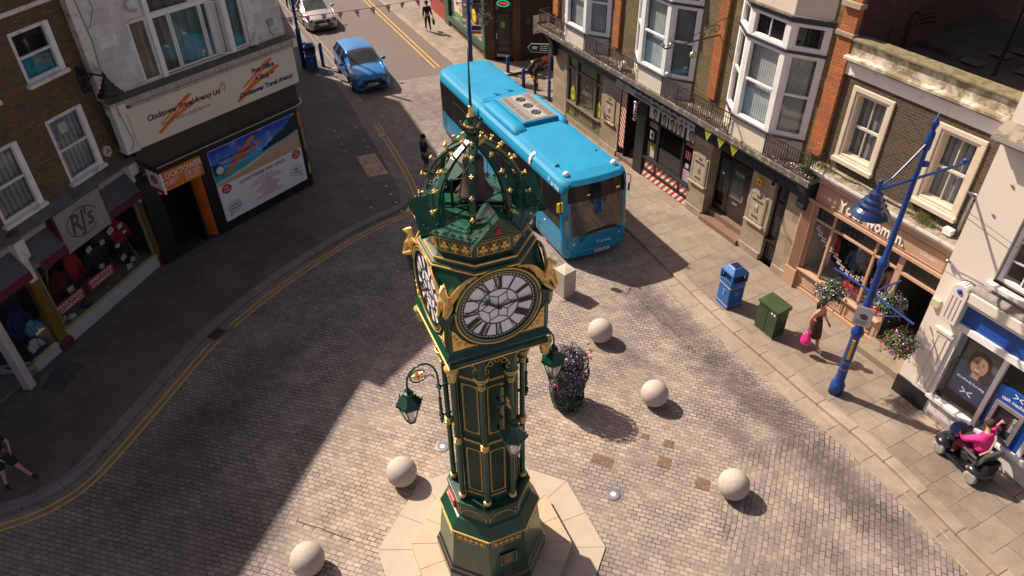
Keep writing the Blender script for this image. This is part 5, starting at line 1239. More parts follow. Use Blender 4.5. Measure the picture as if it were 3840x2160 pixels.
# barber shop
M_RW = stripe_mat('red and white stripes', (.50, .03, .03), (.62, .58, .55), .105, 'x', 1.0); M_RWB = stripe_mat('red and white base stripes', (.50, .03, .03), (.66, .62, .60), .14, 'x', -.85)
m = MB(); m.box(-1.71, -1.68, .02, .06, .1, 3.06); m.box(-1.34, -1.31, .02, .06, .1, 3.06); m.box(-.56, -.02, -.04, .10, .1, 3.06); m.box(-1.74, -.56, .0, .06, 3.0, 3.06); bf = m.build('black_shopfront', M_BLACK, hotel, bevel=.006)
m = MB(); m.box(-1.68, -1.34, .03, .05, .62, 3.04); m.build('striped_panel', M_RW, bf)
m = MB(); m.box(-1.31, -.56, .95, 1.0, .1, 3.06); m.box(-1.32, -.56, .0, 1.0, 3.02, 3.06); m.quad((-1.32, .06, .1), (-1.32, 1.0, .1), (-1.32, 1.0, 3.06), (-1.32, .06, 3.06)); m.quad((-.56, .1, .1), (-.56, .1, 3.06), (-.56, 1.0, 3.06), (-.56, 1.0, .1)); m.build('doorway', M_DARK, bf)
M_STEP = weathered('red stone step', (.20, .12, .085), (.14, .09, .07), .4, 5)
m = MB(); m.box(-1.72, -.56, -.02, .36, .1, .30); m.box(-1.72, -.56, .36, .95, .1, .50); m.build('step', M_STEP, hotel, bevel=.012)
m = MB(); m.box(-.02, 2.72, .02, .10, .93, 1.0)
for a, b, c, d in ((-.02, .08, .30, 3.0), (.66, .80, .30, 3.0), (2.10, 2.22, .30, 3.0), (2.66, 2.72, .30, 3.0), (-.02, 2.72, 2.48, 2.55), (-.02, 2.72, .80, .93), (-.02, 2.72, .34, .50), (-.02, 2.72, 2.96, 3.06)): m.box(a, b, .03, .09, c, d)
m.box(-.05, 2.74, -.06, .10, .90, .96); bw = m.build('barber_window', M_BLACK, hotel, bevel=.005)
m = MB(); m.box(-.02, 2.72, .02, .05, .10, .335); m.build('striped_base', M_RWB, bw)
m = MB(); 
for a, b in ((.08, .66), (.80, 2.10), (2.22, 2.66)): m.box(a, b, .05, .06, .50, .80)
m.build('striped_panel', M_RWB, bw)
m = MB(); m.quad((.06, .075, .96), (2.68, .075, .96), (2.68, .075, 2.5), (.06, .075, 2.5)); gl = m.build('pane', M_GLASSD, bw)
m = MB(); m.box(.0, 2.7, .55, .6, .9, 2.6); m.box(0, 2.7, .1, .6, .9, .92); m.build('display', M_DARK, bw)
SKIN1 = pm('skin', (.42, .22, .14), .55); HAIRD = pm('dark hair', (.018, .012, .010), .7)
def face_pic(mb, cx, cz, s, y, w=None):   # a small printed portrait: hair, face, features, shoulders
    E_ = lambda x, z, rx, rz, n=12: [(cx + x * s + rx * s * cos(2 * pi * k / n), cz + z * s + rz * s * sin(2 * pi * k / n)) for k in range(n)]
    mb.mat = 1; mb.plate(E_(0, .08, .30, .36), y - .001, y); mb.mat = 0; mb.plate(E_(.02, -.06, .235, .32), y - .002, y - .0012); mb.plate([(cx - .1 * s, cz - .5 * s), (cx + .12 * s, cz - .5 * s), (cx + .1 * s, cz - .2 * s), (cx - .08 * s, cz - .2 * s)], y - .0019, y - .0012)
    mb.mat = 2; mb.plate([(cx - .34 * s, cz - .62 * s), (cx + .36 * s, cz - .62 * s), (cx + .12 * s, cz - .40 * s), (cx - .10 * s, cz - .40 * s)], y - .003, y - .002)
    mb.mat = 1
    for e in (-.09, .12): mb.plate(E_(e, .02, .045, .018, 8), y - .003, y - .0022); mb.plate([(cx + (e - .06) * s, cz + .085 * s), (cx + (e + .06) * s, cz + .085 * s), (cx + (e + .06) * s, cz + .07 * s), (cx + (e - .06) * s, cz + .07 * s)], y - .003, y - .0022)
    mb.plate([(cx + .0 * s, cz - .13 * s), (cx + .05 * s, cz - .13 * s), (cx + .04 * s, cz - .12 * s), (cx + .01 * s, cz - .12 * s)], y - .003, y - .0022); mb.plate(E_(.02, -.22, .07, .014, 8), y - .003, y - .0022)
M_PBG = pm('print background', (.55, .58, .60), .5); M_SH = pm('print shoulders', (.04, .05, .09), .6)
for a, b in ((.09, .65), (.81, 1.16), (1.24, 1.63), (1.71, 2.09), (2.23, 2.65)):
    m = MB(); m.box(a, b, .022, .03, 2.55, 2.96); ph = m.build('haircut_photo', M_PBG, bw); m = MB()
    face_pic(m, (a + b) / 2 + (.05 if a < .2 or a > 2.2 else 0), 2.78, .46, .021) ; m.build('portrait', [SKIN1, HAIRD, M_SH], ph)
M_SIGNW = weathered('silver grey sign', (.46, .46, .48), (.34, .33, .34), .2, 4, .4)
m = MB(); m.box(-1.95, 2.74, -.13, -.10, 3.07, 3.34); m.box(-1.95, 2.74, -.10, .0, 3.07, 3.34); sg = m.build('barber_sign', M_SIGNW, hotel)
lettering('TURKISH STYLE - OPEN 7 DAYS A WEEK', .155, M_BLACK, sg, wallM(-.75, -.133, 3.12), 'lettering', .003, sx=.92)
m = MB(); random.seed(4)
for k in range(9): x = -.9 + k * .34; m.sphere((x, -.128, 3.33), .075, 10, 6, (1.5, .12, .6))
for x in (2.05, 2.30, 2.58): m.sphere((x, -.128, 3.20), .055, 10, 6, (1.2, .1, 1))
m.build('sign_ornament', pm('maroon', (.09, .02, .03), .5), sg)
lettering('G', .24, M_RED, sg, wallM(-1.55, -.133, 3.12), 'monogram', .0, shear=.3)
for (x, z, w, h, t) in ((.37, 2.30, .48, .20, 'BARBER'), (2.44, 2.42, .38, .13, 'ONLY')):
    m = MB(); m.box(x - w / 2, x + w / 2, .070, .073, z - h / 2, z + h / 2); p = m.build('window_sticker', M_SIGNW if t == 'x' else pm('pale sticker', (.30, .28, .30), .5), gl); lettering(t, .10, M_RED, p, wallM(x, .069, z - .04), 'lettering', .004, align='CENTER', ext=.0005)
m = MB(); m.box(.20, .44, .070, .073, 1.72, 2.06); m.mat = 1; m.box(.25, .39, .068, .0695, 1.82, 1.98); m.mat = 2; m.box(.30, .55, .070, .073, 1.34, 1.48); m.mat = 0; m.box(.30, .55, .070, .073, 1.03, 1.33); m.box(2.24, 2.64, .070, .073, 1.0, 1.42); m.mat = 3
for k in range(8): m.box(2.27, 2.60 - .05 * (k % 3), .068, .0695, 1.36 - k * .045, 1.38 - k * .045)
for k in range(3): m.box(2.30 + k * .1, 2.34 + k * .1, .070, .073, 1.85, 2.15)
m.mat = 0; m.box(2.36, 2.52, .07, .073, 1.52, 1.68); m.build('notice', [pm('paper', (.42, .42, .46), .6), pm('blue print', (.03, .05, .25), .5), M_FILM, pm('red print', (.4, .08, .12), .5)], gl)
# barber's pole
m = MB(); m.smooth = True; P0 = (-.33, -.32)
m.lathe([(.02, 3.10), (.09, 3.06), (.10, 3.02), (.075, 2.98)], 12, 0, *P0); m.lathe([(.075, 2.40), (.08, 2.36), (.05, 2.32), (.02, 2.30)], 12, 0, *P0); m.tube([(P0[0], 0, 3.0), (P0[0], -.28, 3.03)], .02, 6); m.tube([(P0[0], 0, 2.36), (P0[0], -.28, 2.36)], .02, 6); bp = m.build('barber_pole', M_CHROME, hotel)
mm, nt, b = _nt('pole spiral'); co = objco(nt); sx = N(nt, 'ShaderNodeSeparateXYZ'); L(nt, co, sx.inputs[0])
v = math_n(nt, 'FRACT', math_n(nt, 'ADD', math_n(nt, 'MULTIPLY', sx.outputs[2], 4.2), math_n(nt, 'ADD', math_n(nt, 'MULTIPLY', sx.outputs[0], 6.0), 50)))
r_ = ramp(nt, v, [(0, (.6, .05, .04)), (.28, (.7, .7, .7)), (.5, (.05, .10, .40)), (.78, (.7, .7, .7))]); nt.nodes[-1].color_ramp.interpolation = 'CONSTANT'; L(nt, r_, b.inputs['Base Color']); b.inputs['Roughness'].default_value = .3
m = MB(); m.smooth = True; m.lathe([(.068, 2.40), (.068, 2.98)], 16, 0, *P0); m.build('striped_cylinder', mm, bp)
# the dark door with side light
M_DOOR = pm('black brown door paint', (.018, .010, .009), .3, 0, .3, 6, coat=.3)
m = MB(); Y = .46
m.quad((3.62, .5, .1), (5.56, .5, .1), (5.56, .5, 2.95), (3.62, .5, 2.95)); m.box(3.62, 3.70, Y - .06, Y, .5, 2.95); m.box(5.08, 5.56, Y - .06, Y, .5, 2.95); m.box(4.12, 4.28, Y - .07, Y, .5, 2.95); m.box(3.62, 5.56, Y - .07, Y, 2.50, 2.62)
m.box(3.7, 4.12, Y - .05, Y, .5, .75); m.box(4.28, 5.08, Y - .05, Y, .5, 2.5); dr = m.build('door', M_DOOR, hotel, bevel=.006)
m = MB(); m.box(4.42, 4.94, Y - .06, Y - .052, 1.35, 2.38); m.box(3.74, 4.09, Y - .04, Y - .03, 1.2, 2.45); m.box(4.3, 5.06, Y - .06, Y - .05, 2.66, 2.92); gl = m.build('door_glass', pm('door glass', (.055, .07, .075), .12, 0, .3, 4), dr)
for k, ch in enumerate('LDS'):
    x = 4.53 + k * .15; z = 2.22; m = MB(); m.plate([(x - .065, z), (x, z - .07), (x + .065, z), (x, z + .07)], Y - .066, Y - .062); d_ = m.build('green_diamond', pm('mint vinyl', (.12, .33, .24), .5), dr); lettering(ch, .07, M_BLACK, d_, wallM(x, Y - .067, z - .025), 'lettering', 0, align='CENTER', ext=.0004)
m = MB()
for k in range(7):
    for x in (4.50, 4.72): m.box(x, x + .12 + .04 * ((k * 3) % 3), Y - .064, Y - .061, 1.96 - k * .055, 1.975 - k * .055)
m.build('door_notice', pm('grey print', (.15, .18, .17), .6), dr)
m = MB(); m.box(4.40, 4.96, Y - .08, Y - .05, 1.30, 1.335); m.box(4.55, 4.80, Y - .07, Y - .055, 1.08, 1.14); m.build('letter_plate', M_STEEL, dr); m = MB(); m.tube([(5.02, Y - .12, 1.35), (5.02, Y - .12, 1.6)], .012, 5); m.build('door_handle', M_GOLD, dr)
m = MB(); m.sphere((3.92, Y - .06, 1.95), .05, 8, 6, (1, .2, 1)); m.build('white_disc', M_WHITE, dr)
m = MB(); m.box(3.62, 5.56, -.12, .22, .1, .28); m.box(3.62, 5.56, .22, .5, .1, .48); m.build('step', M_STEP, hotel, bevel=.012)
M_REDF = pm('red petal', (.6, .01, .02), .5)
# narrow window by the last pier
m = MB(); m.box(6.55, 7.10, .16, .22, .1, .92); m.box(6.50, 7.12, .02, .22, .92, .98); frame_rect(m, 6.55, 7.10, .98, 2.95, .06, .14, .20); m.box(6.6, 7.05, .14, .2, 2.30, 2.36); frame_rect(m, 6.66, 6.99, .30, .78, .04, .13, .16); w_ = m.build('narrow_window', M_DOOR, hotel)
m = MB(); m.quad((6.6, .42, .98), (7.06, .42, .98), (7.06, .42, 2.9), (6.6, .42, 2.9)); m.build('display', blind_mat('shelf print', (.16, .15, .16), (.07, .02, .03), .03), w_); m = MB(); m.quad((6.6, .18, 1.0), (7.06, .18, 1.0), (7.06, .18, 2.9), (6.6, .18, 2.9)); m.build('pane', M_GLASS, w_)
m = MB(); m.box(5.86, 6.06, -.10, 0, 2.62, 2.84); al = m.build('alarm_box', pm('amber plastic', (.60, .36, .01), .4), hotel, bevel=.015); m = MB(); m.box(5.90, 6.02, -.104, -.1, 2.71, 2.75); m.build('print', M_BLACK, al)
m = MB(); m.smooth = True; m.tube([(6.62, -.05, 3.12), (6.62, -.22, 3.12)], .02, 6); m.lathe([(.05, 2.98), (.06, 3.06), (.02, 3.12)], 10, 0, 6.62, -.24); m.mat = 1; m.sphere((6.62, -.24, 2.98), .045, 8, 6); m.build('spotlight', [M_BLACK, M_WHITE], hotel)
# yellow pennants pinned under the slab
M_PENN = pm('yellow pennant', (.33, .36, .015), .6)
for k, ch in enumerate('LDU'):
    x = 3.86 + k * .62; t = thing('pennant', ['first', 'middle', 'last'][k] and ['yellow triangular pennant nearest the barber shop under the hotel slab', 'middle yellow pennant over the dark hotel door', 'yellow pennant nearest the amber alarm box under the slab'][k], 'pennant', group='yellow pennants under the hotel slab')
    t.location = Matrix.Rotation(radians(RROT), 4, 'Z') @ Vector((x, -.56, 3.74)) + Vector(RO_); t.rotation_euler = (0, 0, radians(RROT + 3 * k - 3))
    m = MB(); m.plate([(-.21, 0), (.21, 0), (0, -.40)], -.004, .004); m.build('cloth', M_PENN, t)
    lettering(ch, .17, pm('grey print', (.10, .12, .03), .6), t, wallM(0, -.006, -.20), 'lettering', .002, align='CENTER', ext=.0005)
# ---------------------------------------------------------------- pink dress shop
M_PINK = pm('dusty pink paint', (.47, .29, .20), .5, 0, .07, 2); M_PINKD = pm('pink moulding', (.43, .26, .175), .5, 0, .1, 2)
pink = thing('shop_building', 'dusty pink dress shop with peeling white parapet beside the hotel', 'building', RO_, RROT)
M_PEEL = weathered('peeling white render', (.84, .80, .77), (.40, .33, .25), .22, 3.4, .85, 60, .5); M_PEEL2 = weathered('mossy peeling render', (.25, .21, .13), (.68, .60, .52), .60, 1.7, .9, 50, .7)
M_CREAM = pm('cream window paint', (.60, .52, .42), .5, 0, .1, 4); M_LEDGE = weathered('lichen covered ledge', (.30, .26, .20), (.15, .13, .085), .55, 4, .9, 60, .6)
m = MB(); W1 = (8.24, 9.50, 4.64, 6.67); W2 = (10.72, 11.95, 4.64, 6.67)
facade_wall(m, 7.86, 12.75, 3.9, 6.86, 0, [W1, W2], .22); m.build('brick_wall', M_BRD, pink)
for (a, b, c, d) in (W1, W2):
    m = MB(); frame_rect(m, a, b, c, d, .12, -.05, .05); frame_rect(m, a + .12, b - .12, c + .12, d - .12, .07, -.02, .16); m.box(a - .02, b + .02, -.12, .1, c - .06, c + .06); m.build('window_surround', M_CREAM, pink, bevel=.01)
    sash(pink, Matrix.Identity(4), a + .19, b - .19, c + .16, d - .19, fr=M_CREAM, fw=.065, mull=True, blind=M_NET, y=.12, back=.12, glass=M_GLASS)
m = MB(); m.box(7.86, 12.75, -.04, .12, 6.86, 7.27); m.build('render_band', M_PEEL, pink)
m = MB(); m.box(7.84, 12.75, -.24, .12, 7.27, 7.37); m.box(7.85, 12.75, -.16, .12, 7.21, 7.27); m.build('parapet_moulding', M_PEEL2, pink, bevel=.02)
m = MB(); m.box(7.88, 12.75, -.07, .22, 7.37, 7.72); m.build('parapet', M_PEEL2, pink)
m = MB(); m.box(7.88, 12.75, -.15, .30, 7.72, 7.80); m.build('coping', weathered('mossy coping', (.22, .19, .11), (.13, .11, .05), .5, 5), pink, bevel=.02)
M_ROOF = weathered('dark roof felt', (.075, .062, .055), (.045, .038, .036), .5, 1.5, .9, 30, .4)
m = MB(); m.add([(7.86, .3, 7.15), (18, .3, 7.15), (18, 6, 7.35), (7.86, 6, 7.35)], [(0, 1, 2, 3)]); m.build('roof', M_ROOF, pink)
m = MB(); random.seed(8)
for k in range(5): x = 9.2 + random.uniform(0, 2); y = 1.6 + random.uniform(0, 2.2); m.box(x, x + .5, y, y + .35, 7.22 + y * .03, 7.26 + y * .03)
m.build('loose_slate', weathered('slate', (.10, .085, .08), (.06, .05, .05), .5, 3), pink)
m = MB(); m.box(7.86, 9.0, 2.3, 2.45, 7.2, 7.34); m.box(9.0, 12.7, 5.9, 6.1, 7.1, 12.5); m.build('rear_wall', M_BRR, pink)
m = MB(); m.tube([(10.35, 2.1, 7.25), (8.9, 5.0, 7.9), (8.3, 5.9, 8.5)], .035, 6); m.tube([(8.0, 1.1, 7.2), (8.0, 1.1, 7.9)], .02, 5); m.build('roof_cable', M_BLACK, pink)
m = MB(); m.box(7.80, 12.75, -.36, .02, 4.13, 4.22); m.box(7.86, 12.75, -.30, .02, 4.03, 4.13); m.build('shop_cornice', M_WHITEW, pink, bevel=.012)
m = MB(); m.add([(7.82, -.35, 4.224), (12.75, -.35, 4.224), (12.75, 0.0, 4.32), (7.82, 0.0, 4.32)], [(0, 1, 2, 3)]); m.build('ledge', M_LEDGE, pink)
m = MB(); m.box(8.10, 12.6, -.10, .02, 3.22, 3.80); m.box(7.88, 12.6, -.16, .02, 3.80, 4.03); m.box(7.88, 12.6, -.15, .02, 3.12, 3.22); sgn = m.build('shop_fascia', M_PINK, pink, bevel=.01)
m = MB(); frame_rect(m, 8.16, 12.2, 3.27, 3.76, .025, -.12, -.09); m.build('fascia_moulding', M_PINKD, sgn)
M_LETW = pm('white raised letters', (.78, .76, .74), .4)
lettering('Your', .46, M_LETW, sgn, wallM(8.93, -.13, 3.36), 'lettering', .006, ext=.015, sx=.86); lettering('women.', .46, M_LETW, sgn, wallM(9.86, -.13, 3.36), 'lettering', .006, ext=.015, sx=.80)
lettering('01795 583374', .095, M_LETW, sgn, wallM(11.52, -.102, 3.42), 'lettering', 0, ext=.002, sx=.85); lettering('77 High Street', .085, M_LETW, sgn, wallM(8.22, -.102, 3.45), 'lettering', 0, ext=.002, sx=.85)
m = MB(); m.box(7.74, 8.14, -.10, .06, .1, 3.22)
for k in range(8): m.box(7.79 + k * .04, 7.805 + k * .04, -.118, -.09, .75, 3.0)
m.box(7.72, 8.16, -.14, .06, .1, .72); m.build('fluted_pilaster', M_PINK, pink, bevel=.006)
m = MB(); m.box(12.45, 12.7, -.05, .3, .1, 3.2); m.build('fluted_pilaster', M_PINK, pink)
m = MB(); 
for a, b, c, d in ((8.14, 8.22, .86, 3.12), (8.82, 8.90, .86, 3.12), (10.26, 10.34, .86, 3.12), (11.0, 11.17, .1, 3.12), (8.14, 12.3, 3.06, 3.12), (8.14, 11.1, 2.57, 2.64), (11.17, 12.5, 2.53, 2.62), (12.25, 12.5, .1, 3.12)): m.box(a, b, .0, .08, c, d)
m.box(8.12, 11.12, -.12, .10, .80, .86); m.box(8.14, 11.1, -.02, .08, .1, .80); m.box(8.12, 11.1, -.06, .08, .1, .22)
wf = m.build('shop_window', M_PINK, pink, bevel=.008)
m = MB()
for a, b in ((8.25, 8.95), (9.05, 9.95), (10.05, 10.95)):
    frame_rect(m, a, b, .30, .72, .03, -.045, -.015); frame_rect(m, a + .07, b - .07, .37, .65, .015, -.03, -.018)
m.build('stall_panel', M_PINKD, wf)
m = MB(); m.quad((8.2, .05, .86), (11.05, .05, .86), (11.05, .05, 2.58), (8.2, .05, 2.58)); m.build('pane', M_GLASS, wf)
m = MB(); m.quad((8.2, .05, 2.62), (12.4, .05, 2.62), (12.4, .05, 3.08), (8.2, .05, 3.08)); m.build('top_light', pm('leaded dark glass', (.02, .02, .02), .15), wf)
m = MB()
for k in range(26): x = 8.22 + k * .165; m.box(x - .004, x + .004, .044, .05, 2.64, 3.06)
for z in (2.78, 2.92): m.box(8.2, 12.4, .044, .05, z - .004, z + .004)
m.build('leading', pm('lead', (.10, .095, .09), .6), wf)
m = MB(); m.mat = 0; m.box(8.15, 11.1, .1, 1.1, .78, .84); m.mat = 1; m.quad((8.15, 1.1, .8), (11.1, 1.1, .8), (11.1, 1.1, 3.1), (8.15, 1.1, 3.1)); m.mat = 2; m.quad((8.15, .1, .8), (8.15, 1.1, .8), (8.15, 1.1, 3.1), (8.15, .1, 3.1)); m.mat = 1; m.quad((8.15, .1, 3.09), (11.1, .1, 3.09), (11.1, 1.1, 3.09), (8.15, 1.1, 3.09))
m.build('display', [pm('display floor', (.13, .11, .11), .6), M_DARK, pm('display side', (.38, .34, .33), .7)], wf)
m = MB(); m.mat = 0; m.box(11.17, 12.5, 1.6, 1.65, .1, 3.1); m.quad((11.17, .08, .1), (11.17, 1.6, .1), (11.17, 1.6, 3.1), (11.17, .08, 3.1)); m.mat = 1; m.box(11.17, 12.5, 0, 1.6, .1, .31); m.build('doorway', [M_DARK, pm('wood floor', (.14, .075, .035), .5, 0, .3, 5)], pink)
m = MB(); m.box(11.12, 12.62, -.66, -.0, .1, .30); m.build('step', weathered('stone step', (.26, .21, .15), (.20, .16, .11), .4, 5), pink, bevel=.015)
m = MB(); m.smooth = True; m.tube([(12.15, -.06, 4.35), (12.12, -.08, 4.7), (12.14, -.08, 5.4), (12.0, -.1, 5.45), (12.2, -.12, 5.5), (12.3, -.15, 5.5)], .035, 6); m.build('waste_pipe', M_STEEL, pink)
m = MB(); m.box(11.85, 12.08, -.22, -.06, 4.30, 4.46); m.build('junction_box', M_WHITE, pink, bevel=.01)
m = MB(); random.seed(3); m.tube([(8.2 + k * .22, -.13 + random.uniform(-.06, .04), 4.31 + random.uniform(0, .025)) for k in range(20)], .014, 5); m.tube([(9.9 + k * .2, -.2 + .02 * k + random.uniform(-.03, .03), 4.30) for k in range(11)], .010, 5); m.build('cable', M_BLACK, pink)
w = MB(); random.seed(21)
for cx_, n, hh in ((8.1, 90, .16), (8.35, 60, .1), (11.25, 170, .30), (11.4, 90, .2), (9.6, 30, .1)):
    for _ in range(n):
        x = cx_ + random.gauss(0, .13); y = -.16 + random.gauss(0, .06); h = random.uniform(.04, hh); w.mat = random.choice((0, 1, 1))
        w.add([(x - .012, y, 4.28), (x + .012, y, 4.28), (x + random.gauss(0, .06), y + random.gauss(0, .05), 4.28 + h)], [(0, 1, 2)])
tag(w.build('weed', [M_LEAF, M_LEAF3], pink), kind='stuff')
# goods in the dress shop window
def r2w(x, y, z): return Matrix.Rotation(radians(RROT), 4, 'Z') @ Vector((x, y, z)) + Vector(RO_)
def prop(name, label, cat, x, y, z, group=None): return thing(name, label, cat, r2w(x, y, z), RROT, group)
M_REDJ = weathered('red floral jacket', (.45, .03, .02), (.60, .42, .25), .3, 30, .8, 50, .2); M_DENIM = pm('denim', (.05, .09, .16), .8, 0, .3, 10)
def torso(t, mat, sleeves=True, h=.62, skirt=None):
    m = MB(); m.smooth = True; m.lathe([(.03, .62 + .22), (.10, .60 + .2), (.19, .52 + .2), (.18, .35 + .2), (.15, .2 + .2), (.20, .0 + .2), (.14, .2)], 14); 
    for i in range(len(m.v)): m.v[i].y *= .6
    if sleeves:
        for s_ in (-1, 1): m.tube([(s_ * .16, 0, .72), (s_ * .25, -.02, .50), (s_ * .25, -.05, .28)], [.06, .055, .06], 8)
    g_ = m.build('garment', mat, t); m = MB(); m.smooth = True; m.lathe([(.04, .82), (.05, .95), (.02, 1.0)], 10); m.tube([(0, 0, -.35), (0, 0, .25)], .06, 8)
    for s_ in (-1, 1): m.sphere((s_ * .25, -.06, .24), .03, 6, 5)
    m.build('mannequin', pm('grey mannequin', (.42, .42, .42), .5), t)
t = prop('dressed_mannequin', 'mannequin in a red floral jacket behind the left pane of the pink shop', 'mannequin', 8.62, .55, 1.35, 'mannequins in the dress shop window'); torso(t, M_REDJ)
t = prop('dressed_mannequin', 'mannequin in a long denim dress in the middle of the pink shop window', 'mannequin', 9.45, .65, 1.20, 'mannequins in the dress shop window'); torso(t, M_DENIM)
t = prop('dressed_mannequin', 'mannequin with pink and white top behind the right pane of the pink shop', 'mannequin', 10.72, .55, 1.30, 'mannequins in the dress shop window'); torso(t, weathered('pink print top', (.50, .22, .22), (.6, .55, .5), .4, 25))
M_REDB = pm('red leather', (.62, .02, .02), .35, 0, .1, 5)
for (x, y, s_, lab) in ((9.72, .30, 1.25, 'large red handbag standing upright in the middle of the pink shop window'), (10.05, .22, .8, 'small dark red handbag beside the large one in the shop window'), (10.80, .22, 1.1, 'red handbag low in the right corner of the pink shop window')):
    t = prop('handbag', lab, 'handbag', x, y, .845, 'handbags in the dress shop window'); m = MB(); m.prism([(-.15 * s_, -.06), (.15 * s_, -.06), (.15 * s_, .06), (-.15 * s_, .06)], 0, .22 * s_); m.build('bag_body', M_REDB if 'dark' not in lab else pm('dark red leather', (.25, .01, .02), .4), t, bevel=.02); m = MB(); m.tube([(-.09 * s_, 0, .2 * s_), (-.07 * s_, 0, .34 * s_), (.07 * s_, 0, .34 * s_), (.09 * s_, 0, .2 * s_)], .012, 5); m.build('handle', M_REDB, t)
t = prop('potted_plant', 'leafy green plant among the clothes in the pink shop window', 'plant', 10.0, .7, .85); lv = MB(); random.seed(2)
scatter_leaves(lv, [((random.gauss(0, .16), random.gauss(0, .1), .5 + random.gauss(0, .3)), (0, -1, .3)) for _ in range(220)], .05, [0, 1]); lv.build('foliage', [M_LEAF, M_LEAF2], t); m = MB(); m.lathe([(.08, 0), (.11, .18)], 12); m.build('pot', M_STEEL, t)
def flag_bunting(name, label, pts, n, fw, fh, parent_rot, group=None, face=None):
    root = thing(name, label, 'bunting', (0, 0, 0), 0, group); P = [Vector(p) for p in pts]
    m = MB(); m.tube(P, .006 if fw < .2 else .010, 4); m.build('cord', pm('cord', (.35, .08, .07), .8), root)
    Ls = [0]
    for a, b in zip(P, P[1:]): Ls.append(Ls[-1] + (b - a).length)
    def at(d):
        for i in range(len(P) - 1):
            if d <= Ls[i + 1]: t = (d - Ls[i]) / (Ls[i + 1] - Ls[i]); return P[i].lerp(P[i + 1], t), (P[i + 1] - P[i]).normalized()
        return P[-1], (P[-1] - P[-2]).normalized()
    MF = [pm('flag red', (.55, .02, .03), .6), pm('flag white', (.80, .78, .78), .6), pm('flag blue', (.03, .04, .20), .6)]
    for k in range(n):
        p, d = at(Ls[-1] * (k + .5) / n); ang = atan2(d.y, d.x); sw = random.uniform(-.7, .7) if fw > .2 else 0
        M0 = Matrix.Translation(p) @ Matrix.Rotation(ang, 4, 'Z') @ Matrix.Rotation(sw, 4, 'X'); m = MB(M0); w = fw / 2; y = -.001
        if fw < .2: out = [(-w, 0), (w, 0), (w, -fh * .7), (0, -fh), (-w, -fh * .7)]
        else: out = [(-w, 0), (w, 0), (0, -fh)]
        m.mat = 2; m.plate(out, -.001, .001)
        for s_ in (-1, 1):
            yy = s_ * .002
            m.mat = 1
            if fw < .2: m.plate([(-w, 0), (-w * .6, 0), (w, -fh * .6), (w, -fh * .7), (w * .6, -fh * .8), (-w, -fh * .12)], yy, yy + .0004); m.plate([(w, 0), (w * .6, 0), (-w, -fh * .6), (-w, -fh * .7), (-w * .6, -fh * .8), (w, -fh * .12)], yy, yy + .0004)
            else: m.plate([(-w, 0), (-w * .55, 0), (w * .15, -fh * .62), (0, -fh * .8)], yy, yy + .0004); m.plate([(w * .55, 0), (w, 0), (0, -fh * .8), (-w * .15, -fh * .62)], yy, yy + .0004)
            m.plate([(-w * .30, 0), (w * .30, 0), (w * .12, -fh * .86), (-w * .12, -fh * .86)], yy * 1.3, yy * 1.3 + .0004); m.plate([(-w * .8, -fh * .22), (w * .8, -fh * .22), (w * .55, -fh * .48), (-w * .55, -fh * .48)], yy * 1.3, yy * 1.3 + .0004)
            m.mat = 0; m.plate([(-w * .17, 0), (w * .17, 0), (w * .04, -fh * .9), (-w * .04, -fh * .9)], yy * 1.8, yy * 1.8 + .0004); m.plate([(-w * .74, -fh * .28), (w * .74, -fh * .28), (w * .60, -fh * .42), (-w * .60, -fh * .42)], yy * 1.8, yy * 1.8 + .0004)
        m.build('flag', MF, root)
    return root
random.seed(12)
flag_bunting('bunting', 'string of small union flag pennants looped inside the pink shop window', [r2w(*p) for p in ((8.22, .14, 2.45), (8.5, .14, 2.15), (8.85, .14, 2.0), (9.05, .14, 1.92), (9.4, .14, 1.66), (9.8, .14, 1.55), (10.25, .14, 1.75))], 12, .145, .20, RROT)
flag_bunting('bunting', 'short string of union flag pennants behind the right pane of the pink shop', [r2w(*p) for p in ((10.4, .14, 1.9), (10.6, .14, 1.6), (10.95, .14, 1.62))], 4, .145, .20, RROT)
# ---------------------------------------------------------------- bank
bank = thing('bank_building', 'white rendered bank with royal blue sign and cash machine at the right edge', 'building', r2w(12.67, -1.0, 0), RROT)
M_BWALL = weathered('white rendered wall', (.74, .68, .62), (.66, .60, .54), .1, 1.2, .7, 30, .06); M_BBLUE = pm('royal blue sign', (.005, .065, .34), .45, 0, .04, 2)
M_BPLN = pm('black plinth', (.015, .014, .016), .5)
m = MB(); WN = (1.03, 3.0, 4.36, 7.0); facade_wall(m, 0, 6, 3.95, 7.3, 0, [WN], .16); m.quad((0, 0, 0), (0, 0, 9), (0, 6, 9), (0, 6, 0)); m.box(0, 6, .0, .1, 7.3, 8.6); m.build('upper_wall', M_BWALL, bank)
m = MB(); m.box(0, .86, .0, .35, .1, 3.98); m.build('lower_wall', M_BWALL, bank)
m = MB(); m.box(-.02, .90, -.04, .35, .1, .66); m.build('plinth', M_BPLN, bank, bevel=.01)
m = MB(); m.box(.42, .82, -.05, .0, .68, 2.52); m.box(.38, .86, -.09, 0, 2.52, 2.60); pl_ = m.build('pilaster', M_BWALL, bank); m = MB(); frame_rect(m, .49, .72, .80, 2.44, .02, -.062, -.05); m.build('pilaster_moulding', M_WHITEW, pl_)
m = MB(); m.plate([(.43, 3.0), (.83, 3.0), (.83, 3.86)] + [(.63 + .20 * cos(t), 3.86 + .20 * sin(t)) for t in [q * pi / 8 for q in range(1, 8)]] + [(.43, 3.86)], -.27, 0); co_ = m.build('console', M_BWALL, bank, bevel=.012)
m = MB()
for x in (.53, .63, .73): m.box(x - .008, x + .008, -.276, -.27, 3.1, 3.72)
m.build('console_groove', pm('groove', (.25, .22, .19), .8), co_)
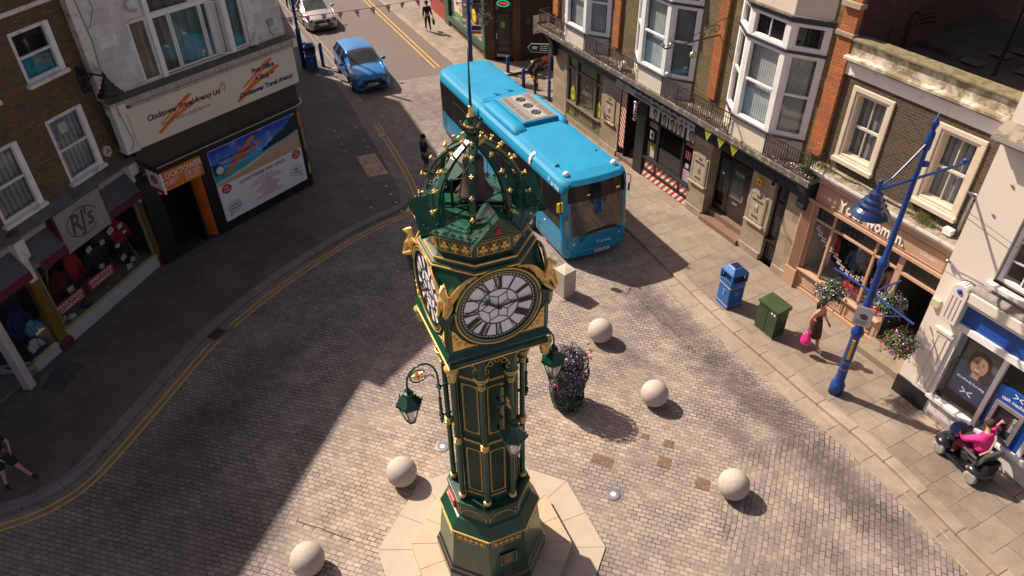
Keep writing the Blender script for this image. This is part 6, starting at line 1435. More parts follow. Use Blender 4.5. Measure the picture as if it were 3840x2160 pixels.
m = MB(); m.smooth = True; m.sphere((.63, -.28, 3.89), .065, 12, 8, (1, .5, 1)); m.build('console_rosette', M_BBLUE, co_)
m = MB(); m.smooth = True; m.tube([(.63, -.22, 3.90), (.63, .05, 3.90)], .16, 14); m.tube([(.83, -.10, 4.02), (6, -.10, 4.02)], .13, 10); m.build('lead_roll', weathered('grey lead', (.22, .20, .18), (.14, .12, .11), .4, 5), bank)
m = MB(); m.box(.84, 6, -.25, .02, 3.72, 3.98); m.box(.84, 6, -.2, .02, 3.62, 3.72); m.build('shop_cornice', M_BWALL, bank, bevel=.02)
m = MB(); m.box(.84, 6, -.06, .02, 3.06, 3.62); m.build('blue_fascia', M_BBLUE, bank)
m = MB(); m.box(.84, 6, -.12, .06, 2.88, 3.06); m.build('lintel', M_WHITE, bank, bevel=.01)
m = MB(); m.box(.84, 6, -.10, .10, .66, .76); m.build('sill', M_WHITE, bank, bevel=.01); m = MB(); m.box(.88, 6, .0, .1, .1, .66); m.build('stall_riser', M_WHITEW, bank)
m = MB(); m.box(2.0, 2.10, -.04, .08, .76, 2.88); m.box(3.12, 3.22, -.04, .08, .76, 2.88); m.box(.86, .94, .0, .1, .76, 2.88); bw_ = m.build('window_frame', M_WHITE, bank)
m = MB(); m.quad((.94, .05, .76), (6, .05, .76), (6, .05, 2.88), (.94, .05, 2.88)); m.build('pane', M_GLASS, bw_)
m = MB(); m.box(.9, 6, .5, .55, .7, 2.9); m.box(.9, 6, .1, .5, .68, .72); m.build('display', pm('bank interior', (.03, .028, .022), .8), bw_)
# poster of a smiling woman
M_PNV = pm('navy print', (.03, .035, .10), .5); m = MB(); m.box(1.13, 1.98, .10, .12, 1.14, 2.70); ps = m.build('poster', M_PNV, bank)
m = MB(); y = .099; Ee = lambda x, z, rx, rz, n=20, a=0: [(x + rx * cos(2 * pi * k / n), z + rz * sin(2 * pi * k / n)) for k in range(n)]
m.mat = 3; m.plate([(1.14, 2.2), (1.97, 2.2), (1.97, 2.69), (1.14, 2.69)], y - .001, y); m.mat = 0; m.plate(Ee(1.56, 2.28, .27, .30), y - .002, y - .0012); m.plate(Ee(1.78, 2.0, .13, .26), y - .002, y - .0012); m.plate(Ee(1.37, 2.05, .10, .2), y - .002, y - .0012)
m.mat = 1; m.plate(Ee(1.56, 2.18, .195, .265), y - .003, y - .0022); m.plate([(1.48, 1.8), (1.66, 1.8), (1.66, 2.0), (1.48, 2.0)], y - .003, y - .0022); m.mat = 0
for e in (-.08, .08): m.plate(Ee(1.56 + e, 2.24, .03, .012, 8), y - .004, y - .0032); m.plate(Ee(1.56 + e, 2.285, .045, .007, 8), y - .004, y - .0032)
m.mat = 4; m.plate([(1.54, 2.12), (1.585, 2.12), (1.57, 2.2), (1.555, 2.2)], y - .004, y - .0032); m.plate([(1.46, 2.075), (1.51, 2.04), (1.56, 2.028), (1.61, 2.04), (1.66, 2.075), (1.62, 2.03), (1.56, 2.0), (1.50, 2.03)], y - .004, y - .0032)
m.mat = 2; m.plate([(1.48, 2.062), (1.56, 2.05), (1.64, 2.062), (1.60, 2.03), (1.56, 2.022), (1.52, 2.03)], y - .005, y - .0042); m.mat = 5; m.plate([(1.2, 1.3), (1.95, 1.3), (1.80, 1.80), (1.62, 1.88), (1.56, 1.82), (1.5, 1.88), (1.35, 1.8)], y - .0028, y - .0021)
m.build('portrait', [pm('brown hair print', (.035, .018, .012), .5), pm('face print', (.42, .25, .19), .5), M_WHITE, pm('grey print', (.11, .095, .09), .5), pm('lip print', (.28, .06, .06), .5), pm('blue blouse print', (.03, .04, .13), .5)], ps)
lettering('It\'s a friendly face thing.', .085, M_WHITE, ps, wallM(1.56, y - .005, 1.62), 'lettering', .002, align='CENTER', ext=.0005, sx=.86)
def xlogo(par, cx, cz, s, y):
    m = MB()
    for a in (0, 1):
        for s_ in (-1, 1):
            pts = [(cx + s_ * .02 * s, cz + (.02 if a else -.02) * s), (cx + s_ * .5 * s, cz + (.36 if a else -.36) * s), (cx + s_ * .62 * s, cz + (.28 if a else -.28) * s), (cx + s_ * .18 * s, cz)]; m.poly([(p[0], y, p[1]) for p in pts])
    m.build('logo', M_WHITE, par)
xlogo(ps, 1.56, 1.34, .24, y - .006)
# cash machine
m = MB(); m.box(2.16, 3.10, .0, .07, .80, 2.22); atm = m.build('cash_machine', M_BBLUE, bank)
m = MB(); frame_rect(m, 2.24, 2.92, .86, 1.80, .09, -.05, .03); m.build('surround', pm('machine grey', (.26, .25, .25), .4, .3), atm)
m = MB(); m.mat = 0; m.box(2.33, 2.83, -.004, .0, .95, 1.71); m.mat = 1; m.box(2.36, 2.68, -.012, -.004, 1.22, 1.60); m.mat = 2; m.box(2.40, 2.64, -.06, -.01, 1.02, 1.14)
for k in range(4):
    m.box(2.335, 2.355, -.02, -.004, 1.27 + k * .08, 1.30 + k * .08); m.box(2.69, 2.71, -.02, -.004, 1.27 + k * .08, 1.30 + k * .08)
for i in range(4):
    for j in range(3): m.box(2.43 + i * .05, 2.46 + i * .05, -.068, -.06, 1.03 + j * .035, 1.055 + j * .035)
m.mat = 3; m.box(2.74, 2.81, -.03, -.004, 1.20, 1.60); m.mat = 4; m.box(2.75, 2.80, -.036, -.03, 1.42, 1.50); m.build('keypad_and_screen', [pm('machine dark', (.04, .04, .045), .4), pm('screen', (.02, .02, .03), .1), M_STEEL, pm('pale panel', (.35, .34, .33), .4), pm('green light', (.05, .3, .08), .4)], atm)
lettering('cash machine', .135, M_WHITE, atm, wallM(2.30, -.005, 1.90), 'lettering', .002, ext=.001, sx=.85); xlogo(atm, 2.62, 2.12, .20, -.004)
m = MB(); m.box(.86, 6, -.42, .1, .095, .125); m.build('kerb_slab', m_kerbR, bank)
w_ = sash(bank, Matrix.Identity(4), 1.06, 2.97, 4.40, 6.95, fw=.09, blind=M_DARK, y=.10, glass=M_GLASS, back=.3)
m = MB()
for x in (1.53, 2.0, 2.47): m.box(x - .015, x + .015, .10, .14, 4.45, 6.9)
for z in (4.95, 5.42, 6.15, 6.6): m.box(1.12, 2.9, .10, .14, z - .015, z + .015)
m.build('glazing_bars', M_WHITE, w_)
m = MB(); m.box(.98, 3.1, -.16, .1, 4.26, 4.36); m.build('window_sill', M_WHITEW, bank, bevel=.01)
m = MB(); m.box(-.06, 6, -.36, .05, 7.36, 7.48); m.box(-.02, 6, -.22, .05, 7.27, 7.36); m.build('eaves_cornice', weathered('grey eaves', (.33, .30, .28), (.22, .2, .18), .3, 3), bank, bevel=.015)
m = MB(); m.add([(-.06, -.36, 7.485), (6, -.36, 7.485), (6, .1, 7.75), (-.06, .1, 7.75)], [(0, 1, 2, 3)]); m.build('eaves_roof', M_LEDGE, bank)
m = MB(); m.box(.04, .24, -.10, 0, 3.03, 3.24); m.build('meter_box', pm('cream box', (.55, .50, .36), .5), bank, bevel=.01)
m = MB(); m.tube([(.04, -.05, 4.28), (.3, -.08, 4.18), (1.0, -.08, 4.22)], .025, 6); m.sphere((.02, -.08, 4.28), .05, 8, 6); m.build('conduit', M_STEEL, bank)
for (x, z) in ((.55, 6.5), (.45, 5.75)): m = MB(); m.sphere((x, -.02, z), .035, 8, 6, (1.3, .6, .6)); m.build('rusty_hook', pm('rust', (.4, .17, .05), .8), bank)
m = MB(); m.tube([(-.2, -.1, 5.62), (1.5, -.12, 5.35), (4, -.1, 5.1)], .006, 4); m.build('overhead_cable', M_BLACK, bank)
# ---------------------------------------------------------------- restaurant on the far corner
M_RGRN = pm('bottle green paint', (.012, .06, .035), .4, 0, .2, 4); M_RBR = brick_mat('brown corner brick', (.20, .075, .03), (.11, .045, .02), (.12, .08, .05), st=.4)
rest = thing('restaurant_building', 'corner restaurant with green timber shopfront and neon open sign', 'building', (-1.203, 37.879, 0), -67.6)
M_CREAMW = weathered('cream wall', (.42, .36, .28), (.3, .25, .2), .3, 2)
m = MB()
m.box(-6.0, -.02, .02, .3, .1, .56); m.build('brick_stall', M_RBR, rest)
m = MB(); m.box(-6.0, -.02, -.08, .12, .56, .72); m.box(-6.02, 0, -.12, .02, .50, .56)
for x0, x1 in ((-6.6, -5.9), (-.30, .02)): m.box(x0, x1, -.06, .3, .1, 5.0)
m.box(-6.0, 0, .0, .3, 3.0, 4.2); m.box(-3.0, -2.9, .02, .12, .72, 3.0); m.build('green_shopfront', M_RGRN, rest, bevel=.01)
m = MB(); m.quad((-5.9, .06, .72), (-.3, .06, .72), (-.3, .06, 3.0), (-5.9, .06, 3.0)); gl = m.build('pane', M_GLASS, rest)
m = MB(); m.box(-5.9, -.3, .8, .85, .7, 3.0); m.mat = 1; m.box(-5.9, -.3, .1, .8, .68, .74); m.build('display', [pm('restaurant interior', (.07, .055, .04), .8, 0, .6, 3), pm('cream inner ledge', (.25, .22, .16), .6)], rest)
M_FP = [pm('green print', (.10, .28, .06), .5), pm('white print', (.6, .6, .55), .5), pm('orange print', (.6, .22, .05), .5), pm('yellow print', (.65, .50, .02), .5)]
m = MB(); m.mat = 1; m.box(-5.0, -3.75, .045, .055, .95, 2.6); m.mat = 0; m.box(-5.0, -3.75, .043, .045, .95, 1.25); m.box(-5.0, -4.4, .043, .045, 2.1, 2.6); m.mat = 2
for x, z, r in ((-4.6, 1.75, .2), (-4.1, 2.2, .2), (-4.05, 1.5, .24)): m.sphere((x, .042, z), r, 12, 6, (1, .02, .8))
m.build('food_poster', M_FP, gl)
m = MB(); m.mat = 3; m.sphere((-1.8, .045, 1.85), .33, 14, 8, (1, .03, 1.05)); m.box(-3.4, -3.1, .04, .05, 2.0, 2.1); m.mat = 2; m.box(-2.1, -1.5, .035, .04, 1.2, 1.45); m.mat = 3
for k in range(7): m.box(-3.4 + k * .4, -3.25 + k * .4, .04, .05, .8 + .1 * (k % 2), .92 + .1 * (k % 2))
m.build('window_sticker', M_FP, gl)
rd = thing('x', None, None); rd.name = 'corner_entrance'; rd.parent = rest; rd.rotation_euler = (0, 0, radians(54.6))
for k in ('label', 'category'):
    if k in rd: del rd[k]
bpy.data.objects.remove(rd)
RM = Matrix.Rotation(radians(54.6), 4, 'Z')
m = MB(RM); m.box(.06, .46, -.02, .3, .1, 6); m.box(1.47, 1.86, -.02, .3, .1, 6); m.build('brick_pier', M_RBR, rest)
m = MB(RM); m.box(.46, 1.47, .06, .14, .1, .55); m.box(.46, .56, .04, .14, .55, 4); m.box(1.36, 1.47, .04, .14, .55, 4); m.box(.46, 1.47, .04, .14, 2.45, 2.6); m.box(.56, .62, .02, .1, .55, 2.45); m.box(1.26, 1.36, .02, .1, .55, 2.45); m.box(.46, 1.5, -.15, .1, .1, .16); dr = m.build('door', M_BLACK, rest, bevel=.006)
m = MB(RM); m.box(.62, 1.26, .07, .08, .55, 2.45); m.box(.56, 1.36, .07, .08, 2.6, 4.0); m.build('door_glass', pm('dark door glass', (.035, .03, .022), .08, 0, .6, 1.5), dr)
m = MB(RM); m.box(.6, 1.28, .0, .03, .28, .42); m.mat = 1; m.box(.82, 1.03, .055, .065, 1.78, 2.08); m.mat = 2; m.box(.58, .61, -.01, .02, 1.2, 1.5); m.build('kick_plate', [M_STEEL, pm('green notice', (.12, .45, .10), .5), M_WHITE], dr)
NE = lambda c, s_: pm('neon', c, .4, emit=(c, s_))
m = MB(RM); m.tube([(.955 + .32 * cos(t), .035, 3.0 + .15 * sin(t)) for t in [q * pi / 12 for q in range(24)]], .012, 5, closed=True); ne = m.build('neon_sign', NE((.0, .55, .22), 1.3), rest)
lettering('OPEN', .20, NE((.75, .05, .06), 1.0), ne, RM @ wallM(.955, .035, 2.93), 'lettering', 0, align='CENTER', sx=.95)
AM = Matrix.Translation(Matrix.Rotation(radians(67.6), 4, 'Z') @ (Vector((.63, 37.46, 0)) - Vector((-1.203, 37.879, 0)))) @ Matrix.Rotation(radians(67.6 + 27), 4, 'Z')
m = MB(AM); m.box(0, 14, 0, .3, .1, 8); m.build('side_wall', pm('wall darkened for shade', (.03, .018, .014), .8, 0, .5, 2), rest)  # near-black colour puts the alley's shade into the wall
m = MB(AM); m.box(.70, 1.70, -.05, 0, 1.43, 2.36); bd = m.build('white_board', M_WHITEW, rest); m = MB(AM); m.mat = 0; m.box(.9, 1.5, -.056, -.05, 1.9, 2.0); m.box(.86, 1.55, -.056, -.05, 1.78, 1.83); m.mat = 1; m.box(.9, 1.1, -.056, -.05, 1.5, 1.6); m.box(1.3, 1.5, -.056, -.05, 1.5, 1.6); m.build('lettering', [pm('grey board print', (.12, .12, .12), .6), M_FP[2]], bd)
m = MB(AM); m.box(1.8, 3.2, -.06, 0, .8, 1.1); m.box(.3, .5, -.04, 0, 2.0, 2.3); m.build('red_notice', pm('dull red', (.16, .03, .02), .6), rest)
m = MB(); m.box(-6.6, 0, .05, 8, 4.2, 8.0); m.build('upper_wall', M_RBR, rest)
m = MB(RM); m.box(0, 1.9, .05, 3, 4.0, 8.0); m.build('corner_wall', M_RBR, rest)
m = MB(); m.box(-9.6, -6.7, .0, .4, .1, 1.0); m.mat = 1; m.box(-9.6, -6.7, .1, .2, 1.0, 8); m.mat = 0; m.box(-6.75, -6.62, -.05, .4, .1, 8); nb = m.build('shopfront', [pm('red shopfront', (.30, .02, .02), .4), M_DARK], None)
nb.location = rest.location; nb.rotation_euler = rest.rotation_euler; nb.name = 'neighbouring_shop'; tag(nb, 'dark red shopfront beyond the corner restaurant at the top of the photo', 'shop')
# grass at the alley kerb
gw = MB(); random.seed(9)
for _ in range(500):
    t = random.random(); x = .15 + t * 1.6 + random.gauss(0, .05); y = 35.75 + t * .72 + random.gauss(0, .07); h = random.uniform(.03, .13); gw.add([(x - .02, y, .0), (x + .02, y, .0), (x + random.gauss(0, .05), y + random.gauss(0, .05), h)], [(0, 1, 2)])
tag(gw.build('weeds', M_LEAF), 'green weeds along the kerb at the mouth of the side alley', 'weeds', kind='stuff')
# ---------------------------------------------------------------- post office and travel agency
PLOC, PROT = (-9.956, 21.458, 0), 54.5
def p2w(x, y, z): return Matrix.Rotation(radians(PROT), 4, 'Z') @ Vector((x, y, z)) + Vector(PLOC)
po = thing('post_office_building', 'white stone travel agency and post office on the shaded street corner', 'building', PLOC, PROT)
M_WST = ashlar('painted rubble wall', [(.56, .53, .51), (.64, .61, .60), (.74, .72, .73)], (.42, .38, .33), .52, .34)
M_BLKT = pm('black tiles', (.018, .016, .017), .3, 0, .3, 3); M_BRN = pm('dark brown board', (.040, .026, .018), .5, 0, .4, 3)
m = MB(); m.box(-2.45, -1.9, -.02, .3, .1, 3.4); m.box(-.36, .0, -.02, .5, .1, 3.4); m.box(.0, 3.78, .0, .3, .1, .45); m.box(-1.9, -.36, -.02, .3, 3.18, 3.4); m.box(0, 3.78, .0, .3, 3.12, 3.4)
m.build('black_shopfront', M_BLKT, po, bevel=.01)
m = MB(); m.box(-1.9, -.36, 1.3, 1.35, .1, 3.2); m.quad((-1.9, .3, .1), (-1.9, 1.3, .1), (-1.9, 1.3, 3.2), (-1.9, .3, 3.2)); m.quad((-.36, .3, .1), (-.36, .3, 3.2), (-.36, 1.3, 3.2), (-.36, 1.3, .1)); m.box(-1.9, -.36, .3, 1.3, 3.15, 3.2); m.mat = 1; m.box(-1.9, -.36, .0, 1.3, .1, .13); m.mat = 2; m.box(-.80, -.76, .05, .5, .1, 2.9); m.mat = 3; m.quad((-.76, .5, .15), (-.38, .02, .15), (-.38, .02, 2.9), (-.76, .5, 2.9)); 
M_ORG = pm('orange panel', (.50, .12, .012), .5, 0, .08, 2)
m.build('doorway', [M_DARK, pm('door mat', (.04, .037, .036), .9), M_BLACK, M_ORG], po)
# rounded corner with hi-vis posters
m = MB(); m.smooth = True; arc = lambda r: [(3.78 + r * sin(t), .36 - r * cos(t)) for t in [radians(a) for a in range(0, 125, 12)]]
a_ = arc(.36); c_ = a_ + [(4.9, 1.9)]
def arcwall(z0, z1, pts, mat, name, push=0.0):
    m = MB(); m.smooth = True
    for p, q in zip(pts, pts[1:]): m.quad((*p, z0), (*q, z0), (*q, z1), (*p, z1))
    return m.build(name, mat, po)
arcwall(.1, .45, arc(.40) + [(5.0, 1.9)], M_BLKT, 'corner_plinth'); arcwall(.45, 3.2, a_ + [(4.95, 1.9)], M_BLACK, 'corner_window'); arcwall(3.2, 4.3, arc(.36) + [(5.0, 2)], M_BRN, 'corner_fascia')
M_HV = pm('hi vis yellow print', (.36, .42, .015), .5)
arcwall(2.55, 3.08, arc(.372)[1:7], M_ORG, 'corner_poster'); arcwall(1.55, 2.5, arc(.372)[2:7], M_HV, 'corner_poster'); arcwall(.55, 1.0, arc(.372)[2:7], pm('lime print', (.40, .62, .04), .5), 'corner_poster')
# beach poster
m = MB(); m.box(.04, 3.74, -.015, .02, .45, 3.12); ps = m.build('shop_poster', pm('poster white', (.70, .69, .74), .5, 0, .04), po)
y = -.018
def pp(pts, mat, name='print', yy=y):
    m = MB(); m.plate(pts, yy, yy + .002); return m.build(name, mat, ps)
mm, nt, b = _nt('printed sky'); co = objco(nt); sx = N(nt, 'ShaderNodeSeparateXYZ'); L(nt, co, sx.inputs[0]); c = ramp(nt, math_n(nt, 'ADD', math_n(nt, 'MULTIPLY', math_n(nt, 'SUBTRACT', sx.outputs[2], 2.1), 1.0), math_n(nt, 'MULTIPLY', sx.outputs[0], .0)), [(.0, (.12, .42, .80)), (.9, (.004, .06, .50))]); c = mixc(nt, ramp(nt, noise_t(nt, co, 2.2, 6, .6), [(.52, 0), (.72, .6)]), c, (.5, .6, .75)); L(nt, c, b.inputs['Base Color']); b.inputs['Roughness'].default_value = .4
pp([(.05, 1.86), (3.73, 1.86), (3.73, 3.11), (.05, 3.11)], mm)
pp([(.05, 1.80), (3.73, 1.78), (3.73, 2.42), (2.6, 2.28), (1.6, 2.06), (.7, 1.98), (.05, 1.94)], pm('printed sand', (.48, .33, .19), .5, 0, .1), yy=y - .003)
pp([(.05, 1.92), (.7, 1.94), (1.5, 2.04), (2.3, 2.24), (2.2, 2.32), (1.3, 2.30), (.05, 2.36)], pm('printed sea', (.04, .30, .40), .4, 0, .2), yy=y - .006)
pp([(.05, 1.90), (.7, 1.93), (1.5, 2.02), (2.3, 2.235), (2.25, 2.27), (1.4, 2.10), (.6, 2.0), (.05, 1.97)], pm('printed surf', (.45, .55, .58), .4), yy=y - .008)
random.seed(6); tr = [(2.05, 2.30), (2.6, 2.36), (3.2, 2.42), (3.73, 2.52), (3.73, 3.08)] + [(3.6 - k * .13, 3.0 - k * .055 + random.uniform(-.06, .06)) for k in range(12)]; pp(tr, pm('printed trees', (.012, .022, .010), .7, 0, .6, 14), yy=y - .010)
def swoosh(x0, z0, s, mat, par, yy, cut=1.0):     # brush stroke like a stretched 2
    P = [(0, .0), (.08, .02), (.62, .52), (1.0, .98), (.98, 1.03), (.88, 1.0), (.18, .50), (.10, .40), (.16, .42), (.86, .88), (.50, .50), (.42, .52), (.0, .06)]
    m = MB(); Q = [(.0, .02), (.06, -.02), (.42, .30), (1.10, .63), (1.12, .72), (1.04, .74), (.52, .50), (.97, .95), (.99, 1.02), (.92, 1.05), (.80, .98), (.20, .42), (.22, .38), (.80, .86), (.36, .42), (.02, .08)]
    m.plate([(x0 + p[0] * s * 1.75, z0 + p[1] * s) for p in Q], yy, yy + .003); return m.build('brush_stroke', mat, par)
M_SW = pm('orange brush stroke', (.72, .145, .015), .5, 0, .05)
swoosh(.45, 2.12, .85, M_SW, ps, y - .013)
M_NV = pm('navy lettering', (.015, .02, .07), .6)
lettering('Clocktower Travel Agency Ltd', .15, M_NV, ps, wallM(.32, y - .014, 2.62), 'lettering', .002, shear=.2, ext=.0005, sx=.82); lettering('Book with confidence', .13, M_NV, ps, wallM(.55, y - .014, 2.43), 'lettering', 0, ext=.0005, sx=.85)
lettering('CLOCK TOWER POST OFFICE', .165, M_BLACK, ps, wallM(1.9, y - .002, 1.56), 'lettering', .003, align='CENTER', ext=.0008, sx=.92)
M_RT = pm('red lettering', (.55, .03, .03), .5)
for k, s_ in enumerate(['POSTAL SERVICES', 'POST OFFICE CARD ACCOUNTS', 'CASH DEPOSIT & CARD WITHDRAWALS', 'VIA CHIP & PIN', 'MONEYGRAM SERVICE', 'ELECTRONIC PIN PAYMENTS', 'E-TOP UPS SERVICE', 'CAR TAX SERVICE', "EURO'S & US DOLLAR CURRENCY"]):
    lettering(s_, .092, M_RT, ps, wallM(2.0, y - .002, 1.42 - k * .094), 'lettering', .001, align='CENTER', ext=.0005, sx=.86)
M_WV = pm('white lettering', (.7, .7, .7), .5)
for (cx, cz) in ((.36, 1.62), (3.46, 1.60)):
    m = MB(); m.plate([(cx + .20 * cos(2 * pi * k / 20), cz + .17 * sin(2 * pi * k / 20)) for k in range(20)], y - .003, y); e = m.build('red_oval', M_RED, ps)
    for t, z in (('POST', .03), ('OFFICE', -.09)): lettering(t, .095, M_WV, e, wallM(cx, y - .0045, cz + z), 'lettering', .001, align='CENTER', ext=.0004, sx=.85)
for (cx, cz, t1, t2) in ((.50, .88, 'PAYING', 'CASH IN?'), (3.30, 1.00, 'NEED', 'CASH?')):
    m = MB(); m.tube([(cx + .27 * cos(2 * pi * k / 22), y - .002, cz + .20 * sin(2 * pi * k / 22)) for k in range(22)], .008, 4, closed=True); sx_ = -1 if cx < 1 else 1; m.tube([(cx + sx_ * .10, y - .002, cz - .19), (cx + sx_ * .26, y - .002, cz - .30), (cx + sx_ * .20, y - .002, cz - .13)], .008, 4); e = m.build('speech_bubble', M_BLACK, ps)
    for t, z in ((t1, .025), (t2, -.095)): lettering(t, .10, M_BLACK, e, wallM(cx, y - .003, cz + z), 'lettering', .003, align='CENTER', ext=.0005)
m = MB(); m.smooth = True; m.M = Matrix.Translation((.22, -.12, 2.42)) @ Matrix.Rotation(pi / 2, 4, 'X'); m.lathe([(.17, -.06), (.19, -.05), (.19, .05), (.17, .06)], 20); m.mat = 1; m.lathe([(.165, -.065), (.15, -.066)], 20); m.lathe([(.15, .0635), (.15, .066)], 20); m.M = Matrix.Identity(4); m.mat = 0; m.tube([(.05, 0, 2.6), (.1, -.12, 2.6)], .02, 5); m.build('round_sign', [M_BLUE, M_WHITEW], po)
# orange door sign
m = MB(); m.box(-1.97, -.31, -.12, .0, 2.55, 3.18); sg = m.build('orange_sign', pm('orange sign', (.62, .145, .02), .5, 0, .05), po)
lettering('CLOCKTOWER', .255, M_WV, sg, wallM(-1.92, -.123, 2.94), 'lettering', .004, ext=.001, sx=.92)
m = MB(); frame_rect(m, -1.97, -.31, 2.55, 3.18, .02, -.124, -.12); m.box(-1.92, -.36, -.124, -.12, 2.895, 2.91); m.build('sign_border', pm('gold line', (.6, .35, .03), .5), sg)
for t, x, z in (('TRAVEL AGENCY', -1.90, 2.79), ('POST OFFICE', -1.90, 2.69), ('SHOP', -1.90, 2.59), ('01795 666744', -.96, 2.81), ('01795 662050', -.96, 2.71), ('01795 666419', -.96, 2.61)): lettering(t, .112, M_WV, sg, wallM(x, -.123, z), 'lettering', .0015, ext=.001, sx=.84)
# projecting sign
m = MB(); m.box(-2.19, -2.13, -.95, -.22, 2.92, 3.62); hs = m.build('projecting_sign', M_WHITE, po, bevel=.01)
m = MB(); m.box(-2.195, -2.19, -.93, -.24, 2.93, 3.05); m.tube([(-2.2, -.58 + .17 * cos(2 * pi * k / 16), 3.34 + .14 * sin(2 * pi * k / 16)) for k in range(16)], .01, 4, closed=True); m.add([(-2.194, -.58 + .17 * cos(2 * pi * k / 16), 3.34 + .14 * sin(2 * pi * k / 16)) for k in range(16)], [tuple(range(16))]); e = m.build('red_oval', M_RED, hs)
for t, z in (('POST', 3.35), ('OFFICE', 3.25)): lettering(t, .085, M_WV, e, Matrix.Translation((-2.2, -.58, z)) @ Matrix.Rotation(-pi / 2, 4, 'Z') @ Matrix.Rotation(pi / 2, 4, 'X'), 'lettering', .001, align='CENTER', ext=.0005, sx=.85)
m = MB(); m.box(-2.2, -2.12, -1.0, 0, 3.66, 3.70); 
for k in range(5): m.box(-2.22, -2.10, -.95 + k * .2, -.90 + k * .2, 3.62, 3.74)
m.build('sign_bracket', M_BLACK, po)
m = MB(); m.tube([(-2.3, -.18, 3.42), (3.9, -.18, 3.42), (4.15, -.05, 3.42), (4.35, .3, 3.42)], .025, 6); m.tube([(-2.3, -.1, 3.36), (3.9, -.1, 3.36)], .015, 5); m.tube([(.05, -.2, 3.42), (.05, .0, 3.1)], .015, 5); m.build('awning_rail', M_STEEL, po)
m = MB(); m.box(-2.2, 4.05, .0, .25, 3.4, 4.3); bf_ = m.build('brown_fascia', M_BRN, po)
lettering('ATLANTIC', .10, pm('dull gold print', (.13, .085, .04), .5), bf_, wallM(1.7, -.004, 3.85), 'lettering', 0, ext=.001); lettering('TRAVEL', .10, pm('dull green print', (.03, .08, .07), .5), bf_, wallM(2.9, -.004, 3.85), 'lettering', 0, ext=.001, shear=.3)
# the cream fascia sign
m = MB(); m.box(-2.17, 4.03, -.30, .0, 4.26, 5.50); fs = m.build('fascia_sign', pm('cream sign panel', (.66, .59, .49), .5, 0, .03, 1), po, bevel=.006)
m = MB(); m.box(-2.56, -2.20, -.34, .0, 4.30, 5.72); m.box(-2.60, -2.17, -.40, .0, 5.40, 5.72); m.box(-2.60, -2.16, -.38, 0, 4.26, 4.36); m.build('end_console', M_WHITEW, po, bevel=.012)
M_COR = weathered('stained cornice', (.44, .39, .35), (.20, .165, .13), .35, 3, .85, 50, .3)
m = MB(); m.box(-2.60, 4.13, -.38, .0, 5.62, 5.80); m.box(-2.0, 4.10, -.35, .0, 5.50, 5.60); m.build('cornice', M_COR, po, bevel=.012)
m = MB()
for k in range(15): x = -2.2 + k * .44; m.box(x, x + .012, -.384, -.37, 5.63, 5.80)
m.build('cornice_joint', M_INC, po)
m = MB(); m.add([(-2.6, -.38, 5.803), (4.13, -.38, 5.803), (4.1, 0.25, 5.90), (-2.6, 0.25, 5.90)], [(0, 1, 2, 3)]); m.build('ledge', weathered('lichen ledge', (.13, .11, .095), (.19, .15, .045), .4, 3.5, .9, 50, .5), po)
m = MB(); m.box(4.0, 4.16, -.42, .1, 5.50, 5.78); m.build('end_console', M_WHITEW, po, bevel=.01)
lettering('Clocktower Travel Agency Ltd', .235, M_BLACK, fs, wallM(-1.66, -.303, 4.94), 'lettering', .008, shear=.22, ext=.001, sx=.87); lettering('Book with confidence', .20, pm('grey lettering', (.10, .10, .10), .5), fs, wallM(-1.28, -.303, 4.66), 'lettering', 0, ext=.001, sx=.98)
for t, x, z, s_ in (('Post Office', 2.66, 5.14, .215), ('= Shop =', 2.66, 4.86, .215), ('Clocktower Travel Agency', 2.66, 4.52, .215)): lettering(t, s_, M_BLACK, fs, wallM(x, -.303, z), 'lettering', .009, shear=.2, align='CENTER', ext=.001, sx=.95)
swoosh(-1.45, 4.46, .80, M_SW, fs, -.3035); swoosh(1.42, 4.42, .97, M_SW, fs, -.3035)
m = MB(); m.tube([(1.06 + .085 * cos(t), -.305, 5.14 + .085 * sin(t)) for t in [radians(a) for a in range(-30, 211, 20)]] + [(1.06, -.305, 4.93)], .009, 4, closed=True); m.mat = 1; m.lathe([(.0, 0), (.0, 0)], 3) if False else m.sphere((1.06, -.303, 5.15), .035, 8, 6, (1, .1, 1)); m.build('map_pin', [M_BLACK, M_SW], fs)
# upper wall and the big recessed window
m = MB(); HP = 10.0; facade_wall(m, -2.30, 4.05, 5.78, HP, 0, [(-1.17, 2.56, 5.92, 9.6)], .25); sd = Vector((cos(radians(57.5)), sin(radians(57.5)), 0)) * 14.6
m.quad((4.05, 0, 3.9), (4.05 + sd.x, sd.y, 3.9), (4.05 + sd.x, sd.y, HP), (4.05, 0, HP)); m.quad((4.05 + sd.x, sd.y, 0), (-5, sd.y, 0), (-5, sd.y, HP), (4.05 + sd.x, sd.y, HP)); m.add([(-2.5, 0, HP), (4.05, 0, HP), (4.05 + sd.x, sd.y, HP), (-5, sd.y, HP)], [(0, 1, 2, 3)])
m.quad((4.6, 1.6, 0), (4.05 + sd.x, sd.y, 0), (4.05 + sd.x, sd.y, 4), (4.6, 1.6, 4)); m.build('stone_wall', M_WST, po)
m = MB(); m.box(-2.58, -2.30, -.06, .3, 5.78, HP); m.box(2.62, 2.92, -.05, .1, 5.80, HP); m.build('pilaster', M_WHITEW, po, bevel=.01)
cw = blind_mat('curtain with bus reflection', (.12, .24, .28), (.10, .12, .13), .30); gw_ = blind_mat('grey curtain', (.17, .16, .15), (.09, .085, .08), .35)  # teal one: the bus's reflection put into the curtain colour
sash(po, Matrix.Identity(4), -1.17, -.62, 5.92, 7.62, fw=.045, rail=False, blind=gw_, y=.02, back=.14, glass=M_GLASS)
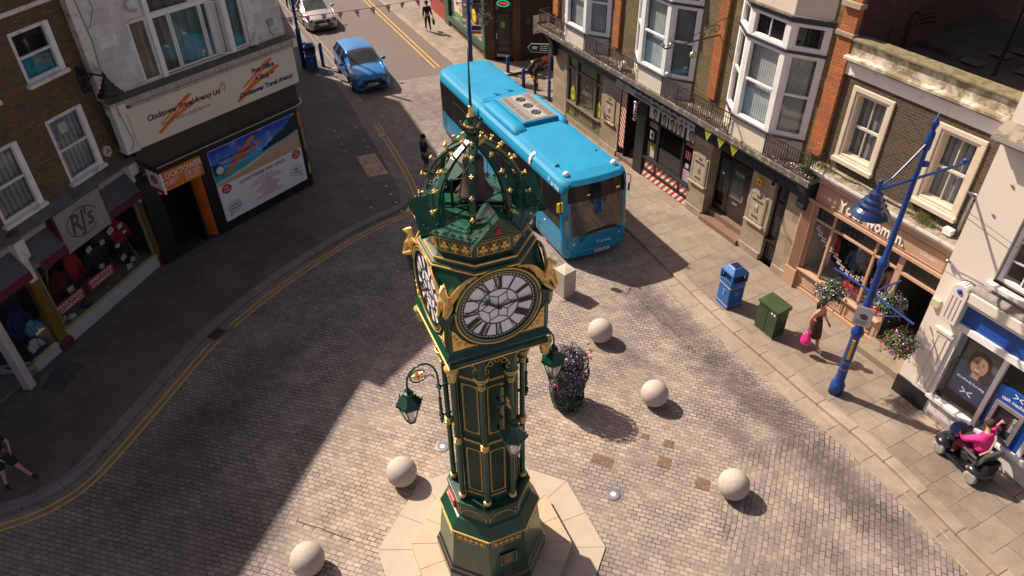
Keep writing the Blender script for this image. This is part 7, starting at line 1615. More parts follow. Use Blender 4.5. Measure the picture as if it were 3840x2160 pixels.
m = MB(); m.box(-1.17, -.62, .0, .03, 7.62, 9.6); m.box(-1.2, -.6, -.04, .03, 7.60, 7.68); m.build('board', M_WHITEW, po)
for a, b, cm in ((-.47, .10, gw_), (.13, 1.14, cw), (1.17, 1.42, cw)): sash(po, Matrix.Identity(4), a, b, 5.95, 7.58, fw=.04, rail=False, blind=cm, y=.04, back=.12, glass=M_GLASS)
for a, b in ((-.47, .9), (.93, 1.75)): sash(po, Matrix.Identity(4), a, b, 7.66, 9.4, fw=.04, rail=False, blind=gw_, y=.04, back=.12, glass=M_GLASS)
sash(po, Matrix.Identity(4), 2.02, 2.56, 5.95, 9.4, fw=.045, rail=False, blind=cw, y=.02, back=.14, glass=M_GLASS)
m = MB(); m.box(-.62, -.47, -.12, .12, 5.90, 9.6); m.box(1.80, 2.0, -.12, .12, 5.90, 9.6); m.build('mullion', M_WHITE, po, bevel=.01)
m = MB(); m.box(-.47, 1.80, -.02, .10, 7.58, 7.66); m.box(1.42, 1.80, .16, .2, 5.9, 7.6); m.build('transom', M_WHITE, po)
cm = Matrix.Translation((1.45, .0, 0)) @ Matrix.Rotation(radians(-38), 4, 'Z'); m = MB(cm); frame_rect(m, 0, .42, 5.96, 7.56, .035, -.02, .02); oc = m.build('open_casement', M_WHITE, po); m = MB(cm); m.quad((.03, 0, 6.0), (.39, 0, 6.0), (.39, 0, 7.52), (.03, 0, 7.52)); m.build('pane', M_GLASS, oc)
m = MB(); m.smooth = True; m.M = Matrix.Translation((-.93, -.12, 8.06)) @ Matrix.Rotation(pi / 2, 4, 'X'); m.lathe([(.10, -.12), (.17, -.05), (.18, .05), (.15, .09), (.05, .11)], 18); m.build('dome_lamp', M_WHITEW, po)
m = MB(); m.box(3.42, 3.62, -.10, 0, 6.30, 6.50); m.build('junction_box', M_STEEL, po); m = MB(); m.tube([(3.5, -.03, 6.3), (3.45, -.03, 6.1), (3.6, -.03, 5.95)], .01, 4); m.tube([(-2.42, -.08, 9.5), (-2.30, -.1, 7.5), (-2.38, -.1, 6.2), (-2.45, -.45, 5.6), (-2.3, -.42, 4.6), (-2.5, -.3, 4.1)], .010, 4); m.tube([(-2.0, -.02, 8.8), (-1.95, -.03, 8.2), (-2.2, -.06, 7.8), (-2.45, -.02, 7.7)], .008, 4); m.build('cable', M_BLACK, po)
m = MB(); m.box(2.55, 2.75, -.14, -.02, 5.84, 5.88); m.build('vent_pipe', M_BLACK, po)
# low building further up the street, behind the post office
fb = MB(); e0 = p2w(4.05 + sd.x, sd.y, 0); dd = Vector((cos(radians(112)), sin(radians(112)), 0)); nn_ = Vector((-dd.y, dd.x, 0)) * 1
fb.add([e0, e0 + dd * 22, e0 + dd * 22 + nn_ * 8, e0 + nn_ * 8] + [p + Vector((0, 0, 4.2)) for p in (e0, e0 + dd * 22, e0 + dd * 22 + nn_ * 8, e0 + nn_ * 8)], [(0, 1, 5, 4), (1, 2, 6, 5), (2, 3, 7, 6), (3, 0, 4, 7), (4, 5, 6, 7)])
tag(fb.build('low_shop', M_WST), 'low building further up the street behind the post office', 'building')
random.seed(31)
A_, B_ = p2w(3.95, -.06, 6.42), Vector((1.9, 31.3, 6.5)); pts = []
for k in range(19): t = k / 18; p = A_.lerp(B_, t); p.z -= 1.35 * t * (1 - t) * 1.0; pts.append(p)
flag_bunting('bunting', 'string of union flag pennants strung across the street above the cars', pts, 19, .22, .28, 0)
# ---------------------------------------------------------------- clothes shop
JLOC, JROT = (-11.691, 19.417, 0), 73.3
def j2w(x, y, z): return Matrix.Rotation(radians(JROT), 4, 'Z') @ Vector((x, y, z)) + Vector(JLOC)
rj = thing('clothes_shop_building', 'brown brick building with a clothes shop below in deep shade at the left', 'building', JLOC, JROT)
M_BRW = brick_mat('brown stock brick', (.21, .135, .055), (.12, .075, .035), (.10, .075, .05), st=.45, stain=(.07, .05, .03))
M_AWG = pm('grey canvas', (.085, .085, .095), .8, 0, .1, 5); M_AWM = pm('maroon canvas', (.10, .006, .03), .8, 0, .1, 5); M_GRYW = weathered('greyed white paint', (.42, .39, .40), (.26, .23, .22), .4, 3)
WJ = [(-1.76, -.58, 6.98, 8.24), (-1.76, -.58, 4.16, 5.96), (-4.02, -2.82, 4.16, 5.92), (-4.02, -2.82, 6.98, 8.24)]
m = MB(); facade_wall(m, -12, .45, 3.95, 9.7, 0, WJ, .14); m.quad((.42, 0, 3.9), (.42, 8, 3.9), (.42, 8, 9.7), (.42, 0, 9.7)); m.add([(-12, 0, 9.7), (.45, 0, 9.7), (.45, 10, 9.7), (-12, 10, 9.7)], [(0, 1, 2, 3)]); m.quad((-12, 0, 0), (-12, 10, 0), (-12, 10, 9.7), (-12, 0, 9.7)); m.build('brick_wall', M_BRW, rj)
M_TEALR = blind_mat('teal bus reflection', (.02, .16, .20), (.015, .10, .13), .4)
for i, (a, b, c, d) in enumerate(WJ):
    w_ = sash(rj, Matrix.Identity(4), a, b, c, d, fr=M_WHITEW, fw=.09, blind=M_DARK if i in (0, 3) else M_NET, y=.02, back=.13, glass=M_GLASS)
    m = MB(); m.box(a - .08, b + .10, -.14, .08, c - .10, c + .0); m.build('window_sill', M_WHITEW, w_, bevel=.01)
    if i == 0: m = MB(); m.quad((a + .1, .10, c + .1), (b - .1, .10, c + .1), (b - .1, .10, c + .62), (a + .1, .10, c + .56)); m.build('teal_reflection', M_TEALR, w_)  # teal sheet stands for the bus reflected in the lower pane
    m = MB(); m.box(b - .11, b + .05, -.06, .02, c, d); m.build('reveal_lining', M_WHITE, w_) if i != 3 else None
m = MB(); m.box(-1.42, -1.16, .02, .03, 5.44, 5.74); m.build('pale_box', pm('cream plastic', (.42, .36, .31), .5), rj, bevel=.05) 
m = MB(); m.box(-12, .4, -.05, .02, 8.62, 8.72); m.build('string_course', M_WHITEW, rj)
m = MB(); m.plate([(-.27 + .16 * cos(t), 4.40 + .19 * sin(t)) for t in [radians(30 + 60 * q) for q in range(6)]], -.08, 0); al = m.build('alarm_box', pm('alarm cream', (.48, .42, .38), .5), rj, bevel=.01); lettering('ADT', .10, M_RT, al, wallM(-.27, -.083, 4.37), 'lettering', 0, align='CENTER', ext=.001) if False else None
m = MB(); m.mat = 0; m.box(-.36, -.19, -.086, -.08, 4.36, 4.40); m.box(-.34, -.21, -.086, -.08, 4.43, 4.46); m.build('print', M_RT, al)
# swan-neck wall lamp
m = MB(); X = -.19; m.smooth = True; m.box(X - .06, X + .06, -.06, 0, 6.15, 6.85); m.smooth = False
m.tube([(X, 0, 6.70), (X, -.5, 6.72), (X, -.78, 6.70)], .03, 6); m.tube([(X, -.05, 6.25), (X, -.20, 6.22), (X, -.30, 6.36), (X, -.26, 6.52), (X, -.45, 6.68)], .025, 6); m.tube([(X, -.05, 6.6), (X + .0, -.2, 6.85), (X, -.1, 6.9)], .03, 5)
m.sphere((X, -.05, 6.25), .09, 8, 6); m.sphere((X, -.04, 6.8), .07, 8, 6)
for q in range(6): m.tube([(X + .04 * cos(q * 1.05), -.06, 6.5 + q * .06), (X + .13 * cos(q * 1.9), -.12, 6.52 + q * .06)], .02, 4)
m.smooth = False; m.lathe([(.0, 6.86), (.03, 6.76), (.06, 6.72), (.04, 6.66), (.10, 6.58), (.12, 6.50), (.17, 6.46), (.18, 6.38), (.25, 6.33), (.26, 6.27), (.34, 6.20), (.34, 6.17), (.22, 6.18)], 20, 0, X, -.86, cap=False)
m.build('wall_lamp', pm('black lamp iron', (.015, .02, .02), .35, 0, .3, 8), rj)
m = MB(); m.tube([(-.16, -.02, 6.2), (.0, -.02, 5.2), (.16, -.03, 4.2)], .008, 4); m.tube([(.30, -.03, 9), (.34, -.03, 4.1)], .03, 5); m.build('cable', M_BLACK, rj)
# shopfront
M_LEAD = weathered('lead flashing', (.13, .12, .12), (.08, .07, .07), .5, 3)
m = MB(); m.add([(-12, -.36, 3.92), (.42, -.36, 3.92), (.42, 0, 4.10), (-12, 0, 4.10)], [(0, 1, 2, 3)]); m.box(-12, .42, -.36, 0, 3.86, 3.918); m.build('shop_cornice', M_LEAD, rj)
m = MB(); m.box(-12, .42, -.02, .2, 2.65, 3.86); m.build('shop_fascia', M_GRYW, rj)
for a, b in ((-3.88, -2.95), (-1.23, .08), (-6.6, -4.22)):
    m = MB(); m.mat = 0; m.add([(a, -.02, 3.50), (b, -.02, 3.50), (b, -.34, 2.94), (a, -.34, 2.94)], [(0, 1, 2, 3)]); m.mat = 1; m.add([(a, -.34, 2.94), (b, -.34, 2.94), (b, -.36, 2.70), (a, -.36, 2.70)], [(0, 1, 2, 3)]); m.add([(b, -.02, 3.5), (b, -.34, 2.94), (b, -.36, 2.70), (b, -.02, 2.7)], [(0, 1, 2, 3)]); m.build('awning', [M_AWG, M_AWM], rj)
m = MB(); m.box(-2.93, -1.27, -.30, -.02, 2.60, 3.80); m.mat = 1; m.box(-3.0, -2.93, -.28, 0, 2.6, 3.85); m.box(-1.27, -1.22, -.28, 0, 2.6, 3.85); sg = m.build('name_sign', [pm('greige sign', (.27, .245, .235), .6, 0, .05), M_AWM], rj)
M_SL = pm('slate lettering', (.05, .06, .065), .6)
lettering("RJ's", .78, M_SL, sg, wallM(-2.62, -.303, 2.98), 'lettering', .012, shear=.25, ext=.001, sx=.86, space=.9)
m = MB(); m.tube([(-2.14 + .56 * cos(t), -.303, 3.20 + .40 * sin(t)) for t in [radians(a) for a in range(20, 335, 15)]], .016, 4); m.build('logo_ring', pm('grey maroon', (.12, .06, .07), .6), sg)
M_OCH = weathered('ochre glazed pilaster', (.20, .135, .02), (.11, .075, .02), .4, 7, .3); M_MAR = pm('maroon plinth', (.075, .02, .025), .4, 0, .3, 6)
for a, b in ((-4.22, -3.94), (.10, .42)):
    m = MB(); m.box(a, b, -.10, .1, .38, 2.45); m.box(a + .06, b - .06, -.12, .1, .5, 2.3); m.build('pilaster', M_OCH, rj, bevel=.01)
    m = MB(); m.box(a - .08, b + .06, -.2, .1, .1, .38); m.build('pilaster_base', M_MAR, rj, bevel=.02); m = MB(); m.box(a + .02, b - .02, -.14, .1, 2.45, 3.2); m.box(a - .02, b + .02, -.26, .1, 3.2, 3.75); m.build('pilaster_capital', M_WHITEW, rj, bevel=.02); m = MB(); m.sphere(((a + b) / 2, -.2, 3.95), .16, 8, 6, (1.3, 1, .6)); m.build('pilaster_cap', M_MAR, rj)
m = MB(); m.box(-3.90, .02, -.10, .02, .1, .48); m.build('stall_riser', pm('pale stall riser', (.38, .37, .40), .6, 0, .08, 3), rj); m = MB(); m.box(-3.92, .05, -.12, .06, .48, .52); m.build('sill', pm('cream sill', (.48, .43, .24), .5), rj)
m = MB(); m.box(-3.86, -3.80, -.02, .06, .5, 2.7); m.box(-.02, .06, -.02, .06, .5, 2.7); m.build('window_post', pm('pale timber', (.22, .18, .12), .6), rj)
m = MB(); m.quad((-3.84, .0, .52), (.02, .0, .52), (.02, .0, 2.66), (-3.84, .0, 2.66)); m.build('pane', M_GLASS, rj)
m = MB(); m.mat = 0; m.box(-3.9, .1, .02, 1.2, .46, .50); m.mat = 1; m.box(-3.9, .1, 1.2, 1.25, .46, 2.8); m.quad((.1, .02, .5), (.1, 1.2, .5), (.1, 1.2, 2.8), (.1, .02, 2.8)); m.build('display', [pm('beige window floor', (.22, .185, .13), .7), M_DARK], rj)
m = MB(); m.tube([(-3.6, .6, .5), (-2.9, .7, 2.6)], .03, 5); m.tube([(-3.3, .9, 1.7), (-1.2, .9, 2.2)], .02, 5); m.tube([(-.35, .4, .5), (-.75, .6, 2.6)], .03, 5); m.tube([(-.25, .4, .5), (-.55, .6, 2.6)], .03, 5); m.build('display_rail', pm('pine rail', (.25, .16, .06), .6), rj)
# second bay beyond the ochre pilaster, the white post and the dark porch
m = MB(); m.box(-5.14, -4.28, -.10, .05, .1, .38); m.add([(-5.14, -.10, .1), (-5.14, -.1, .38), (-5.7, 1.0, .38), (-5.7, 1.0, .1)], [(0, 1, 2, 3)]); m.build('stall_riser', pm('pale stall riser 2', (.38, .37, .40), .6, 0, .08, 3), rj); m = MB(); m.box(-5.16, -4.28, -.12, .03, .38, .42); m.add([(-5.16, -.12, .42), (-5.1, -.0, .42), (-5.66, 1.05, .42), (-5.74, 1.0, .42)], [(0, 1, 2, 3)]); m.build('sill', pm('cream sill 2', (.48, .43, .24), .5), rj)
m = MB(); m.quad((-5.12, .0, .42), (-4.3, .0, .42), (-4.3, .0, 2.66), (-5.12, .0, 2.66)); m.quad((-5.12, .0, .42), (-5.12, .0, 2.66), (-5.68, 1.0, 2.66), (-5.68, 1.0, .42)); m.build('pane', M_GLASS, rj)
m = MB(); m.mat = 1; m.box(-6.2, -4.2, .75, .8, .3, 2.8); m.mat = 0; m.box(-5.5, -4.2, .02, .8, .36, .40); m.build('display', [pm('blue grey floor', (.06, .07, .10), .7), pm('navy clothes', (.012, .02, .06), .9, 0, .9, 3)], rj)
m = MB(); m.box(-9, -5.9, 1.2, 1.3, 0, 3.9); m.box(-9, -8.9, -.3, 1.3, 0, 3.9); m.build('porch_wall', pm('maroon porch', (.05, .008, .012), .6, 0, .4, 3), rj)
m = MB(); m.M = Matrix.Translation((-5.70, -.33, 0)) @ Matrix.Rotation(radians(10), 4, 'Z'); m.box(-.12, .12, -.12, .12, .1, 3.9); m.build('porch_post', pm('pale post', (.46, .42, .41), .55, 0, .06, 2), rj, bevel=.02)
m = MB(); m.box(-9, -4.9, -.05, 1.2, .1, .16); m.build('porch_step', m_kerbL, rj)
# stock in the clothes shop window
M_NVC = pm('navy cloth', (.012, .015, .035), .9, 0, .4, 8); M_RDC = pm('red cloth', (.28, .01, .012), .9, 0, .3, 8); M_TAG = pm('paper tag', (.46, .45, .44), .7); M_MRC = pm('burgundy cloth', (.07, .008, .01), .9, 0, .3, 8)
def jprop(name, label, cat, x, y, z, group=None): return thing(name, label, cat, j2w(x, y, z), JROT, group)
def garment(t, mat, w=.26, h=.75, legs=None):
    m = MB(); m.smooth = True; m.lathe([(.05, h), (.13, h - .04), (w * .8, h - .16), (w * .75, h * .4), (w * .85, 0), (.05, .0)], 12)
    for i in range(len(m.v)): m.v[i].y *= .5
    for s_ in (-1, 1): m.tube([(s_ * w * .7, 0, h - .14), (s_ * w * 1.15, -.03, h * .45), (s_ * w * 1.0, -.12, h * .12)], [.08, .075, .07], 8)
    m.build('jumper', mat, t)
    if legs: m = MB(); m.smooth = True; [m.tube([(s_ * .09, 0, .05), (s_ * .10, -.02, -.75)], [.10, .08], 8) for s_ in (-1, 1)]; m.build('trousers', legs, t)
t = jprop('dressed_dummy', 'dummy in red sweatshirt and navy trousers at the right of the clothes window', 'dummy', -.55, .45, 1.35, 'dummies in the clothes shop window'); garment(t, M_RDC, legs=M_NVC)
m = MB(); m.box(-.10, .10, -.16, -.15, .50, .66); m.box(.0, .14, -.17, -.16, .28, .38); m.build('price_tag', M_TAG, t)
t = jprop('dressed_dummy', 'dummy in a long red coat under the shop name sign', 'dummy', -2.25, .75, 1.0, 'dummies in the clothes shop window'); garment(t, M_RDC, .2, 1.0)
t = jprop('dressed_dummy', 'dummy in a burgundy jumper at the left of the clothes window', 'dummy', -2.95, .6, 1.0, 'dummies in the clothes shop window'); garment(t, M_MRC, .30, .8); m = MB(); m.box(-.06, .16, -.26, -.25, .10, .30); m.build('price_tag', M_TAG, t)
t = jprop('dressed_dummy', 'dummy in a black coat in the middle of the clothes window', 'dummy', -1.55, .6, .8, 'dummies in the clothes shop window'); garment(t, M_NVC, .34, 1.0)
t = jprop('dressed_dummy', 'dummy in a charcoal jacket between the red coat and the red sweatshirt', 'dummy', -1.1, .75, 1.25, 'dummies in the clothes shop window'); garment(t, pm('charcoal cloth', (.04, .035, .03), .9), .28, .8)
t = jprop('school_blazer', 'navy blazer hanging in the left bay beside the white post', 'blazer', -4.75, .35, 1.05, 'blazers in the left bay'); garment(t, pm('school navy', (.01, .02, .09), .9), .28, .8)
t = jprop('polo_shirt', 'pale blue shirt hanging in the left bay', 'shirt', -4.55, .20, .95); garment(t, pm('pale blue cloth', (.10, .24, .34), .9), .16, .42)
t = jprop('white_shirt', 'crumpled white shirt low in the left bay', 'shirt', -4.72, .2, .50); garment(t, pm('white cloth', (.42, .43, .47), .9), .15, .34)
random.seed(14)
TL = ['pinned upper left of the red sweatshirt', 'above the pile by the red sweatshirt', 'on the charcoal jacket', 'low on the black coat', 'beside the red coat', 'on top of the pile on the window floor', 'at the foot of the navy trousers', 'flat on the beige floor near the right end', 'near the left corner of the window floor', 'in front of the burgundy jumper']
for k, (x, z, s_) in enumerate(((-1.0, 2.05, .12), (-.92, 1.45, .08), (-1.35, 1.85, .09), (-1.75, 1.25, .09), (-1.9, 1.95, .10), (-.85, .95, .10), (-.62, .75, .09), (-.80, .58, .11), (-3.55, .60, .09), (-3.3, .95, .09))):
    t = jprop('price_card', 'white price card ' + TL[k], 'price card', x, .22 + .04 * (k % 3), z, 'price cards in the clothes shop window'); m = MB(); m.M = Matrix.Rotation(random.uniform(-.5, .5), 4, 'Y'); m.box(-s_, s_, -.004, .004, -s_ * .8, s_ * .8); m.build('card', M_TAG, t); m = MB(m.M); m.box(-s_ * .6, s_ * .5, -.006, -.004, 0, .01); m.box(-s_ * .6, s_ * .6, -.006, -.004, .03, .04); m.build('print', M_SL, t)
for x, z, lab in ((-3.24, 1.05, 'red and white clearance sign standing nearer the white post'), (-2.0, 1.05, 'red and white clearance sign standing nearer the post office')):
    t = jprop('sale_sign', lab, 'sign', x, .12, z, 'clearance signs in the shop window'); m = MB(); m.box(-.52, .52, -.01, .01, -.17, .17); m.build('board', pm('sale red', (.42, .015, .02), .5), t)
    lettering('HUGE STOCK', .155, M_WV, t, wallM(0, -.012, .025), 'lettering', .004, align='CENTER', ext=.001, sx=.98); lettering('CLEARANCE', .155, M_WV, t, wallM(0, -.012, -.125), 'lettering', .004, align='CENTER', ext=.001, sx=1.0)
for (x, y_, s_, c_, lab) in ((-2.75, .25, .13, (.015, .03, .10), 'navy cap on the floor of the clothes window'), (-3.35, .22, .12, (.45, .44, .42), 'white trainer near the left end of the clothes window'), (-1.9, .22, .06, (.04, .25, .4), 'small blue item on the floor of the clothes window')):
    t = jprop('cap' if 'cap' in lab else ('trainer' if 'trainer' in lab else 'small_hat'), lab, 'cap' if 'cap' in lab else ('shoe' if 'trainer' in lab else 'hat'), x, y_, .52); m = MB(); m.smooth = True; m.sphere((0, 0, s_ * .45), s_, 12, 8, (1.1, .8, .6)); m.build('crown', pm('prop cloth', c_, .8), t); m = MB(); m.lathe([(s_ * 1.25, .0), (s_ * 1.2, .015), (s_ * .6, .02)], 14); m.build('brim', pm('brim cloth', tuple(v * .7 for v in c_), .8), t)
# ---------------------------------------------------------------- stone balls, post, covers, lights
M_GRAN = weathered('pale granite', (.50, .44, .39), (.38, .33, .29), .5, 30, .75, 90, .35); ball = None
for (x, y, lab) in ((2.51, 15.58, 'granite ball bollard furthest from the tower steps, nearest the square post'), (3.656, 13.09, 'granite ball bollard to the right of the flower tower'), (4.984, 10.22, 'granite ball bollard by the small iron covers at the lower right'), (-2.626, 10.70, 'granite ball bollard beside the left lantern of the clock tower'), (-4.342, 8.49, 'granite ball bollard nearest the shadow edge at the lower left')):
    if ball is None: m = MB(); m.smooth = True; m.sphere((0, 0, .35), .357, 40, 24); ball = m.build('ball_bollard', M_GRAN); o = ball
    else: o = ball.copy(); COL.objects.link(o)
    o.location = (x, y, 0); o.rotation_euler = (0, 0, x * 3); tag(o, lab, 'bollard', 'granite ball bollards around the clock tower')
m = MB(Matrix.Rotation(radians(-52), 4, 'Z')); s_ = .24; m.add([(-s_, -s_, 0), (s_, -s_, 0), (s_, s_, 0), (-s_, s_, 0), (-s_, -s_, .93), (s_, -s_, .93), (s_, s_, .93), (-s_, s_, .93), (0, 0, 1.0)], [(0, 1, 5, 4), (1, 2, 6, 5), (2, 3, 7, 6), (3, 0, 4, 7), (4, 5, 8), (5, 6, 8), (6, 7, 8), (7, 4, 8)])
sp = thing('stone_post', 'square pale stone post with shallow pyramid top in front of the bus', 'bollard', (1.64, 17.78, 0)); m.build('shaft', M_GRAN, sp, bevel=.015); m = MB(Matrix.Rotation(radians(-52), 4, 'Z')); m.box(-.34, .34, -.34, .34, 0, .02); m.build('base_slab', m_kerbR, sp)
M_RUST = weathered('rusty iron cover', (.13, .075, .05), (.22, .15, .10), .5, 12, .8, 60, .5)
for k, (x, y, w, h, lab) in enumerate(((3.27, 11.95, .20, .18, 'smallest iron cover, nearest the ball beside the flower tower'), (3.81, 11.71, .24, .22, 'iron cover just right of the smallest one'), (2.13, 11.22, .50, .26, 'long oval iron cover nearest the tower steps'), (3.61, 11.14, .30, .30, 'square iron cover between the long oval one and the lower right ball'), (4.39, 10.49, .32, .32, 'iron cover touching the lower right granite ball'))):
    t = thing('iron_cover', lab, 'drain cover', (x, y, .004), -22, 'iron covers in the setts'); m = MB(); m.box(-w / 2, w / 2, -h / 2, h / 2, 0, .006); m.build('plate', M_RUST, t); m = MB()
    for i in range(int(w / .05)):
        for j in range(int(h / .05)): cx, cy = -w / 2 + .03 + i * .05, -h / 2 + .03 + j * .05; m.box(cx - .012, cx + .012, cy - .01, cy + .01, .006, .010)
    m.build('raised_pattern', pm('worn iron', (.26, .18, .13), .6, .2), t)
for (x, y, z, rz, lab) in ((-8.72, 16.05, .01, 62, 'dark gully grating against the kerb in the shaded lane'), (-5.62, 29.1, .01, -65, 'pale gully grating against the kerb behind the tactile paving'), (8.05, 17.0, .104, 27, 'small square cover set in the pavement by the pink shop')):
    t = thing('gully_grating', lab, 'drain', (x, y, z), rz, 'gratings'); m = MB(); m.box(-.24, .24, -.20, .20, 0, .008); m.build('frame', m_door if x < -8 else M_RUST, t); m = MB()
    for k in range(7): m.box(-.20 + k * .06, -.175 + k * .06, -.17, .17, .008, .014)
    m.build('bars', M_DARK if x < -8 else M_STEEL, t)
for (x, y, lab) in ((2.27, 10.25, 'round steel ground light in the setts right of the tower'), (-1.77, 11.72, 'round steel ground light in the setts left of the tower')):
    t = thing('ground_light', lab, 'light', (x, y, .004), 0, 'ground lights around the tower'); m = MB(); m.lathe([(.17, 0), (.17, .012), (.125, .016), (.12, .006)], 28, cap=False); m.build('steel_ring', M_STEEL, t)
    m = MB(); m.lathe([(.122, .004), (.121, .008)], 24); m.mat = 1; m.lathe([(.055, .0085), (.05, .010)], 16); m.build('lens', [pm('lens rim glass', (.30, .28, .33), .2, .3), pm('lit lens', (.8, .8, .85), .2, emit=((.9, .9, 1), 1.1))], t)
# ---------------------------------------------------------------- flowers
M_PUR = pm('purple petals', (.20, .035, .30), .7); M_LIL = pm('lilac petals', (.40, .17, .52), .7); M_WHT = pm('white petals', (.72, .68, .72), .7); M_DLF = pm('leaf green darkened for shade', (.012, .028, .008), .7)  # M_DLF is leaf green with the shade inside the foliage put in
FM = [M_LEAF, M_LEAF2, M_DLF, M_PUR, M_LIL, M_WHT, M_REDF]
fp = thing('flower_tower', 'tall column planter smothered in purple and white flowers behind the clock tower', 'planter', (1.40, 13.12, 0)); random.seed(5)
m = MB(); m.smooth = True; m.lathe([(.30, 0), (.34, .3), (.38, 1.0), (.38, 1.5), (.26, 1.68), (.0, 1.7)], 20); m.build('core', M_DLF, fp)
lf = MB(); pts = []
def rad(z): return .37 + .12 * sin(min(1, z / 1.9) * 2.2) + .05 * noise.noise(Vector((z * 2, 3, 1)))
for _ in range(9000):
    z = random.uniform(.02, 1.82); a = random.uniform(0, 6.283); k = noise.noise(Vector((cos(a) * 2.2, sin(a) * 2.2, z * 2.6))); r = rad(z) + .09 * k
    if z > 1.58: r *= random.random() ** .5 * max(.15, 1 - (z - 1.58) * .9)
    n_ = (cos(a), sin(a), .35 if z < 1.7 else 1.2); top = z / 1.95; fl = random.random()
    kk = noise.noise(Vector((cos(a) * 3, sin(a) * 3, z * 3 + 7)))
    if fl < .16 + .50 * top * (1 if kk > -.15 else .35): mi = random.choice((3, 3, 3, 3, 4, 5) if kk < .25 else (4, 3, 5, 3)) if top > .25 else random.choice((3, 4, 5, 0))
    elif fl < .17 and top < .6: mi = 5
    else: mi = random.choice((0, 1, 1, 2) if kk > 0 else (1, 2, 2, 0))
    lf.mat = mi; s_ = random.uniform(.012, .022) if mi > 2 else random.uniform(.014, .03); p = Vector((r * cos(a), r * sin(a), z)); n = (Vector(n_) + Vector([random.gauss(0, .45) for _ in range(3)])).normalized(); t = n.orthogonal().normalized(); b = n.cross(t)
    if mi > 2: lf.add([p + t * s_, p + b * s_, p - t * s_, p - b * s_], [(0, 1, 2, 3)])
    else: lf.add([p - t * s_ * 1.5, p + b * s_ * .7 + n * .006, p + t * s_ * 1.5, p - b * s_ * .7], [(0, 1, 2, 3)])
for (a, z, n) in ((-1.9, 1.55, 1), (.2, 1.75, 14), (.0, 1.60, 9), (-2.2, 1.1, 8), (.35, 1.9, 6)):
    for _ in range(n): lf.mat = 6; q = Vector(((rad(z) + .06) * cos(a), (rad(z) + .06) * sin(a), z)) + Vector([random.gauss(0, .02) for _ in range(3)]); lf.add([q + Vector((.02, 0, 0)), q + Vector((0, .02, .01)), q - Vector((.02, 0, 0)), q - Vector((0, .01, .02))], [(0, 1, 2, 3)])
lf.build('flowers', FM, fp)
def basket(loc, lab, r=.34, seed=1, n=1500, red=.02):
    t = thing('hanging_basket', lab, 'hanging basket', loc, 0, 'hanging baskets on the lamp posts'); random.seed(seed); m = MB(); m.smooth = True; m.lathe([(.03, -.20), (.15, -.15), (.22, .0)], 14); m.tube([(.2, 0, 0), (0, 0, .42)], .005, 4); m.tube([(-.1, .17, 0), (0, 0, .42)], .005, 4); m.tube([(-.1, -.17, 0), (0, 0, .42)], .005, 4); m.build('bowl', M_DLF, t); lf = MB()
    for _ in range(n):
        d = Vector([random.gauss(0, 1) for _ in range(3)]).normalized(); k = noise.noise(d * 2.1 + Vector((seed, 0, 0))); rr = r * (1.0 + .55 * k) * random.uniform(.6, 1.08); p = Vector((d.x * rr * 1.12, d.y * rr * 1.12, d.z * rr * .62 - (.12 if random.random() < .25 else 0) * random.random() * 2)); f_ = random.random()
        mi = 5 if f_ < .10 else 4 if f_ < .14 else 3 if f_ < .22 else 6 if f_ < .22 + red else random.choice((0, 0, 1, 2)); lf.mat = mi; s_ = random.uniform(.018, .030) if mi > 2 else random.uniform(.02, .038); nn = (d + Vector((0, 0, .5)) + Vector([random.gauss(0, .4) for _ in range(3)])).normalized(); tt = nn.orthogonal().normalized(); b = nn.cross(tt)
        lf.add([p - tt * s_, p + b * s_ * .7 + nn * .008, p + tt * s_, p - b * s_ * .7], [(0, 1, 2, 3)])
    lf.build('foliage', FM, t); return t
# ---------------------------------------------------------------- royal blue lamp post
PB = Vector((8.465, 13.294, 0)); lp = thing('lamp_post', 'tall royal blue lamp post with a bell shaped lamp on the right pavement', 'lamp post', PB)
m = MB(); m.smooth = True; m.lathe([(.18, .1), (.18, .42), (.15, .48), (.125, .52), (.115, 1.2), (.12, 1.21), (.11, 2.05), (.135, 2.12), (.155, 2.2), (.135, 2.28), (.095, 2.34), (.085, 4.14), (.11, 4.2), (.14, 4.28), (.11, 4.36), (.066, 4.42), (.058, 6.0), (.05, 7.1), (.075, 7.15), (.075, 7.5), (.04, 7.56), (.055, 7.62), (.075, 7.70), (.05, 7.77), (.03, 7.80), (.008, 7.93)], 18); m.build('pole', M_BLUE, lp)
def dirv(a, r, z): return Vector((r * cos(radians(a)), r * sin(radians(a)), z))
m = MB(); A0 = 203; m.tube([dirv(A0, 1.05, 6.42), dirv(A0 + 180, 1.42, 6.50)], .032, 8); m.tube([dirv(A0, .06, 7.25), dirv(A0, .30, 7.0), dirv(A0, .70, 6.62), dirv(A0, 1.0, 6.46)], [.02, .026, .022, .03], 6); m.tube([dirv(A0, 1.0, 6.4 + 0), dirv(A0, 1.0, 6.58)], .05, 8); m.smooth = True; m.sphere(dirv(A0 + 180, 1.42, 6.56), .07, 10, 8); m.sphere(dirv(A0, 1.0, 6.62), .05, 8, 6); m.smooth = False; m.box(.05, .16, -.05, .05, 6.75, 6.85); m.tube([dirv(40, .06, 7.35), dirv(40, .14, 7.38)], .04, 6); m.build('lamp_arm', M_BLUE, lp)
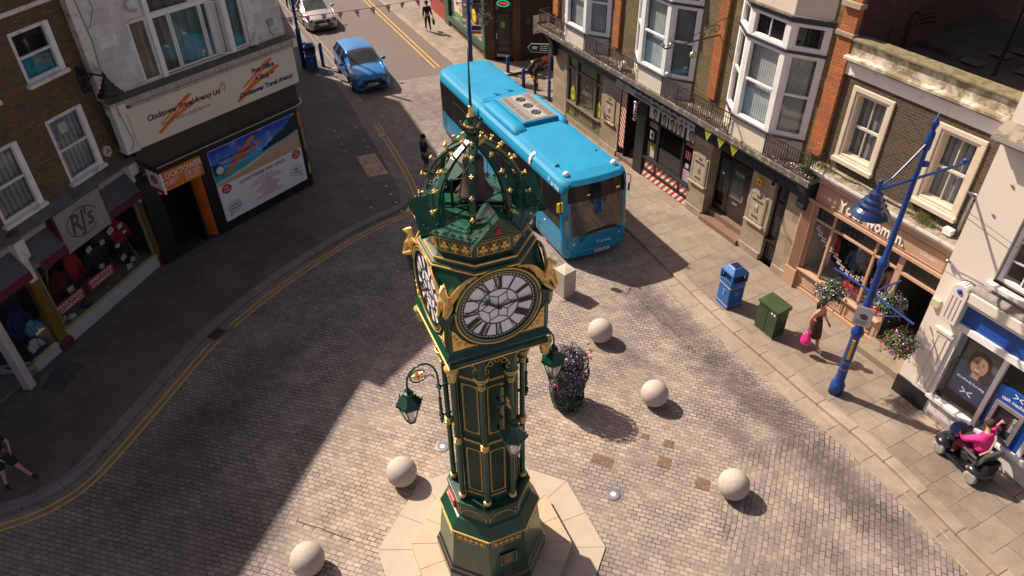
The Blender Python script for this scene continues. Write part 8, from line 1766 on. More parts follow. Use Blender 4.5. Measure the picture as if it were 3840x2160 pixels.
m = MB(); c = dirv(A0, 1.0, 0); m.lathe([(.05, 6.40), (.13, 6.36), (.15, 6.24), (.20, 6.21), (.22, 6.13), (.27, 6.10), (.28, 6.02), (.34, 5.97), (.40, 5.88), (.405, 5.86), (.33, 5.88), (.2, 5.9)], 28, 0, c.x, c.y, cap=False); lh = m.build('lamp_head', pm('navy lamp enamel', (.008, .028, .10), .25, 0, .2, 4, coat=.5), lp); m = MB(); m.smooth = True; m.lathe([(.19, 5.9), (.17, 5.82), (.10, 5.76), (.01, 5.75)], 16, 0, c.x, c.y); m.build('lamp_glass', M_LG, lh)
BS = []
for a, r, lab in ((118, 1.0, 'hanging basket on the left arm of the big lamp post, above the walking woman'), (27.2, .86, 'hanging basket on the wall side arm of the big lamp post, by the shop doorway'), (-68, 1.12, 'hanging basket with red flowers on the right arm of the big lamp post')):
    m = MB(); m.tube([dirv(a, .05, 3.42), dirv(a, r + .12, 3.42)], .026, 6); m.tube([dirv(a, .08, 2.85), dirv(a, .3, 2.95), dirv(a, .55, 3.12), dirv(a, .8 * r, 3.38)], .016, 6); m.tube([dirv(a, r, 3.40), dirv(a, r, 3.22)], .012, 5); m.build('basket_arm', M_BLUE, lp); q = PB + dirv(a, r, 2.80); basket(q, lab, seed=int(a) + 80, red=.10 if a < 0 else .0)
fM = lambda z: Matrix.Translation((0, 0, z)) @ Matrix.Rotation(radians(-32), 4, 'Z')
m = MB(fM(0)); m.box(-.20, .20, -.145, -.135, 2.50, 3.06); m.box(-.10, .10, -.13, -.02, 2.7, 2.8); pl = m.build('notice_board', pm('notice white', (.60, .58, .58), .5), lp)
m = MB(fM(0)); m.add([(-.12, -.147, 2.80), (.02, -.147, 2.74), (.13, -.147, 2.80), (.02, -.147, 2.88)], [(0, 1, 2, 3)]); m.box(-.05, .1, -.147, -.145, 2.70, 2.78)
for k in range(5): m.box(-.15, .15 - .05 * (k % 2), -.147, -.145, 2.655 - k * .028, 2.667 - k * .028)
m.build('camera_symbol', pm('grey print 2', (.10, .10, .10), .5), pl)
m = MB(fM(0)); m.box(-.035, .035, -.132, -.10, 1.38, 2.0); m.build('yellow_label', pm('yellow label', (.75, .47, .01), .5), lp); m = MB(); m.smooth = True
for z in (.98, 1.22): m.lathe([(.122, z), (.126, z + .01), (.122, z + .02)], 18, cap=False)
m.build('band', M_STEEL, lp); m = MB(); m.tube([(.14 + .05 * cos(t), -.12 + .05 * sin(t), 2.42) for t in [q * .7 for q in range(9)]], .015, 5, closed=True); m.build('tie', M_BLACK, lp)
# far lamp post by the restaurant, with basket
lq = thing('lamp_post', 'royal blue lamp post by the corner restaurant behind the bus', 'lamp post', (-1.95, 36.3, .1)); m = MB(); m.smooth = True; m.lathe([(.16, 0), (.16, .4), (.11, .5), (.105, 2.0), (.12, 2.05), (.09, 2.12), (.085, 7)], 14); m.build('pole', M_BLUE, lq)
m = MB(); m.tube([(-.6, .25, 3.30), (.9, -.30, 3.35)], .024, 6); m.tube([(0, 0, 2.9), (.3, -.1, 2.8), (.55, -.2, 3.25)], .016, 5); m.tube([(0, 0, 3.1), (-.3, .1, 3.15), (-.6, .25, 3.3)], .016, 5); m.build('basket_arm', M_BLUE, lq); m = MB(); m.box(.1, .62, -.14, -.12, 2.05, 2.32); sgn_ = m.build('street_sign', M_WHITE, lq); m = MB(); m.box(.12, .60, -.145, -.14, 2.08, 2.29); m.mat = 1; m.box(.1, .6, -.14, -.12, 1.9, 2.04); m.build('sign_face', [M_BLUE, M_ORG], sgn_); m = MB(); m.box(-.09, -.075, -.10, -.02, .9, 1.7); m.build('yellow_label', M_YEL, lq)
basket((-1.17, 35.9, 2.86), 'hanging basket on the lamp post by the corner restaurant', .36, 5, 700, .03)
lr = thing('lamp_post', 'slim blue post behind the litter bin on the left kerb', 'lamp post', (-10.67, 36.95, .1)); m = MB(); m.smooth = True; m.lathe([(.12, 0), (.12, 1.9), (.14, 1.95), (.075, 2.05), (.07, 7.5)], 12); m.build('pole', M_BLUE, lr)
for (x, y, h, lab) in ((-.06, 35.95, .95, 'blue bollard nearer the restaurant, behind the bus'), (.70, 34.25, .95, 'blue bollard nearer the woman in black, behind the bus'), (-9.72, 37.1, 1.35, 'blue bollard standing right beside the left litter bin')):
    m = MB(); m.smooth = True; m.lathe([(.09, 0), (.09, h - .14), (.075, h - .12), (.09, h - .09), (.09, h - .04), (.05, h)], 14); o = m.build('bollard', M_BLUE, loc=(x, y, 0)); tag(o, lab, 'bollard', 'blue bollards')
fs_ = thing('finger_post', 'blue finger signpost pointing left at the alley mouth', 'signpost', (1.86, 32.28, .1)); m = MB(); m.smooth = True; m.lathe([(.075, 0), (.075, .9), (.09, .95), (.05, 1.0), (.045, 2.75)], 12); m.build('pole', M_BLUE, fs_)
m = MB(Matrix.Rotation(radians(-8), 4, 'Z')); m.plate([(-.02, 2.30), (-.86, 2.30), (-1.02, 2.50), (-.86, 2.70), (-.02, 2.70)], -.05, -.02); fg = m.build('finger', pm('pale border', (.5, .5, .5), .4), fs_); m = MB(Matrix.Rotation(radians(-8), 4, 'Z')); m.mat = 0; m.plate([(-.04, 2.33), (-.84, 2.33), (-.98, 2.50), (-.84, 2.67), (-.04, 2.67)], -.056, -.05); m.mat = 1; m.plate([(-.82, 2.56), (-.76, 2.42), (-.70, 2.50), (-.64, 2.42), (-.56, 2.56), (-.70, 2.60)], -.06, -.056)
for k in range(3): m.box(-.46, -.08 - .06 * (k % 2), -.06, -.056, 2.58 - k * .09, 2.61 - k * .09)
m.build('sign_face', [pm('dark green sign', (.01, .05, .04), .4), M_WHITE], fg)
# ---------------------------------------------------------------- litter bins and cabinet
M_BINB = weathered('blue bin plastic', (.012, .115, .40), (.01, .09, .32), .4, 3, .35, 40, .05)
def bin_(loc, rot, lab, mat):
    t = thing('litter_bin', lab, 'litter bin', loc, rot, 'blue litter bins'); t.scale = (.93, .93, .95); w = .29; m = MB(); m.box(-w - .02, w + .02, -w - .02, w + .02, 0, .10); m.box(-w, w, -w, w, .10, .98); m.build('body', mat, t, bevel=.03)
    m = MB()
    for sx in (-1, 1):
        for sy in (-1, 1): m.box(sx * w - (.05 if sx > 0 else 0), sx * w + (.05 if sx < 0 else 0), sy * w - (.05 if sy > 0 else 0), sy * w + (.05 if sy < 0 else 0), .98, 1.25)
    m.box(-w + .06, w - .06, -w + .06, w - .06, .9, 1.22); m.mat = 0; m.build('opening', M_DARK, t)
    m = MB(); W = w + .02; 
    for z0, z1 in ((.955, 1.0),): m.box(-W, W, -W, W, z0, z1)
    for sx in (-1, 1):
        for sy in (-1, 1): a, b = sorted((sx * W, sx * (W - .07))); c, d = sorted((sy * W, sy * (W - .07))); m.box(a, b, c, d, 1.0, 1.25)
    m.add([(-W, -W, 1.25), (W, -W, 1.25), (W, W, 1.25), (-W, W, 1.25), (-W, -W, 1.30), (W, -W, 1.30), (W, W, 1.30), (-W, W, 1.30), (-.16, -.16, 1.46), (.16, -.16, 1.46), (.16, .16, 1.46), (-.16, .16, 1.46)], [(3, 2, 1, 0), (0, 1, 5, 4), (1, 2, 6, 5), (2, 3, 7, 6), (3, 0, 4, 7), (4, 5, 9, 8), (5, 6, 10, 9), (6, 7, 11, 10), (7, 4, 8, 11), (8, 9, 10, 11)]); m.build('hood', mat, t, bevel=.012)
    m = MB(); m.box(-.12, .12, -.12, .12, 1.462, 1.468); m.mat = 1
    for i in range(3):
        for j in range(3): m.box(-.09 + i * .07, -.05 + i * .07, -.09 + j * .07, -.05 + j * .07, 1.468, 1.472)
    m.build('stub_plate', [M_CHROME, M_BLACK], t); m = MB(); m.box(-w - .012, w + .012, -w - .012, w + .012, .80, .812); m.box(-w - .008, w + .008, -w - .008, w + .008, .118, .128); m.build('gold_line', M_GOLDP, t)
    for rz in (0, -90): m = MB(Matrix.Rotation(radians(rz), 4, 'Z')); m.tube([(.10 * cos(2 * pi * k / 14), -w - .006, .55 + .10 * sin(2 * pi * k / 14)) for k in range(14)], .008, 4, closed=True); m.box(-.04, .04, -w - .01, -w, .50, .60); m.build('emblem', pm('pale blue print', (.12, .25, .42), .5), t)
    return t
bin_((6.58, 17.08, .1), 22, 'bright blue litter bin in the sun beside the green cabinet', M_BINB); bin_((-10.22, 36.75, .1), 22, 'dark blue litter bin in the shade behind the post office', pm('bin paint darkened for shade', (.008, .05, .20), .45))  # second bin: the blue darkened, shade put into the paint colour
gc = thing('utility_cabinet', 'dull green telecoms cabinet on the right pavement beside the blue bin', 'cabinet', (7.42, 15.78, .1), -62.8); M_CAB = weathered('dull green cabinet paint', (.035, .06, .025), (.06, .085, .04), .35, 3, .4, 40, .1)
m = MB(); m.box(-.36, .36, -.22, .22, .02, .95); m.build('body', M_CAB, gc, bevel=.012); m = MB(); m.plate([(-.39, .93), (.39, .93), (.39, .99), (-.39, .99)], -.26, .26); m.add([(-.39, -.26, .99), (.39, -.26, .99), (.39, .26, 1.07), (-.39, .26, 1.07), (-.39, .26, .99), (.39, .26, .99)], [(0, 1, 2, 3), (3, 2, 5, 4), (0, 3, 4), (1, 5, 2)]); m.build('lid', M_CAB, gc, bevel=.01); m = MB(); m.box(-.38, .38, -.24, .24, 0, .03); m.build('plinth', m_kerbR, gc)
m = MB(); m.box(-.004, .004, -.226, -.22, .06, .92); m.build('door_gap', M_DARK, gc)
for x in (.16, .26): m = MB(Matrix.Translation((x, -.228, .83)) @ Matrix.Rotation(pi / 2, 4, 'X')); m.lathe([(.035, -.004), (.035, .004)], 12); m.build('sticker', M_WHITE, gc)
# ---------------------------------------------------------------- motorcycle in the alley
mc = thing('motorcycle', 'orange and black motorcycle parked in the dark alley mouth', 'motorcycle', (1.75, 36.0, .02), 30); M_MCO = pm('orange fairing', (.55, .10, .01), .35)
for x in (-.62, .62): wheel(mc, x, 0, .31, .12, hubc=M_BLACK, spokes=6)
m = MB(); m.tube([(.62, 0, .31), (.45, 0, .75), (.38, 0, .95)], .035, 6); m.tube([(-.62, 0, .31), (-.1, 0, .40), (.2, 0, .6)], .05, 6); m.tube([(.36, -.35, .98), (.38, 0, .98), (.36, .35, .98)], .018, 6); m.build('frame', M_BLACK, mc); m = MB(); m.smooth = True; m.sphere((.1, 0, .72), .22, 10, 8, (1.3, .6, .7)); m.sphere((.42, 0, .85), .14, 8, 6, (.8, .9, 1)); m.build('tank', M_MCO, mc); m = MB(); m.smooth = True; m.sphere((-.38, 0, .74), .20, 10, 8, (1.6, .6, .35)); m.build('seat', M_BLACK, mc); m = MB(); m.sphere((-.72, -.05, .72), .07, 8, 6); m.build('yellow_lamp', M_YEL, mc)
# ---------------------------------------------------------------- people
M_SK = pm('fair skin', (.50, .27, .185), .5, 0, .06, 6); M_SKD = pm('tanned skin', (.42, .21, .13), .5); M_BLKC = pm('black cloth', (.012, .011, .013), .9, 0, .3, 12)
def person(lab, loc, rot, J, hair, skin=M_SK, clothes=(), longhair=False, sc=1.0, grip=0.0):
    t = thing('person', lab, 'person', loc, rot); B = dict(pel=(0, 0, .93), spi=(0, 0, 1.10), che=(0, 0, 1.30), nec=(0, 0, 1.46), chi=(.02, 0, 1.53), hea=(.02, 0, 1.62), top=(0, 0, 1.69), hL=(0, .09, .90), hR=(0, -.09, .90), kL=(.02, .10, .49), kR=(.02, -.10, .49), aL=(-.02, .10, .09), aR=(-.02, -.10, .09), tL=(.15, .12, .03), tR=(.15, -.12, .03), sL=(0, .17, 1.39), sR=(0, -.17, 1.39), eL=(-.02, .22, 1.11), eR=(-.02, -.22, 1.11), wL=(.04, .23, .87), wR=(.04, -.23, .87)); B.update(J); B = {k: Vector(v) * sc for k, v in B.items()}
    R_ = dict(pel=.115, spi=.10, che=.115, nec=.055, chi=.068, hea=.092, top=.070, hL=.09, hR=.09, kL=.058, kR=.058, aL=.038, aR=.038, tL=.03, tR=.03, sL=.062, sR=.062, eL=.040, eR=.040, wL=.026, wR=.026)
    nodes, edges, ix = [], [], {}
    def nd(k, p, r): ix[k] = len(nodes); nodes.append((tuple(p), r * sc)); return ix[k]
    for k in ('pel', 'spi', 'che', 'nec', 'chi', 'hea', 'top', 'hL', 'kL', 'aL', 'tL', 'hR', 'kR', 'aR', 'tR', 'sL', 'eL', 'wL', 'sR', 'eR', 'wR'): nd(k, B[k], R_[k])
    E_ = lambda a, b: edges.append((ix[a], ix[b]))
    for a, b in (('pel', 'spi'), ('spi', 'che'), ('che', 'nec'), ('nec', 'chi'), ('chi', 'hea'), ('hea', 'top'), ('pel', 'hL'), ('hL', 'kL'), ('kL', 'aL'), ('aL', 'tL'), ('pel', 'hR'), ('hR', 'kR'), ('kR', 'aR'), ('aR', 'tR'), ('che', 'sL'), ('sL', 'eL'), ('eL', 'wL'), ('che', 'sR'), ('sR', 'eR'), ('eR', 'wR')): E_(a, b)
    fw = B.get('face', Vector((1, 0, 0)) * sc) / sc; fw = Vector(fw).normalized()
    nd('nose', B['hea'] + fw * .108 * sc - Vector((0, 0, .012)), .014); E_('hea', 'nose')
    for S_ in 'LR':
        w, e = B['w' + S_], B['e' + S_]; d = (w - e).normalized(); sd_ = d.cross(Vector((0, 1, 0)) if abs(d.y) < .8 else Vector((1, 0, 0))).normalized(); pn = d.cross(sd_)
        nd('p' + S_, w + d * .06 * sc, .030); E_('w' + S_, 'p' + S_)
        for q in range(4):
            o = sd_ * (q - 1.5) * .021; a = nd('f%s%d' % (S_, q), w + (d * (.10 - .004 * abs(q - 1)) + o) * sc, .009); b = nd('g%s%d' % (S_, q), w + (d * (.14 - .008 * abs(q - 1)) + o + pn * (.015 + grip)) * sc, .007); E_('p' + S_, 'f%s%d' % (S_, q)); E_('f%s%d' % (S_, q), 'g%s%d' % (S_, q))
        nd('u' + S_, w + (d * .06 + sd_ * .05 + pn * .01) * sc, .010); nd('v' + S_, w + (d * .09 + sd_ * .06 + pn * .03) * sc, .008); E_('p' + S_, 'u' + S_); E_('u' + S_, 'v' + S_)
    bd = skin_mesh('body', nodes, edges, skin, t, 1)
    for nm, mat, chain, grow, names in clothes:
        keys = []; nn = []; ee = []
        for a, b, ra, rb in chain:
            for k, r in ((a, ra), (b, rb)):
                if k not in keys:
                    keys.append(k)
                    if '>' in k: p_, q_, f_ = k.split('>'); P = B[p_].lerp(B[q_], float(f_))
                    else: P = B[k]
                    nn.append((tuple(P), r * sc))
            ee.append((keys.index(a), keys.index(b)))
        skin_mesh(nm, nn, ee, mat, bd, 1)
    m = MB(); m.smooth = True; h = B['hea']; m.sphere(h - fw * .022 * sc + Vector((0, 0, .035)) * sc, .108 * sc, 14, 10, (1.0, .95, 1.0))
    if longhair: m.tube([h - fw * .04 * sc + Vector((0, 0, .03)), h - fw * .10 * sc - Vector((0, 0, .08)), h - fw * .11 * sc - Vector((0, 0, .22))], [.09 * sc, .085 * sc, .05 * sc], 10)
    m.build('hair', hair, bd); m = MB(); s2 = fw.cross(Vector((0, 0, 1))).normalized()
    for e in (-1, 1): m.sphere(h + fw * .088 * sc + s2 * e * .034 * sc + Vector((0, 0, .012)), .011, 6, 4)
    m.box(0, 0, 0, 0, 0, 0) if False else m.tube([h + fw * .086 * sc + s2 * e * .022 - Vector((0, 0, .052)) for e in (-1, 0, 1)], .006, 4); m.build('face_features', pm('dark features', (.06, .02, .015), .5), bd)
    m = MB(); m.smooth = True
    for e in (-1, 1): m.sphere(h + s2 * e * .094 * sc - Vector((0, 0, .005)), .026 * sc, 8, 6, (.6, .6, 1.1))
    m.build('ears', skin, bd); return t, B
TEE = lambda r=1.0: [('pel>spi>.3', 'spi', .125 * r, .12 * r), ('spi', 'che', .12 * r, .132 * r), ('che', 'nec>che>.25', .132 * r, .07), ('che', 'sL', .132 * r, .078), ('sL', 'sL>eL>.75', .078, .062), ('che', 'sR', .132 * r, .078), ('sR', 'sR>eR>.75', .078, .062)]
LSL = lambda r=1.0: TEE(r) + [('sL>eL>.75', 'eL', .062, .058), ('eL', 'eL>wL>.92', .058, .042), ('sR>eR>.75', 'eR', .062, .058), ('eR', 'eR>wR>.92', .058, .042)]
def LEG(f, w=.075, r=1.0): return [('pel>spi>.35', 'pel', .12 * r, .13 * r), ('pel', 'hL', .13 * r, .105 * r), ('hL', 'kL', .105 * r, w + .005), ('pel', 'hR', .13 * r, .105 * r), ('hR', 'kR', .105 * r, w + .005)] + ([('kL', 'kL>aL>.93', w, w * .72), ('kR', 'kR>aR>.93', w, w * .72)] if f else [])
SHOE = [('aL', 'tL', .046, .038)]; SHOER = [('aR', 'tR', .046, .038)]
M_OLV = pm('dark olive shorts', (.045, .05, .035), .9); M_HB = pm('brown black hair', (.02, .013, .01), .8)
person('man in black T-shirt and dark shorts standing in the road behind the tower cage', (-3.35, 25.53, 0), 25, dict(kL=(.05, .12, .48), aL=(-.04, .13, .09), kR=(.05, -.10, .48), aR=(.06, -.12, .09), tR=(.22, -.16, .03), che=(.02, 0, 1.30), eR=(.06, -.27, 1.12), wR=(.20, -.25, .96), eL=(-.06, .25, 1.12), wL=(.02, .26, .90)), M_HB, M_SKD, (('t_shirt', M_BLKC, TEE(1.5), 0, 0), ('shorts', M_OLV, LEG(False, .10, 1.35), 0, 0), ('shoe', M_BLKC, SHOE, 0, 0), ('shoe', M_BLKC, SHOER, 0, 0)))
t, B = person('person dressed in black walking away along the sunny pavement with a bag', (-4.66, 42.4, .1), 105, dict(kL=(.14, .09, .49), aL=(.20, .10, .10), tL=(.36, .1, .06), kR=(-.06, -.09, .49), aR=(-.26, -.10, .13), tR=(-.14, -.10, .04), wR=(.06, -.30, .88)), M_BLKC, M_SK, (('jacket', M_BLKC, LSL(1.1), 0, 0), ('trousers', M_BLKC, LEG(True, .065), 0, 0), ('shoe', M_WHITEW, SHOE, 0, 0), ('shoe', M_WHITEW, SHOER, 0, 0)))
hb_ = thing('handbag', 'black handbag carried by the walker on the sunny pavement', 'handbag', Matrix.Rotation(radians(105), 4, 'Z') @ Vector((.06, -.34, 0)) + Vector((-4.66, 42.4, .48)), 105); m = MB(); m.box(-.17, .17, -.06, .06, 0, .28); m.build('bag_body', M_BLACK, hb_, bevel=.02); m = MB(); m.tube([(-.1, 0, .27), (-.06, 0, .44), (.06, 0, .44), (.1, 0, .27)], .01, 5); m.build('handle', M_BLACK, hb_)
M_DRS = pm('dark brown dress', (.055, .018, .012), .85, 0, .2, 8); WROT = -56
t, B = person('woman in a sleeveless brown dress walking past the pink shop', (8.33, 14.98, .1), WROT, dict(hL=(0, .09, .90), kL=(.10, .08, .48), aL=(.20, .07, .10), tL=(.36, .06, .03), kR=(-.06, -.06, .50), aR=(-.42, -.06, .30), tR=(-.46, -.06, .16), wR=(.0, -.27, .85), eR=(-.07, -.24, 1.10), eL=(.05, .22, 1.12), wL=(.2, .2, 1.0)), M_HB, M_SKD, (('shoe', M_CREAM, [('aL', 'tL', .040, .036)], 0, 0), ('shoe', M_CREAM, [('aR', 'tR', .040, .036)], 0, 0), ('dress_top', M_DRS, [('pel', 'spi', .135, .115), ('spi', 'che', .115, .125), ('che', 'sL>che>.45', .125, .06), ('che', 'sR>che>.45', .125, .06)], 0, 0)), True)
m = MB(); m.smooth = True; v = []; f = []; n = 20
for (z, rx, ry, cx) in ((1.08, .125, .135, 0), (.95, .15, .165, 0), (.80, .175, .165, .01), (.62, .20, .16, .01), (.50, .205, .155, .01)):
    for i in range(n): a = 2 * pi * i / n; v.append((cx + rx * cos(a) * (1 + .04 * sin(5 * a)), ry * sin(a), z))
for k in range(4):
    for i in range(n): j = (i + 1) % n; f.append((k * n + i, k * n + j, k * n + n + j, k * n + n + i))
m.add(v, f); m.build('skirt', M_DRS, [o for o in bpy.data.objects if o.parent == t][0])
M_PNKB = pm('magenta plastic', (.75, .02, .26), .35, 0, .2, 14, .4, 20); pb = thing('carrier_bag', 'bright pink plastic carrier bag held by the walking woman', 'bag', Matrix.Rotation(radians(WROT), 4, 'Z') @ Vector((.0, -.30, 0)) + Vector((8.33, 14.98, .42)), WROT)
m = MB(); m.smooth = True; m.lathe([(.05, 0), (.11, .03), (.135, .14), (.11, .28), (.05, .38), (.03, .46)], 14)
for i, p in enumerate(m.v): k = noise.noise(Vector(p) * 14) * .05; m.v[i] = Vector((p.x * (1.15 + k * 4), p.y * (.75 + k * 5), p.z))
m.build('bag_body', M_PNKB, pb); m = MB(); m.tube([(-.03, 0, .42), (-.02, 0, .52), (.02, 0, .52), (.03, 0, .42)], .008, 4); m.build('handle', M_PNKB, pb)
person('woman with long black hair in black and white behind the bus', (1.22, 33.0, .05), 5, dict(kL=(.1, .09, .49)), M_BLKC, M_SK, (('coat', M_BLKC, LSL(1.2), 0, 0), ('trousers', M_BLKC, LEG(True, .07, 1.1), 0, 0), ('white_top', M_WHITE, [('spi', 'spi>che>.8', .128, .120)], 0, 0), ('shoe', M_BLKC, SHOE, 0, 0), ('shoe', M_BLKC, SHOER, 0, 0)), True)
M_NVT = pm('navy trousers', (.01, .015, .06), .9)
person('person in navy trousers at the top edge beyond the silver car', (-13.9, 47.3, .1), -60, dict(kL=(.08, .1, .49)), M_HB, M_SK, (('jacket', M_NVT, LSL(1.1), 0, 0), ('trousers', M_NVT, LEG(True, .07), 0, 0), ('shoe', M_BLKC, SHOE, 0, 0), ('shoe', M_BLKC, SHOER, 0, 0)))
t, B = person('man in black shorts and T-shirt cut off by the left edge of the photo', (-11.76, 10.80, .1), -22, dict(kL=(.17, .12, .50), aL=(.30, .20, .10), tL=(.47, .24, .03), kR=(-.02, -.12, .48), aR=(-.02, -.20, .09), tR=(.14, -.28, .03), eR=(.02, -.26, 1.12), wR=(.24, -.16, 1.02), eL=(.06, .26, 1.12), wL=(.28, .12, 1.06)), M_HB, M_SK, (('t_shirt', M_BLKC, TEE(1.15), 0, 0), ('shorts', M_BLKC, LEG(False, .10, 1.15), 0, 0), ('shoe', M_BLKC, SHOE, 0, 0), ('shoe', M_BLKC, SHOER, 0, 0)))
ph = MB(); ph.box(-.05, .05, -.08, .08, -.01, .03); o = ph.build('phone', M_BLACK, loc=Matrix.Rotation(radians(-22), 4, 'Z') @ Vector((.38, .0, 0)) + Vector((-11.88, 10.82, 1.17)), rot=(0, .4, radians(-22))); tag(o, 'dark phone held at waist height by the man at the left edge', 'phone')
# ---------------------------------------------------------------- mobility scooter and its rider
SR = 108; SC = Vector((10.60, 10.92, .1)); sc_ = thing('mobility_scooter', 'black mobility scooter with grey tyres drawn up at the cash machine', 'mobility scooter', SC, SR)
M_SCB = pm('dark scooter body', (.014, .018, .026), .2, .2, .2, 3, coat=.8); M_TYG = pm('grey tyre', (.27, .26, .24), .8); M_SEAT = pm('grey vinyl seat', (.07, .07, .075), .5)
for x in (.47, -.47):
    for s_ in (-1, 1):
        M0 = Matrix.Translation((x, s_ * .28, .165)) @ Matrix.Rotation(pi / 2, 4, 'X'); m = MB(M0); m.smooth = True; m.lathe([(.09, -.05), (.14, -.055), (.165, -.03), (.165, .03), (.14, .055), (.09, .05)], 20, cap=False); w_ = m.build('wheel', M_TYG, sc_); m = MB(M0); m.lathe([(.09, -.045), (.03, -.03), (.03, .03), (.09, .045)], 12); m.build('rim', M_CHROME, w_)
m = MB(); m.smooth = True; m.sphere((.50, 0, .30), .26, 14, 10, (1.0, 1.35, .62)); m.sphere((.42, 0, .52), .16, 12, 8, (.9, 1.0, 1.3)); m.sphere((-.42, 0, .32), .27, 14, 10, (1.15, 1.25, .55)); m.smooth = False; m.box(-.4, .5, -.24, .24, .10, .17); m.build('body', M_SCB, sc_)
for x in (.68, -.30): m = MB(); m.sphere((x, .28, .34), .04, 8, 6); m.build('orange_reflector', M_ORG, sc_)
m = MB(); m.tube([(.40, 0, .5), (.25, 0, .95)], .035, 6); m.tube([(.22, -.24, .98), (.25, 0, .95), (.22, .24, .98)], .02, 6); m.box(.2, .3, -.12, .12, .88, 1.0); m.tube([(.25, -.3, .95), (.2, -.42, 1.12)], .01, 4); m.build('tiller', M_BLACK, sc_); m = MB(); m.sphere((.2, -.44, 1.16), .07, 10, 6, (.4, 1, .6)); m.build('mirror', pm('pink mirror', (.4, .03, .12), .3), sc_)
m = MB(); m.box(-.42, .02, -.24, .24, .50, .58); m.M = Matrix.Translation((-.42, 0, .55)) @ Matrix.Rotation(radians(-12), 4, 'Y'); m.box(-.06, .03, -.26, .26, 0, .42); m.M = Matrix.Identity(4)
for s_ in (-1, 1): m.box(-.40, -.02, s_ * .30 - .035, s_ * .30 + .035, .72, .77); m.box(-.42, -.38, s_ * .30 - .02, s_ * .30 + .02, .5, .75)
m.build('seat', M_SEAT, sc_, bevel=.025); m = MB(); m.box(-.66, -.52, -.2, .2, .38, .70); m.build('rear_bag', M_BLACK, sc_, bevel=.03)
bg = thing('tiller_bag', 'blue patterned bag on the front of the mobility scooter', 'bag', Matrix.Rotation(radians(SR), 4, 'Z') @ Vector((.42, .02, .68)) + SC, SR); m = MB(); m.smooth = True; m.sphere((0, 0, .12), .19, 14, 10, (.85, 1.15, .85)); m.build('bag_body', weathered('blue print fabric', (.015, .03, .08), (.03, .14, .32), .6, 9, .7), bg); m = MB(); m.sphere((-.12, .14, .06), .05, 8, 6, (1, 1, .6)); m.build('pink_tag', M_PNKB, bg)
M_PNK = pm('bright pink knit', (.80, .035, .26), .85, 0, .12, 20, .4, 60)
RJd = dict(pel=(-.22, 0, .66), spi=(-.20, -.03, .84), che=(-.15, -.09, 1.04), nec=(-.08, -.15, 1.19), chi=(-.03, -.19, 1.25), hea=(-.02, -.21, 1.33), top=(-.03, -.21, 1.41), hL=(-.16, .11, .63), hR=(-.16, -.11, .63), kL=(.24, .13, .62), kR=(.24, -.13, .62), aL=(.22, .14, .26), aR=(.22, -.14, .26), tL=(.38, .15, .20), tR=(.38, -.15, .20), sL=(-.12, .12, 1.10), sR=(-.14, -.28, 1.10), eL=(.08, .24, .88), wL=(.24, .16, .84), eR=(.02, -.46, 1.02), wR=(.0, -.56, 1.20), face=(.3, -.9, -.2))
person('person in a bright pink jumper on the mobility scooter reaching for the cash machine', SC, SR, RJd, pm('dark brown short hair', (.035, .02, .015), .8), M_SK, (('jumper', M_PNK, [('pel', 'spi', .20, .20), ('spi', 'che', .20, .185), ('che', 'nec>che>.3', .185, .08), ('che', 'sL', .185, .095), ('sL', 'eL', .095, .08), ('eL', 'eL>wL>.85', .08, .05), ('che', 'sR', .185, .095), ('sR', 'eR', .095, .08), ('eR', 'eR>wR>.8', .08, .05)], 0, 0), ('trousers', pm('maroon trousers', (.12, .01, .025), .85), [('pel', 'hL', .16, .12), ('hL', 'kL', .12, .10), ('kL', 'kL>aL>.9', .10, .075), ('pel', 'hR', .16, .12), ('hR', 'kR', .12, .10), ('kR', 'kR>aR>.9', .10, .075)], 0, 0), ('shoe', pm('blue shoe', (.03, .04, .35), .7), SHOE, 0, 0), ('shoe', pm('blue shoe 2', (.03, .04, .35), .7), SHOER, 0, 0)), grip=.02)
m = MB(); m.tube([(-.16, -.29, 1.20), (-.32, -.16, 1.08), (-.40, .02, .90), (-.34, .16, .75)], .022, 6); o = m.build('shoulder_strap', pm('tan strap', (.40, .28, .18), .7), loc=SC, rot=(0, 0, radians(SR))); tag(o, 'tan shoulder strap across the back of the pink jumper', 'strap')
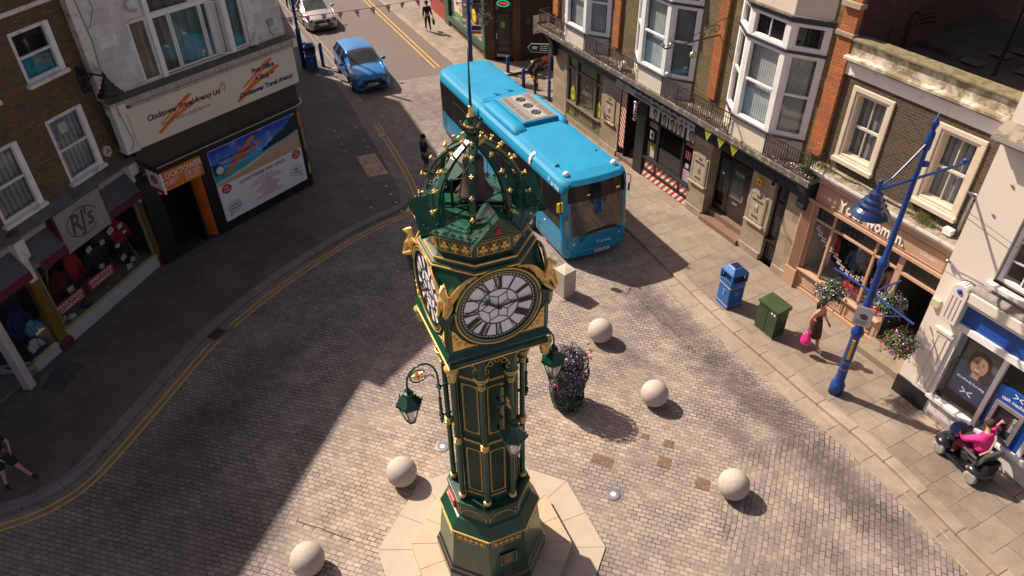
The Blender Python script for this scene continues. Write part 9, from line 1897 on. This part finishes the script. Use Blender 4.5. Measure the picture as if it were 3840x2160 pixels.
# ---------------------------------------------------------------- separate pieces become separate parts
def clusters(me, tol):
    n = len(me.vertices); pa = list(range(n))
    def fd(i):
        while pa[i] != i: pa[i] = pa[pa[i]]; i = pa[i]
        return i
    for q in me.polygons:
        r = fd(q.vertices[0])
        for v in q.vertices[1:]: pa[fd(v)] = r
    G = {}
    for i in range(n): G.setdefault(fd(i), []).append(i)
    bx = []
    for g in G.values():
        c = [me.vertices[i].co for i in g]; bx.append([[min(p[k] for p in c) - tol for k in range(3)], [max(p[k] for p in c) + tol for k in range(3)], set(g)])
    ch = True
    while ch and len(bx) < 400:
        ch = False; out = []
        for b in bx:
            for o in out:
                if all(b[0][k] <= o[1][k] and o[0][k] <= b[1][k] for k in range(3)):
                    o[0] = [min(b[0][k], o[0][k]) for k in range(3)]; o[1] = [max(b[1][k], o[1][k]) for k in range(3)]; o[2] |= b[2]; ch = True; break
            else: out.append(b)
        bx = out
    return bx
def split(o, tol=.004):
    me = o.data; cl = clusters(me, tol)
    if len(cl) < 2: return
    for c in cl:
        ids = sorted(c[2]); mp = {v: i for i, v in enumerate(ids)}; fs = [q for q in me.polygons if q.vertices[0] in c[2]]
        m2 = bpy.data.meshes.new(o.name.split('.')[0]); m2.from_pydata([tuple(me.vertices[i].co) for i in ids], [], [[mp[v] for v in q.vertices] for q in fs])
        for mt in me.materials: m2.materials.append(mt)
        m2.polygons.foreach_set('material_index', [q.material_index for q in fs]); m2.polygons.foreach_set('use_smooth', [q.use_smooth for q in fs]); m2.update()
        d = o.copy(); d.data = m2; COL.objects.link(d); d.name = o.name.split('.')[0]
    bpy.data.objects.remove(o)
NAMES = 'roof_cable kick_plate side_window rear_window bay_string brick_pier gilded_ring gilded_spandrel headlight pilaster mullion stone_plinth window_post stall_panel striped_panel cresting red_tracery_panel door_glass roof_rail sill ears stone_band window_sticker pilaster_moulding gold_line mesh_strip red_notice window_seal junction_box gilded_collar notice corner_bracket loose_slate awning_rail porch_wall step_slab rear_wall seat bumper_trim spandrel gilded_tracery rusty_hook bay_base gutter sign_ornament panel_gap gablet vent_stack lead_roll transom white_band eaves_cornice shop_cornice wing_mirror aerial'.split()
for o in list(bpy.data.objects):
    if o.type == 'MESH' and o.parent and o.name.split('.')[0] in NAMES and not any(c.parent == o for c in bpy.data.objects) and len(o.data.vertices) < 20000: split(o)
